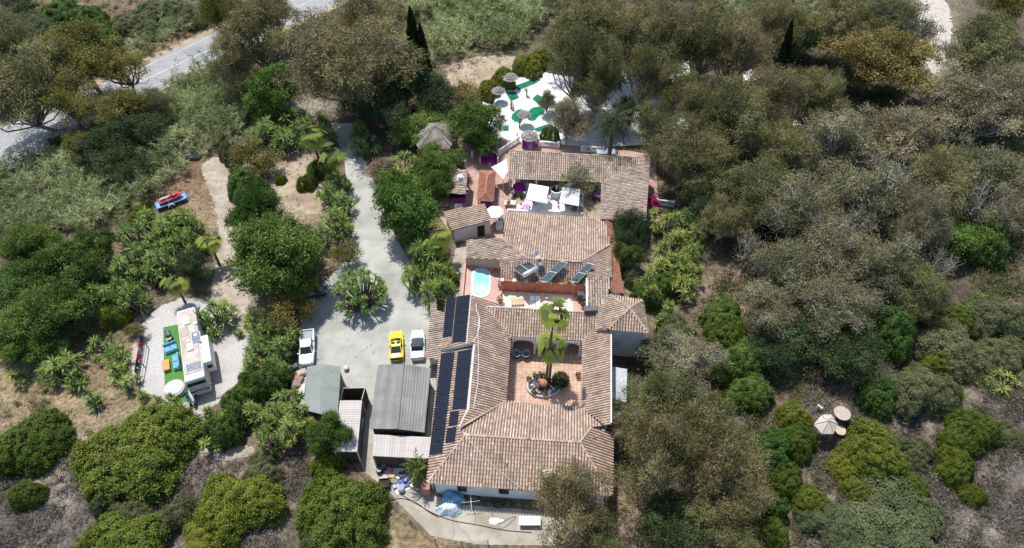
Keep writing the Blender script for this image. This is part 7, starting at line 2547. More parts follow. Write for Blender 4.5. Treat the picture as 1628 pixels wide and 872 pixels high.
SP['dbush'] = [Dome('deep_bush_%d' % i, 4, 4.2, F_DEEP, 510+i, n=200, per=165, L=.22, W=.13, irr=.22, lob=1.15) for i in range(2)]
SP['lime'] = [Dome('lime_bush_%d' % i, 3.5, 2.6, F_LIME, 520+i, n=260, per=130, irr=.26, lob=1.1) for i in range(2)]
SP['greybush'] = [Dome('grey_bush_%d' % i, 3.5, 2.6, foliage_mat('grey_green_leaves', [(.045, .053, .022), (.075, .086, .036), (.105, .115, .052), (.14, .15, .075)]), 530+i, n=260, per=120, L=.2, W=.08, irr=.28, lob=1.2) for i in range(2)]
SP['yucca'] = [Yucca('yucca_%d' % i, 2.4, 3.6, 8+i, 300+i, r=.95+.06*i) for i in range(5)]
SP['yuccas'] = [Yucca('small_yucca_%d' % i, 1.35, 1.9, 4, 320+i) for i in range(3)]
SP['yuccay'] = [Yucca('yellow_yucca_%d' % i, 2.5, 4.2, 9+i, 340+i, fol=F_YUCY) for i in range(4)]
SP['candel'] = [Yucca('candelabra_yucca', 3.4, 5.0, 62, 360, r=.62, n=40, W=.075, style='candelabra')]
SP['fan'] = [FanPalm('fan_palm_%d' % i, 5.0, 17, 400+i, lr=1.15, pet=1.05, skirt=3) for i in range(2)]
SP['date'] = [DatePalm('date_palm', 6.5, 64, 5.2, 420)]
SP['datelet'] = [DatePalm('small_date_palm', .6, 30, 1.6, 421, fol=F_YUCY, tr=.12, W=.05)]
SP['palmlet'] = [Yucca('palm_shrub', .8, 1.7, 1, 430, r=.8, n=40, W=.09)]
SP['palmetto'] = [Yucca('palmetto_%d' % i, 1.8, 1.2, 9, 440+i, fol=F_YUCY, r=.75, n=34, W=.09) for i in range(2)]
SP['spire'] = [Spire('cypress', 1.25, 13, 450)]
SP['pine'] = family('pine', 1, R=6, H=12, foliage=F_EUC, **dict(EUC, lobes=14, twig=.9, bare=.45, lv=20))
SP['dead'] = family('dead', 2, R=5, H=10, foliage=F_GREY, **dict(EUC, lobes=16, twig=1.0, bare=.9, lv=9, base=.2, trunk_r=.045, limb=.7, lobe_r=.36, cl_per=16))
SP['bare'] = family('bare', 2, R=3.2, H=4.5, foliage=F_LIME, lobes=12, lobe_r=.36, cl_per=22, lv=6, L=.22, W=.1, droop=.2, base=.2, twig=1.0, sig=.25, bark=M_PBARK, trunk_r=.035)
SP['pinkb'] = [Species('bougainvillea', 1.6, 1.8, F_PINK, 470, **dict(BUSH, lobes=14, lobe_r=.3, L=.2, W=.13))]
SP['olea'] = [Species('oleander', 2.2, 3.2, F_OLEA, 471, lobes=16, lobe_r=.3, cl_per=28, lv=20, L=.24, W=.08, droop=0, base=.1, twig=.1, sig=.26)]
SP['topiary'] = [Species('topiary', .85, 1.7, F_DARK, 472, lobes=1, lobe_r=.95, cl_per=500, lv=12, L=.1, W=.06, droop=0, base=-.1, twig=.0, sig=.05, zmin=-.9)]
_vi = {}
GROW = dict(euc=1.18, eucb=1.15, grey=1.22, dark=1.15, tree=1.08, bush=.95, dbush=.98, lime=.98, greybush=1.0, bright=1.1, fan=1.0, olive=1.12, gold=1.1, yucca=1.1, yuccay=1.1)
def put(kind, px, py, rpx, H, label, cat, name, group=None, hc=None, rz=None, stretch=1.0, lean=None, v=None):
    """crown centred on a pixel; the tree stands on the ground under it"""
    fam = SP[kind]
    i = _vi.get(kind, 0)
    _vi[kind] = i+1
    sp = fam[(i if v is None else v) % len(fam)]
    hc = H*(.62 if hc is None else hc)
    q = G(px, py, hc)
    R = rpx/pxm(px, py, q.z)*GROW.get(kind, 1.0)
    z0 = float(zterr(q.x, q.y))
    rg = random.Random(int(px*7+py*13))
    k = R/sp.R
    lp = (q.x, q.y, z0)
    return plant(sp, name, label, cat, lp, rg.random()*6.28 if rz is None else rz, (k*stretch, k/stretch if stretch != 1 else k, H/sp.H), group, lean)
T = 'tree'
def tree(kind, px, py, r, H, label, name='eucalyptus', cat='tree', **k): return put(kind, px, py, r, H, label, cat, name, **k)
def bush(kind, px, py, r, H, label, name='shrub', **k): return put(kind, px, py, r, H, label, 'shrub', name, hc=.55, **k)
# --- top left, along the road
tree('euc', 45, 135, 80, 14, 'tall dark eucalyptus leaning over the road at the left edge, trunk bare over the asphalt', lean=(.0, -.06))
tree('olive', 130, 88, 62, 12, 'broad yellow-olive tree above the road, left of the other olive crown', name='olive_green_tree')
tree('olive', 195, 112, 52, 9, 'yellow-olive tree with a dark forked trunk standing right against the road', name='olive_green_tree')
tree('olive', 112, 165, 48, 10, 'olive-green tree with a dark thick trunk between road and cane thicket', name='olive_green_tree')
tree('olive', 190, 178, 44, 8, 'low olive-brown tree on the near side of the road bend', name='olive_green_tree')
tree('olive', 128, 232, 26, 6, 'small olive-brown tree rising from the cane below the road', name='olive_green_tree')
tree('dark', 215, 205, 40, 7, 'dark tree on the near side of the road where the cane thicket begins', name='dark_tree')
tree('dark', 168, 235, 40, 6.5, 'dark tree in the cane below the forked olive tree', name='dark_tree')
tree('dark', 205, 262, 30, 5, 'lower dark tree in the middle of the left cane thicket', name='dark_tree')
tree('euc', 245, 165, 30, 7, 'small grey-green tree at the cane\'s upper edge near the road', name='grey_tree')
bush('dbush', 95, 20, 36, 4, 'deep green bush on the bank left of the drooping dark one')
bush('greybush', 232, 48, 24, 2.5, 'grey-green bush right on the far road verge')
bush('greybush', 250, 15, 36, 2.5, 'dull bush high on the reddish bank')
bush('dbush', 20, 95, 30, 4, 'deep green bush beneath the dark eucalyptus at the left edge')
tree('euc', 10, 60, 50, 11, 'dark eucalyptus crown cut by the left edge near the top', )
tree('dark', 20, 12, 35, 5, 'dark green shrub in the top left corner', name='shrub', cat='shrub')
bush('greybush', 60, 38, 42, 3, 'dull green shrub on the dry bank near the top left corner')
bush('dbush', 140, 30, 34, 4.5, 'dark drooping green bush on the bank above the road')
bush('dbush', 160, 55, 26, 3.5, 'darker low bush right above the yellow-olive trees')
bush('greybush', 205, 35, 30, 2.5, 'grey-green shrub on the reddish bank left of the cane')
bush('greybush', 300, 20, 30, 3, 'grey-green shrub on the bank near the top, left of the tall dark eucalyptus')
tree('euc', 392, 50, 55, 15, 'tall dark eucalyptus standing on the road beside the big rounded crown')
tree('euc', 372, 105, 40, 11, 'lower dark eucalyptus at the road\'s inner edge beneath the tall one')
tree('olive', 352, 22, 32, 12, 'yellow-tinged tree crown leaning over the road near the top')
tree('euc', 430, 15, 40, 12, 'grey-green eucalyptus at the top edge left of the big rounded crown')
tree('eucb', 548, 88, 100, 18, 'very large rounded eucalyptus with a brownish-olive crown over the drive entrance')
tree('eucb', 585, 35, 60, 15, 'brownish eucalyptus crown behind the very large rounded one')
# --- left of the drive
tree('bright', 432, 140, 40, 8, 'bright green leafy tree left of the drive entrance', name='leafy_tree')
tree('bright', 418, 168, 26, 5, 'smaller bright green tree below the other bright one', name='leafy_tree')
tree('goldbush', 402, 246, 36, 5, 'golden-olive bush beside the top of the dirt track', name='golden_shrub', cat='shrub')
bush('greybush', 366, 240, 18, 3, 'grey-green rounded shrub at the very top of the dirt track')
bush('dbush', 388, 288, 32, 4, 'deep green bush below the golden-olive one by the dirt track')
for i, (x, y, r) in enumerate(((438, 190, 27), (462, 178, 24), (475, 205, 25), (420, 205, 24), (452, 218, 24), (500, 190, 24), (515, 212, 22))):
    put('yucca', x, y, r, 4.2, 'spiky green yucca in the group left of the drive, above the bare patch', 'yucca', 'yucca', 'yuccas left of the upper drive')
put('fan', 497, 218, 30, 6.5, 'big bright fan palm left of the drive, upper of two', 'palm', 'fan_palm', hc=.95)
put('fan', 527, 250, 27, 6.0, 'bright fan palm leaning to the drive edge, lower of two', 'palm', 'fan_palm', hc=.95)
put('yuccas', 552, 291, 10, 1.6, 'tiny spiky plant on the drive\'s left verge', 'yucca', 'yucca')
bush('lime', 487, 288, 15, 2, 'small yellow-green bush on the bare sandy patch')
bush('lime', 445, 283, 10, 1.2, 'very small yellow-green bush at the top of the sandy patch')
bush('dbush', 505, 268, 18, 2.5, 'dark green bush beneath the fan palms')
tree('tree', 432, 392, 74, 10.5, 'large dense deep green tree between the dirt track and the drive', name='leafy_tree')
tree('tree', 403, 332, 42, 9, 'deep green crown at the upper end of the large dense tree', name='leafy_tree')
tree('tree', 470, 430, 40, 8, 'deep green crown at the lower right of the large dense tree', name='leafy_tree')
for i, (x, y, r) in enumerate(((533, 285, 22), (541, 318, 22), (530, 345, 24), (545, 362, 20), (512, 372, 22), (520, 305, 20))):
    put('yucca', x, y, r, 3.8, 'spiky dark yucca in the row along the drive\'s left edge', 'yucca', 'yucca', 'yuccas lining the left edge of the drive')
tree('goldbush', 547, 400, 25, 4.2, 'golden-olive rounded bush beside the drive above the candelabra yucca', name='golden_shrub', cat='shrub')
put('candel', 571, 462, 46, 5.2, 'many-armed candelabra yucca standing alone in the middle of the car park', 'yucca', 'candelabra_yucca', hc=.5)
tree('goldbush', 447, 490, 40, 5, 'golden-olive bush above the pickup truck', name='golden_shrub', cat='shrub')
tree('goldbush', 490, 490, 16, 4, 'small golden bush overhanging the car park edge', name='golden_shrub', cat='shrub')
for i, (x, y, r) in enumerate(((405, 505, 22), (425, 520, 24), (450, 528, 26), (410, 545, 24), (438, 555, 24), (448, 545, 18), (400, 575, 20), (435, 582, 22))):
    put('yucca', x, y, r, 4.0, 'spiky yucca in the thick clump between gravel pad and pickup', 'yucca', 'yucca', 'yuccas between gravel pad and car park')
bush('dbush', 425, 604, 32, 3.5, 'deep green bush below the yucca clump near the gabled shed')
bush('dbush', 395, 610, 24, 3, 'deep green bush at the lower right corner of the gravel pad')
bush('dbush', 440, 588, 20, 2.5, 'dark green bush under the yuccas beside the pickup')
# --- cluster below the gravel pad
for i, (x, y, r) in enumerate(((455, 632, 28), (478, 650, 28), (440, 655, 28), (462, 680, 28), (420, 665, 24), (485, 682, 24), (425, 692, 22), (400, 655, 22))):
    put('yuccay', x, y, r, 4.4, 'yellow-green yucca in the cluster left of the gabled shed', 'yucca', 'yucca', 'yellow-green yuccas below the gabled shed')
tree('tree', 518, 690, 34, 5.5, 'feathery mid-green tree overhanging the long white container', name='leafy_tree')
bush('lime', 520, 728, 30, 2.2, 'straggly yellow-green bush below the feathery tree')
bush('dbush', 380, 640, 30, 4, 'deep green bush above the pale dirt path')
bush('dbush', 355, 680, 28, 3.5, 'deep green bush right of the path, under small yuccas')
for i, (x, y, lab) in enumerate(((335, 655, 'small yellow-tipped yucca at the top of the pale path'), (365, 655, 'small yellow-tipped yucca right of the path, beside the deep green bush'), (332, 706, 'lone small yucca leaning over the bend of the pale path'))):
    put('yuccas', x, y, 17, 2.6, lab, 'yucca', 'yucca')
# --- grove left of the track
GRV = [(205, 365, 25), (232, 352, 25), (262, 360, 26), (290, 350, 26), (245, 385, 27), (275, 388, 27), (222, 400, 26), (195, 420, 25), (250, 415, 27), (225, 435, 26), (190, 455, 25), (160, 440, 24), (170, 470, 22), (205, 470, 24), (310, 365, 22), (295, 410, 24), (150, 465, 22), (130, 470, 22)]
for i, (x, y, r) in enumerate(GRV):
    put('yucca', x, y, r, 4.5, 'spiky green yucca in the big grove left of the dirt track', 'yucca', 'yucca', 'yuccas of the grove left of the dirt track')
put('fan', 333, 387, 27, 4.5, 'fan palm with yellowish leaves at the right edge of the yucca grove, beside the track', 'palm', 'fan_palm', hc=.95)
put('fan', 278, 452, 24, 3.8, 'fan palm half hidden in the lower edge of the yucca grove', 'palm', 'fan_palm', hc=.95)
bush('dbush', 282, 346, 18, 2.4, 'deep green bush at the top of the yucca grove below the jet ski')
bush('lime', 222, 338, 20, 1.6, 'yellow-green low bush between cane and yucca grove')
tree('dark', 310, 418, 32, 5, 'dark green bush at the grove\'s right edge by the track', name='shrub', cat='shrub')
tree('tree', 50, 390, 42, 6.5, 'deep green crown at the upper left of the leafy wood by the left edge', name='leafy_tree')
tree('tree', 100, 425, 52, 7, 'deep green crown in the middle of the leafy wood at left', name='leafy_tree')
tree('tree', 35, 450, 50, 6.5, 'deep green crown touching the left edge below the cane', name='leafy_tree')
tree('tree', 75, 490, 55, 7, 'large deep green crown at the heart of the leafy wood, lower left side', name='leafy_tree')
tree('tree', 140, 395, 36, 6, 'deep green crown between cane thicket and yucca grove', name='leafy_tree')
tree('tree', 25, 530, 45, 6, 'deep green crown at the bottom of the leafy wood by the left edge', name='leafy_tree')
tree('bright', 65, 545, 34, 4, 'brighter green bush at the lower tip of the leafy wood', name='shrub', cat='shrub')
bush('lime', 180, 500, 20, 2.5, 'pale dry-looking bush below the yucca grove, left of the gravel pad')
bush('goldbush', 215, 525, 16, 2.2, 'small brownish-gold bush at the gravel pad\'s upper left corner')
tree('dark', 120, 505, 30, 5, 'dark crown at the right flank of the leafy wood', name='leafy_tree')
# --- yuccas on the dry slope
for x, y, r, H, lab in ((345, 492, 28, 3.8, 'large spiky yucca right beside the rear of the motorhome'), (325, 505, 20, 3.2, 'spiky yucca touching the motorhome roof edge'), (338, 527, 15, 1.8, 'smaller yucca in the gravel just right of the motorhome'), (378, 528, 10, 1.2, 'tiny yucca at the far right edge of the gravel pad'),
                        (160, 545, 24, 3.2, 'yucca with dense heads on the dry slope above its neighbours'), (180, 560, 22, 3, 'yucca on the dry slope left of the cloth-hung fence'), (100, 580, 30, 3.6, 'large yucca clump on the dry slope, left of the others'), (75, 590, 22, 3, 'yucca at the left side of the large slope clump'), (120, 600, 20, 2.6, 'dark yucca at the right side of the large slope clump'),
                        (185, 590, 20, 2.4, 'yucca below the cloth-hung fence, upper of a pair'), (205, 605, 19, 2.2, 'yucca below the cloth-hung fence, lower of a pair'), (222, 628, 12, 1.5, 'small yucca at the top of the huge round bush'), (148, 634, 18, 2, 'lone yucca on pale dry grass left of the huge round bush'), (25, 600, 18, 2.2, 'yucca near the left edge on dry grass'), (272, 636, 16, 2, 'yucca at the foot of the spa tub, left one'), (283, 648, 14, 1.8, 'yucca at the foot of the spa tub, right one'), (248, 634, 10, 1.2, 'tiny yucca between the huge bush and the turf')):
    put('yuccas' if r < 22 else 'yucca', x, y, r, H, lab, 'yucca', 'yucca')
# --- bushes at the bottom left
bush('bush', 45, 700, 58, 3.4, 'big rounded green bush near the left edge on bare slope')
bush('bush', 5, 725, 28, 2.6, 'green bush cut off by the left edge')
bush('bush', 212, 713, 92, 4.2, 'huge rounded dark green bush below the motorhome')
bush('bush', 165, 752, 38, 2.6, 'green bush grown into the lower left of the huge round one')
bush('bush', 38, 785, 26, 2.4, 'small neat round green bush standing alone near the left edge')
bush('greybush', 162, 797, 20, 1.6, 'small dull green bush in the grey scrub below the huge one')
bush('greybush', 200, 822, 34, 2, 'dull green spreading bush in the grey scrub')
bush('greybush', 282, 812, 28, 2.2, 'grey-green bush left of the bright yellowish one')
bush('lime', 372, 800, 62, 3.2, 'bright yellow-green spreading bush at the bottom between two darker ones')
bush('lime', 190, 862, 60, 2.6, 'yellow-green bush cut by the bottom edge at left')
bush('bush', 540, 818, 80, 4.6, 'huge rounded bright green bush below the sheds beside the yard fence')
bush('greybush', 500, 858, 30, 2.2, 'grey-green bush at the lower left foot of the huge bright bush')
bush('lime', 325, 850, 40, 1.8, 'low yellow-green bush at the bottom below the spreading one')
bush('greybush', 415, 745, 30, 1.8, 'dull low bush below the pale path')
# --- between drive and house
tree('dark', 640, 120, 45, 10, 'dark broad crown behind the cypresses', name='dark_tree')
tree('dark', 612, 168, 40, 8, 'dark shaded tree beside the drive entrance', name='dark_tree')
tree('dark', 690, 150, 34, 7, 'dark tree right of the cypresses', name='dark_tree')
tree('dark', 580, 150, 40, 7, 'dark tree in the shade below the very large eucalyptus', name='dark_tree')
put('spire', 659, 78, 13, 15, 'tall dark cypress, left of a close pair', 'tree', 'cypress', hc=.5)
put('spire', 673, 92, 11, 12.5, 'tall dark cypress, right and lower of a close pair', 'tree', 'cypress', hc=.5)
tree('goldbush', 742, 150, 32, 5, 'golden-olive bush at the left edge of the sandy clearing', name='golden_shrub', cat='shrub')
tree('bright', 690, 188, 36, 4, 'bright green hedge-like bush behind the six-sided pavilion', name='shrub', cat='shrub')
tree('bright', 655, 205, 34, 4, 'bright green bush left of the six-sided pavilion', name='shrub', cat='shrub')
tree('tree', 757, 195, 44, 7, 'deep green tree between the pavilion and the white paving', name='leafy_tree')
tree('tree', 765, 222, 26, 5, 'dark green shrubby tree above the round booth', name='leafy_tree')
for x, y, r, lab in ((800, 122, 20, 'bright green hedge piece left of the top straw parasol'), (838, 102, 24, 'bright green hedge piece right above the mini golf'), (776, 140, 18, 'green hedge piece at the left of the golf paving'), (860, 92, 22, 'bright green hedge piece under the grey tree edge')):
    bush('lime', x, y, r, 2.6, lab, name='hedge')
tree('tree', 690, 260, 40, 5.5, 'deep green tree hiding the front of the six-sided pavilion', name='leafy_tree')
put('olea', 607, 266, 24, 3.5, 'oleander dotted with pale pink flowers beside the drive', 'shrub', 'oleander')
for i, (x, y, r) in enumerate(((640, 252, 24), (655, 270, 26), (668, 292, 22), (632, 283, 22))):
    put('yuccay', x, y, r, 4.2, 'yellow-green yucca between oleander and pavilion', 'yucca', 'yucca', 'yuccas beside the pavilion')
for i, (x, y, r) in enumerate(((572, 205, 18), (585, 225, 18), (565, 228, 14))):
    put('yucca', x, y, r, 3.8, 'slender yucca at the shaded right edge of the upper drive', 'yucca', 'yucca', 'yuccas right of the upper drive')
tree('bright', 642, 325, 48, 9, 'bright green leafy tree right of the drive, opposite the large dense tree', name='leafy_tree')
tree('bright', 628, 300, 28, 7, 'bright green crown above the tree opposite the large dense one', name='leafy_tree')
tree('tree', 695, 292, 26, 5, 'green shrub crown left of the barbecue shelter', name='leafy_tree')
for i, (x, y, r) in enumerate(((655, 372, 26), (668, 398, 24), (690, 405, 26), (672, 430, 25), (698, 432, 26), (655, 438, 22), (705, 455, 20), (683, 460, 22), (645, 355, 20))):
    put('yucca', x, y, r, 5.0, 'tall spiky yucca in the row between drive and pool deck', 'yucca', 'yucca', 'yuccas between drive and pool deck')
put('fan', 702, 372, 28, 5.5, 'yellowish fan palm just left of the white outhouse', 'palm', 'fan_palm', hc=.95)
put('fan', 692, 392, 22, 4.2, 'lower yellowish fan palm in the yucca row', 'palm', 'fan_palm', hc=.95)
bush('lime', 715, 445, 14, 1.8, 'small yellow-green bush on the path left of the pool')
# courtyard
base = P(872, 607, .2)
for crown, lab, H, lean in (((883, 497), 'taller of two fan palms rising from the courtyard bed', 13.3, .4), ((877, 555), 'shorter of two fan palms rising from the courtyard bed', 7.0, .25)):
    sp = FanPalm('court_palm_%d' % int(H), H, 19, 470+int(H), lr=1.2, pet=1.0, tr=.14, lean=lean, skirt=2)
    plant(sp, 'fan_palm', lab, 'palm', (base.x-(.25 if H > 10 else -.1), base.y-(.15 if H > 10 else 0), .1), .3 if H > 10 else 1.2, (1, 1, 1), 'palms in the courtyard')
put('topiary', 885, 602, 11.5, 1.8, 'dark green clipped ball shrub in the courtyard bed', 'shrub', 'topiary_ball', hc=.55)
put('datelet', 665, 758, 26, 2.0, 'small feathery palm in the yard beside the white container', 'palm', 'small_palm', hc=.5)
put('bare', 921, 278, 36, 6, 'sparse light green tree with bare twisted branches over the porch eave', 'tree', 'sparse_tree', hc=.75)
put('bare', 935, 300, 22, 3.6, 'leafless twisted small tree in the corner of the porch', 'tree', 'sparse_tree', hc=.6)
put('pinkb', 1036, 320, 13, 2.6, 'bright magenta bougainvillea at the right end of the porch', 'shrub', 'bougainvillea', hc=.6)
# mini golf plants
for x, y, r, lab in ((839, 141, 8, 'small palm in the white paving between the two upper golf greens'), (815, 160, 7, 'thin young palm beside the square golf green'), (824, 190, 8, 'light green young palm left of the middle straw parasol'), (792, 172, 9, 'dark young palm at the left shrubs of the golf paving'), (797, 218, 7, 'tiny palm at the lower edge of the white paving'), (821, 211, 4, 'small dark red-leafed plant on the white paving')):
    put('palmlet', x, y, r, 2.0, lab, 'palm', 'young_palm', hc=.8)
rp = thing('red_flower', 'vivid red flowering plant beside the square golf green', 'plant', P(814, 172))
rng_ = np.random.default_rng(77)
v_, f_, t_ = leaf_ball((0, 0, .35), .4, 120, .16, .12, rng_)
np_obj('flowers', v_, f_, ramp_mat('red_petals', [(.4, .01, .02), (.55, .02, .04), (.6, .05, .06)], .7, .2, .2), rp, np.repeat(t_, 4))
tree('grey', 870, 160, 15, 4, 'grey rounded shrubby tree between golf greens', name='grey_tree')
tree('grey', 906, 182, 34, 8, 'pale grey drooping tree over the lower golf lanes', name='grey_tree')
bush('dbush', 876, 212, 16, 2.5, 'dark bush behind the balustrade under the pale grey tree')
put('date', 975, 200, 50, 7.5, 'big dark date palm with arching fronds behind the porch', 'palm', 'date_palm', hc=.95)
# --- forest on the right
for kind, x, y, r, H, lab in (
    ('euc', 926, 98, 52, 16, 'grey-green eucalyptus over the right part of the mini golf, nearest the cane'),
    ('euc', 935, 40, 60, 15, 'grey-green eucalyptus at the top behind the mini golf tree'),
    ('euc', 952, 118, 40, 15, 'eucalyptus behind the date palm, between two others'),
    ('euc', 1030, 118, 36, 13, 'eucalyptus standing in the white paving right of the date palm, upper one'),
    ('euc', 1078, 142, 36, 12, 'eucalyptus at the right rim of the far white paving'),
    ('dark', 1000, 175, 24, 7, 'dark low crown in the white paving just right of the date palm'),
    ('dark', 955, 125, 34, 10, 'dark shaded crown just above the date palm'),
    ('euc', 1010, 50, 55, 15, 'eucalyptus at the top with dark upright trunks, right of the mini golf'),
    ('eucb', 1062, 60, 58, 16, 'brown-tinged eucalyptus above the white paving glimpses'),
    ('euc', 1045, 200, 36, 10, 'eucalyptus right of the date palm, dark gaps behind it'),
    ('euc', 1125, 55, 55, 16, 'tall eucalyptus at the top in the middle of the right-hand wood'),
    ('eucb', 1175, 75, 52, 15, 'brownish eucalyptus left of the leaning cypress'),
    ('euc', 1112, 165, 40, 13, 'eucalyptus above the hammock with bare pale limbs'),
    ('eucb', 1090, 235, 58, 12, 'brown-tinged eucalyptus overhanging the porch\'s right corner'),
    ('euc', 1165, 185, 62, 14, 'broad grey-green eucalyptus right of the hammock'),
    ('euc', 1130, 265, 48, 10, 'low eucalyptus over the shaded yard by the wire chair'),
    ('eucb', 1225, 150, 48, 14, 'brown-tinged eucalyptus below the leaning cypress'),
    ('dark', 1270, 55, 42, 8, 'dark green crown around the leaning cypress'),
    ('euc', 1230, 30, 45, 13, 'eucalyptus at the top edge left of the leaning cypress'),
    ('euc', 1330, 30, 52, 13, 'eucalyptus at the top edge above the golden tree'),
    ('gold', 1400, 92, 76, 12, 'large golden-olive tree beside the pale sandy track'),
    ('euc', 1415, 25, 45, 11, 'dark eucalyptus above the golden tree at the top'),
    ('euc', 1300, 150, 46, 12, 'slim eucalyptus left below the golden tree'),
    ('euc', 1560, 75, 66, 13, 'broad eucalyptus right of the pale sandy track'),
    ('olive', 1600, 15, 42, 10, 'yellowish crown in the top right corner'),
    ('grey', 1540, 160, 72, 11, 'grey sparse tree below the broad one right of the track'),
    ('grey', 1610, 150, 50, 11, 'grey sparse tree cut by the right edge near the top'),
    ('euc', 1250, 240, 52, 11, 'eucalyptus with dark hollow beneath, left of the big sparse wood'),
    ('grey', 1330, 225, 70, 12, 'big grey sparse tree in the upper middle of the right-hand wood'),
    ('grey', 1430, 205, 72, 12, 'big grey sparse tree below the golden one'),
    ('euc', 1200, 300, 54, 11, 'eucalyptus right of the bougainvillea slope'),
    ('grey', 1270, 325, 66, 11, 'grey sparse tree in the middle left of the big wood'),
    ('grey', 1375, 310, 76, 12, 'largest grey sparse tree at the centre of the right-hand wood'),
    ('euc', 1490, 290, 62, 11, 'greener eucalyptus in the middle of the grey wood'),
    ('grey', 1570, 265, 66, 11, 'grey sparse tree near the right edge, upper middle'),
    ('bright', 1500, 372, 40, 5, 'bright green low tree showing through the grey branches'),
    ('grey', 1465, 350, 42, 12, 'grey tree with thick bare forked limbs near the bright low one'),
    ('dbush', 1560, 370, 46, 5, 'dark green undergrowth mound below the right-edge trees'),
    ('grey', 1590, 330, 44, 8, 'grey sparse tree leaning at the right edge'),
    ('grey', 1245, 415, 58, 9, 'grey tree with pale fallen trunks, left flank of the wood'),
    ('grey', 1325, 405, 62, 10, 'grey twiggy tree in the lower middle of the wood'),
    ('grey', 1410, 415, 56, 10, 'brown-grey twiggy tree in the lower right of the wood'),
    ('euc', 1455, 455, 50, 8, 'olive-brown eucalyptus at the lower right rim of the wood'),
    ('grey', 1235, 490, 52, 8, 'grey twiggy tree at the lower left rim of the wood'),
    ('grey', 1330, 485, 58, 8, 'grey twiggy tree at the bottom rim of the wood'),
    ('dark', 1290, 540, 50, 6, 'dark undergrowth crown below the wood\'s bottom rim'),
    ('dark', 1360, 560, 52, 6, 'dark undergrowth crown above the beige gazebo'),
    ('dbush', 1420, 520, 42, 5, 'dark green mound right below the wood'),
    ('dark', 1225, 555, 40, 5, 'dark crown above the dry stalks left of the gazebo'),
    ('dark', 1120, 320, 38, 7, 'dark tree in the shade below the hammock'),
    ('euc', 1150, 345, 38, 8, 'eucalyptus over the shaded slope right of the yuccas')):
    if kind == 'dbush': bush(kind, x, y, r, H, lab)
    else: tree(kind, x, y, r, H, lab, name={'euc': 'eucalyptus', 'eucb': 'eucalyptus', 'dark': 'dark_tree', 'gold': 'golden_tree', 'grey': 'grey_tree', 'olive': 'olive_green_tree', 'bright': 'leafy_tree'}[kind])
for x, y, r, H, lab in ((1335, 360, 42, 11, 'pale leafless tree with forked limbs at the heart of the grey wood'), (1248, 440, 36, 8, 'pale leafless tree leaning at the lower left of the grey wood'), (1425, 290, 40, 11, 'pale leafless tree in the upper middle of the grey wood'), (1492, 415, 36, 8, 'pale leafless tree above the bright shrub below the wood'),
                        (1560, 320, 44, 10, 'pale leafless tree with wide limbs near the right edge'), (1190, 390, 32, 7, 'small pale leafless tree on the bare slope right of the yuccas'), (1300, 470, 34, 8, 'pale leafless tree at the bottom rim of the grey wood'), (1385, 215, 32, 10, 'pale leafless tree below the golden one')):
    tree('dead', x, y, r, H, lab, name='dead_tree')
put('spire', 1254, 85, 9, 12, 'dark cypress leaning between the eucalypts on the right', 'tree', 'cypress', hc=.5, lean=(.0, .10))
tree('pine', 1462, 55, 50, 12, 'nearly bare spreading tree whose dark branches cross the pale sandy track', name='bare_tree')
# beside the house on the right
tree('dark', 1002, 362, 30, 6, 'dark green tree touching the porch\'s lower right corner', name='dark_tree')
tree('tree', 1000, 405, 22, 4.5, 'green shrubby tree beside the orange tile strip', name='leafy_tree')
for i, (x, y, r) in enumerate(((1042, 345, 22), (1065, 352, 24), (1090, 345, 22), (1075, 378, 24), (1055, 395, 22), (1100, 395, 23), (1080, 415, 25), (1050, 425, 22), (1105, 370, 20), (1030, 440, 20), (1085, 450, 24), (1035, 465, 18), (1100, 430, 20))):
    put('yuccay', x, y, r, 4.2, 'bright spiky yucca in the grove right of the houses', 'yucca', 'yucca', 'yuccas of the grove right of the houses')
put('yuccas', 1060, 487, 16, 2.4, 'lone spiky yucca below the grove, nearer the tower', 'yucca', 'yucca')
put('yuccas', 1046, 512, 12, 2.0, 'small yucca right below the tower roof\'s corner', 'yucca', 'yucca')
bush('dbush', 1030, 462, 26, 3, 'green bush between tower and yucca grove')
bush('dbush', 1060, 448, 24, 3, 'deep green bush inside the lower yucca grove')
bush('greybush', 1005, 440, 14, 2, 'small green bush below the orange tile strip')
bush('dbush', 1150, 500, 34, 3.5, 'deep green bush right of the bare slope')
bush('bush', 1160, 530, 36, 3.5, 'bright green round bush on the slope right of the tower')
bush('greybush', 1075, 525, 34, 2.5, 'dry brownish-green bush right of the white tower wall')
tree('grey', 1085, 575, 62, 7, 'grey-olive crown right of the tower wall', name='grey_tree')
tree('dark', 1045, 555, 30, 5, 'dark bush in the shadow beside the tower', name='shrub', cat='shrub')
tree('dbush', 1180, 570, 40, 4, 'deep green mound behind the grey-olive crown', name='shrub', cat='shrub')
tree('euc', 1045, 640, 60, 10, 'grey-green eucalyptus beside the pale flat roof')
tree('grey', 995, 680, 28, 6, 'small grey tree at the house\'s right corner', name='grey_tree')
tree('eucb', 1050, 722, 66, 14, 'large olive-brown eucalyptus right of the front roof, left part')
tree('euc', 1128, 690, 60, 14, 'large grey-olive eucalyptus, upper right of the bottom group')
tree('eucb', 1165, 760, 68, 13, 'large brown-tinged eucalyptus at the right of the bottom group')
tree('dark', 1070, 830, 50, 8, 'dark shaded tree low in the middle of the bottom group', name='dark_tree')
tree('eucb', 912, 800, 66, 12, 'feathery olive-brown eucalyptus hiding the front roof\'s right corner')
tree('euc', 950, 858, 42, 8, 'eucalyptus at the bottom edge in front of the house corner')
tree('euc', 1150, 850, 55, 9, 'eucalyptus at the bottom edge right of the dark hollow')
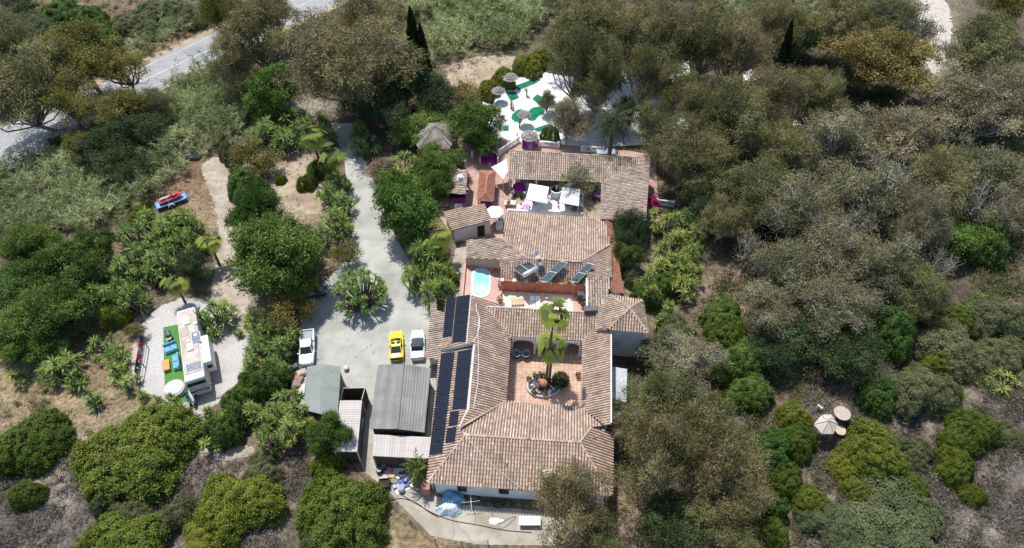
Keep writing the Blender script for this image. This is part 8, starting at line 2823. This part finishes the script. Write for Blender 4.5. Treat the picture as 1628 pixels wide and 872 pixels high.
# --- right slope shrubs
for kind, x, y, r, H, lab in (
    ('dbush', 1225, 715, 40, 4, 'bright green leafy bush right of the bottom eucalypts'),
    ('bush', 1250, 760, 32, 3, 'green bush below the leafy one right of the eucalypts'),
    ('dbush', 1215, 800, 34, 3.5, 'dark green bush at the foot of the bottom eucalypts'),
    ('lime', 1265, 660, 26, 2, 'pale green bush left of the beige gazebo'),
    ('bush', 1270, 700, 34, 3, 'green bush below the gazebo\'s left side'),
    ('bush', 1394, 712, 52, 3.4, 'large green bush right below the beige gazebo'),
    ('lime', 1340, 740, 26, 2, 'yellow-green bush at the lower left of the large gazebo bush'),
    ('greybush', 1460, 720, 28, 2.2, 'grey-green bush right of the large gazebo bush'),
    ('greybush', 1470, 615, 46, 3.2, 'olive-green rounded bush up the right slope'),
    ('bush', 1505, 625, 28, 2.6, 'green bush joined to the olive-green one on its right'),
    ('dbush', 1400, 625, 34, 3.5, 'deep green bush above the round table top'),
    ('bush', 1552, 680, 38, 3.2, 'neat rounded green bush on the right slope'),
    ('bush', 1520, 738, 33, 3.2, 'round yellow-green bush on the lower right slope'),
    ('bush', 1528, 698, 28, 2.4, 'small green bush between the two neat rounded ones'),
    ('bush', 1550, 787, 20, 2, 'small dark round bush alone above the stones'),
    ('greybush', 1420, 840, 92, 2.6, 'wide flat grey-green thicket at the bottom right'),
    ('greybush', 1330, 835, 46, 2, 'dull green thicket left of the wide flat one'),
    ('bush', 1225, 850, 34, 3, 'yellow-green bush at the bottom edge below the eucalypts'),
    ('bush', 1290, 795, 30, 2.4, 'green bush on bare earth at the bottom right'),
    ('greybush', 1510, 545, 52, 3, 'olive shrub on the slope below the wood'),
    ('greybush', 1590, 500, 44, 3, 'dull green shrub at the right edge, middle'),
    ('bush', 1525, 505, 30, 2.6, 'bright green shrub below the grey wood'),
    ('greybush', 1600, 560, 36, 2.4, 'dull shrub at the right edge above the palmettos'),
    ('lime', 1490, 570, 28, 2, 'yellow-green shrub left of the palmettos'),
    ('bush', 1365, 780, 26, 2, 'small green shrub below the large gazebo bush'),
    ('greybush', 1605, 690, 26, 2, 'dull shrub at the right edge, lower slope'),
    ('dbush', 1195, 620, 36, 3, 'dark green bush in the dip right of the grey-olive crown'),
    ('bush', 1455, 775, 26, 2, 'small olive bush in the grey scrub')):
    bush(kind, x, y, r, H, lab)
for x, y, r, lab in ((1553, 497, 30, 'yellow-green palmetto below the right-edge shrubs'), (1545, 590, 24, 'palmetto left of the yellowest one'), (1598, 602, 34, 'yellowest palmetto clump at the right edge'), (1525, 590, 20, 'small palmetto beside the olive-green bush'), (1565, 475, 18, 'little palmetto under the grey wood')):
    put('palmetto', x, y, r, 1.4, lab, 'palmetto', 'palmetto')
# ------------------------------------------------------------------ plants nobody could count
def region_points(poly, n, rng, edge_soft=.0):
    pts = [P(x, y) for x, y in poly]
    xs, ys = [p.x for p in pts], [p.y for p in pts]
    out = []
    px, py = np.array(xs), np.array(ys)
    while len(out) < n:
        x = rng.uniform(min(xs), max(xs), n*2)
        y = rng.uniform(min(ys), max(ys), n*2)
        ins = np.zeros(len(x), bool)
        j = len(px)-1
        for i in range(len(px)):
            c = ((py[i] > y) != (py[j] > y)) & (x < (px[j]-px[i])*(y-py[i])/(py[j]-py[i]+1e-12)+px[i])
            ins ^= c
            j = i
        out += list(zip(x[ins], y[ins]))
    return np.array(out[:n])
def thicket(name, polys, dens, hmin, hmax, m, seed, L=.85, W=.075, per=26, spread=.55, label=None):
    """cane: tufts of stems with long arching leaves"""
    rng = np.random.default_rng(seed)
    C, A, LL, T, ST = [], [], [], [], []
    for poly in polys:
        pts = [P(x, y) for x, y in poly]
        ar = abs(sum(pts[i].x*pts[(i+1) % len(pts)].y-pts[(i+1) % len(pts)].x*pts[i].y for i in range(len(pts))))/2
        q = region_points(poly, int(ar*dens), rng)
        for x, y in q:
            h = rng.uniform(hmin, hmax)*(1+.38*math.sin(x*.62+.5*math.sin(y*.3))*math.cos(y*.55))
            z0 = float(zterr(x, y))
            ld = rng.normal(size=2)*.3
            n = per
            u = .35+.65*rng.random(n)**.7
            base = np.stack([x+ld[0]*h*u*u+rng.normal(0, spread*.2, n), y+ld[1]*h*u*u+rng.normal(0, spread*.2, n), z0+h*u], 1)
            a = rng.random(n)*2*math.pi
            el = rng.normal(.35, .45, n)
            d = np.stack([np.cos(a)*np.cos(el)+ld[0]*1.2, np.sin(a)*np.cos(el)+ld[1]*1.2, np.sin(el)], 1)
            l = L*(.6+.7*rng.random(n))
            C.append(base+d*l[:, None]*.45); A.append(d); LL.append(l)
            T.append(np.clip(rng.normal(.48, .2)+.2*math.sin(x*.31+y*.2+math.sin(y*.5))+rng.normal(0, .12, n), 0, 1))
    C, A, LL, T = map(np.concatenate, (C, A, LL, T))
    V, F = leafs(C, A, LL, np.full(len(C), W)*(.7+.6*rng.random(len(C))), rng)
    o = np_obj(name, V, F, m, None, np.repeat(T, 4))
    return tag(o, kind='stuff')
thicket('cane_thicket', [[(262, 165), (300, 128), (345, 108), (380, 130), (398, 175), (385, 215), (350, 232), (330, 252), (290, 250), (258, 225)],
                         [(-40, 285), (60, 262), (150, 235), (240, 215), (290, 245), (300, 285), (268, 300), (235, 330), (190, 340), (140, 372), (90, 372), (40, 385), (-40, 400)]], 2.0, 1.6, 3.2, F_CANE, 51, per=34, W=.1)
thicket('cane_thicket', [[(590, 40), (640, -20), (860, -30), (870, 30), (840, 70), (800, 82), (745, 88), (712, 106), (690, 90), (690, 30)]], 1.5, 2.0, 4.0, F_CANE, 52, per=34, L=1.0, W=.13)
thicket('cane_thicket', [[(195, 95), (235, 60), (275, 35), (330, 20), (338, 38), (300, 58), (250, 84), (215, 102)], [(1120, 0), (1290, -10), (1300, 60), (1250, 120), (1180, 60)]], 1.2, 1.4, 3.0, F_CANE, 53, per=30, W=.1)
def scrub(name, polys, dens, m, seed, h=.7, per=40, W=.028, L=.5):
    rng = np.random.default_rng(seed)
    C, A, LL, T = [], [], [], []
    for poly in polys:
        pts = [P(x, y) for x, y in poly]
        ar = abs(sum(pts[i].x*pts[(i+1) % len(pts)].y-pts[(i+1) % len(pts)].x*pts[i].y for i in range(len(pts))))/2
        q = region_points(poly, int(ar*dens), rng)
        keep = np.sin(q[:, 0]*.55+1)*np.cos(q[:, 1]*.6)+.6*np.sin(q[:, 0]*1.7-q[:, 1]*1.3)+rng.normal(0, .5, len(q)) > -.35
        for x, y in q[keep]:
            z0 = float(zterr(x, y))
            k = rng.uniform(.5, 1.3)
            d = unit(rng.normal(size=(per, 3))*np.array([1, 1, .8])+np.array([0, 0, .45]))
            d[:, 2] = np.abs(d[:, 2])
            rad = h*k*rng.random((per, 1))
            c = np.array([x, y, z0])+d*rad*np.array([1.1, 1.1, .85])
            if name == 'leaf_litter':
                c[:, 2], d[:, 2] = z0+.035, 0
            C.append(c); A.append(d+rng.normal(size=(per, 3))*(.6 if name != 'leaf_litter' else .05)); LL.append(L*k*(.5+.8*rng.random(per)))
            T.append(np.clip(rng.normal(.5, .26)+rng.normal(0, .12, per), 0, 1))
    C, A, LL, T = map(np.concatenate, (C, A, LL, T))
    V, F = leafs(C, A, LL, np.full(len(C), W)*(.7+.7*rng.random(len(C))), rng)
    return tag(np_obj(name, V, F, m, None, np.repeat(T, 4)), kind='stuff')
scrub('dry_scrub', [[(-30, 790), (90, 800), (150, 775), (160, 735), (300, 745), (330, 720), (430, 740), (470, 800), (440, 880), (-30, 890)], [(420, 720), (480, 720), (540, 740), (470, 800), (430, 770)]], 3.0, F_TWIG, 61, per=62, h=.95, W=.05)
scrub('dry_scrub', [[(1260, 640), (1300, 590), (1440, 570), (1660, 520), (1660, 890), (1260, 890), (1270, 760)], [(1500, 660), (1660, 640), (1660, 890), (1460, 890)], [(0, 700), (110, 720), (140, 780), (0, 800)]], 2.8, F_TWIG, 62, per=60, h=1.0, W=.052)
F_GRASS = ramp_mat('dry_grass', [(.12, .105, .035), (.21, .165, .07), (.30, .235, .115), (.38, .31, .17)], .9, .1, .2)
F_WEED = ramp_mat('weeds', [(.04, .055, .012), (.08, .10, .025), (.13, .145, .045), (.2, .18, .08)], .85, .15, .2)
scrub('dry_grass', [[(0, 560), (120, 520), (200, 500), (215, 560), (225, 620), (150, 660), (110, 700), (0, 660)], [(250, 330), (270, 300), (320, 300), (345, 380), (330, 350)], [(600, 800), (700, 872), (560, 880)], [(400, 250), (520, 250), (520, 340), (430, 330)],
                    [(230, 10), (330, 15), (300, 60), (200, 90), (100, 40)], [(180, 310), (250, 320), (220, 350), (150, 380)], [(690, 100), (740, 85), (830, 85), (800, 130), (740, 150)]], .7, F_GRASS, 63, per=26, h=.35, W=.03, L=.35)
scrub('weeds', [[(0, 540), (200, 500), (220, 600), (160, 660), (0, 650)], [(60, 0), (330, 0), (300, 60), (120, 60)], [(1000, 330), (1160, 330), (1180, 560), (1000, 560)], [(1260, 640), (1620, 520), (1628, 872), (1260, 872)], [(400, 720), (560, 720), (600, 830), (420, 850)], [(1130, 120), (1628, 150), (1628, 520), (1200, 560)]], .28, F_WEED, 64, per=34, h=.5, W=.05, L=.4)
scrub('hillside_brush', [[(-60, 20), (100, -20), (330, -20), (330, 40), (230, 90), (200, 100), (90, 60), (-60, 110)], [(1130, 430), (1220, 420), (1250, 640), (1150, 600), (1090, 500)], [(1440, 470), (1640, 440), (1640, 700), (1500, 760), (1380, 640)], [(1200, 690), (1300, 680), (1420, 760), (1380, 872), (1180, 872)], [(400, 720), (570, 720), (570, 790), (470, 830), (420, 780)], [(995, 340), (1120, 330), (1130, 480), (1020, 520)], [(1250, 560), (1450, 560), (1640, 620), (1640, 880), (1250, 880)], [(1480, 640), (1640, 640), (1640, 880), (1440, 880)], [(-20, 640), (120, 640), (140, 740), (90, 800), (-20, 820)]], .95, foliage_mat('brush_leaves', [(.03, .04, .01), (.06, .07, .02), (.095, .10, .04), (.14, .13, .07)]), 68, per=80, h=.9, W=.08, L=.22)
scrub('leaf_litter', [[(560, 200), (580, 250), (600, 300), (618, 350), (645, 400), (690, 470), (690, 495), (650, 450), (600, 350), (570, 260)], [(535, 200), (550, 260), (562, 330), (566, 380), (545, 430), (510, 460), (490, 470), (485, 570), (500, 570), (505, 470), (560, 430), (580, 380), (570, 320), (556, 250)], [(580, 690), (690, 755), (690, 800), (640, 805), (570, 740)], [(484, 480), (560, 480), (600, 560), (560, 575), (484, 575)]], 1.1, ramp_mat('dead_leaves', [(.10, .075, .045), (.17, .13, .08), (.25, .20, .13), (.16, .16, .10)], .9, .1), 69, per=9, h=.55, W=.05, L=.12)
scrub('dry_stalks', [[(1200, 630), (1290, 610), (1290, 690), (1230, 690)]], 1.6, F_GRASS, 65, per=40, h=.9, W=.03, L=.8)
scrub('undergrowth', [[(1215, 60), (1440, 130), (1640, 130), (1640, 470), (1480, 500), (1400, 590), (1200, 620), (1130, 480), (1180, 300), (1100, 260), (1220, 220)], [(860, -20), (1420, -20), (1400, 60), (1230, 90), (960, 95), (890, 60)], [(560, 100), (700, 100), (700, 190), (600, 200)], [(0, 80), (90, 90), (100, 140), (0, 190)], [(90, 200), (240, 150), (260, 220), (60, 262)]], .85, foliage_mat('undergrowth_leaves', [(.022, .032, .009), (.05, .06, .02), (.085, .09, .036), (.13, .125, .065)]), 66, per=90, h=1.5, W=.12, L=.3)
scrub('undergrowth', [[(1000, 560), (1230, 560), (1260, 640), (1230, 872), (960, 872), (1000, 700)]], .8, foliage_mat('undergrowth_leaves', []), 67, per=90, h=1.3, W=.11, L=.28)
def stones(name, polys, dens, seed, smin=.05, smax=.22):
    rng = np.random.default_rng(seed)
    V, F, T, o = [], [], [], 0
    base = np.array([[1, 0, 0], [0, 1, 0], [-1, 0, 0], [0, -1, 0], [.2, .1, .7], [0, 0, -.4]])
    tri = np.array([[0, 1, 4], [1, 2, 4], [2, 3, 4], [3, 0, 4], [1, 0, 5], [2, 1, 5], [3, 2, 5], [0, 3, 5]])
    for poly in polys:
        pts = [P(x, y) for x, y in poly]
        ar = abs(sum(pts[i].x*pts[(i+1) % len(pts)].y-pts[(i+1) % len(pts)].x*pts[i].y for i in range(len(pts))))/2
        for x, y in region_points(poly, int(ar*dens), rng):
            s = rng.uniform(smin, smax)*rng.random()**.5
            a = rng.random()*6.28
            v = base*(1+rng.normal(size=(6, 3))*.18)*s*np.array([1.2, .8, .8])
            ca, sa = math.cos(a), math.sin(a)
            v = np.stack([v[:, 0]*ca-v[:, 1]*sa, v[:, 0]*sa+v[:, 1]*ca, v[:, 2]], 1)+np.array([x, y, float(zterr(x, y))+.02])
            V.append(v); F.append(tri+o); T.append(np.full(6, np.clip(rng.normal(.5, .2), 0, 1))); o += 6
    return tag(np_obj(name, np.concatenate(V), np.concatenate(F), ramp_mat('field_stones', [(.28, .23, .17), (.38, .32, .25), (.48, .42, .34), (.58, .52, .44)], .95, .1), None, np.concatenate(T)), kind='stuff')
stones('loose_stones', [[(1555, 800), (1600, 780), (1628, 770), (1628, 872), (1560, 872)], [(1540, 640), (1590, 630), (1600, 665), (1550, 665)]], 2.0, 71)
stones('loose_stones', [[(60, 720), (110, 730), (130, 790), (60, 800)], [(340, 250), (375, 300), (400, 560), (320, 700), (300, 650), (350, 480), (345, 330)], [(560, 770), (640, 820), (700, 872), (600, 872)]], .6, 72, .03, .12)
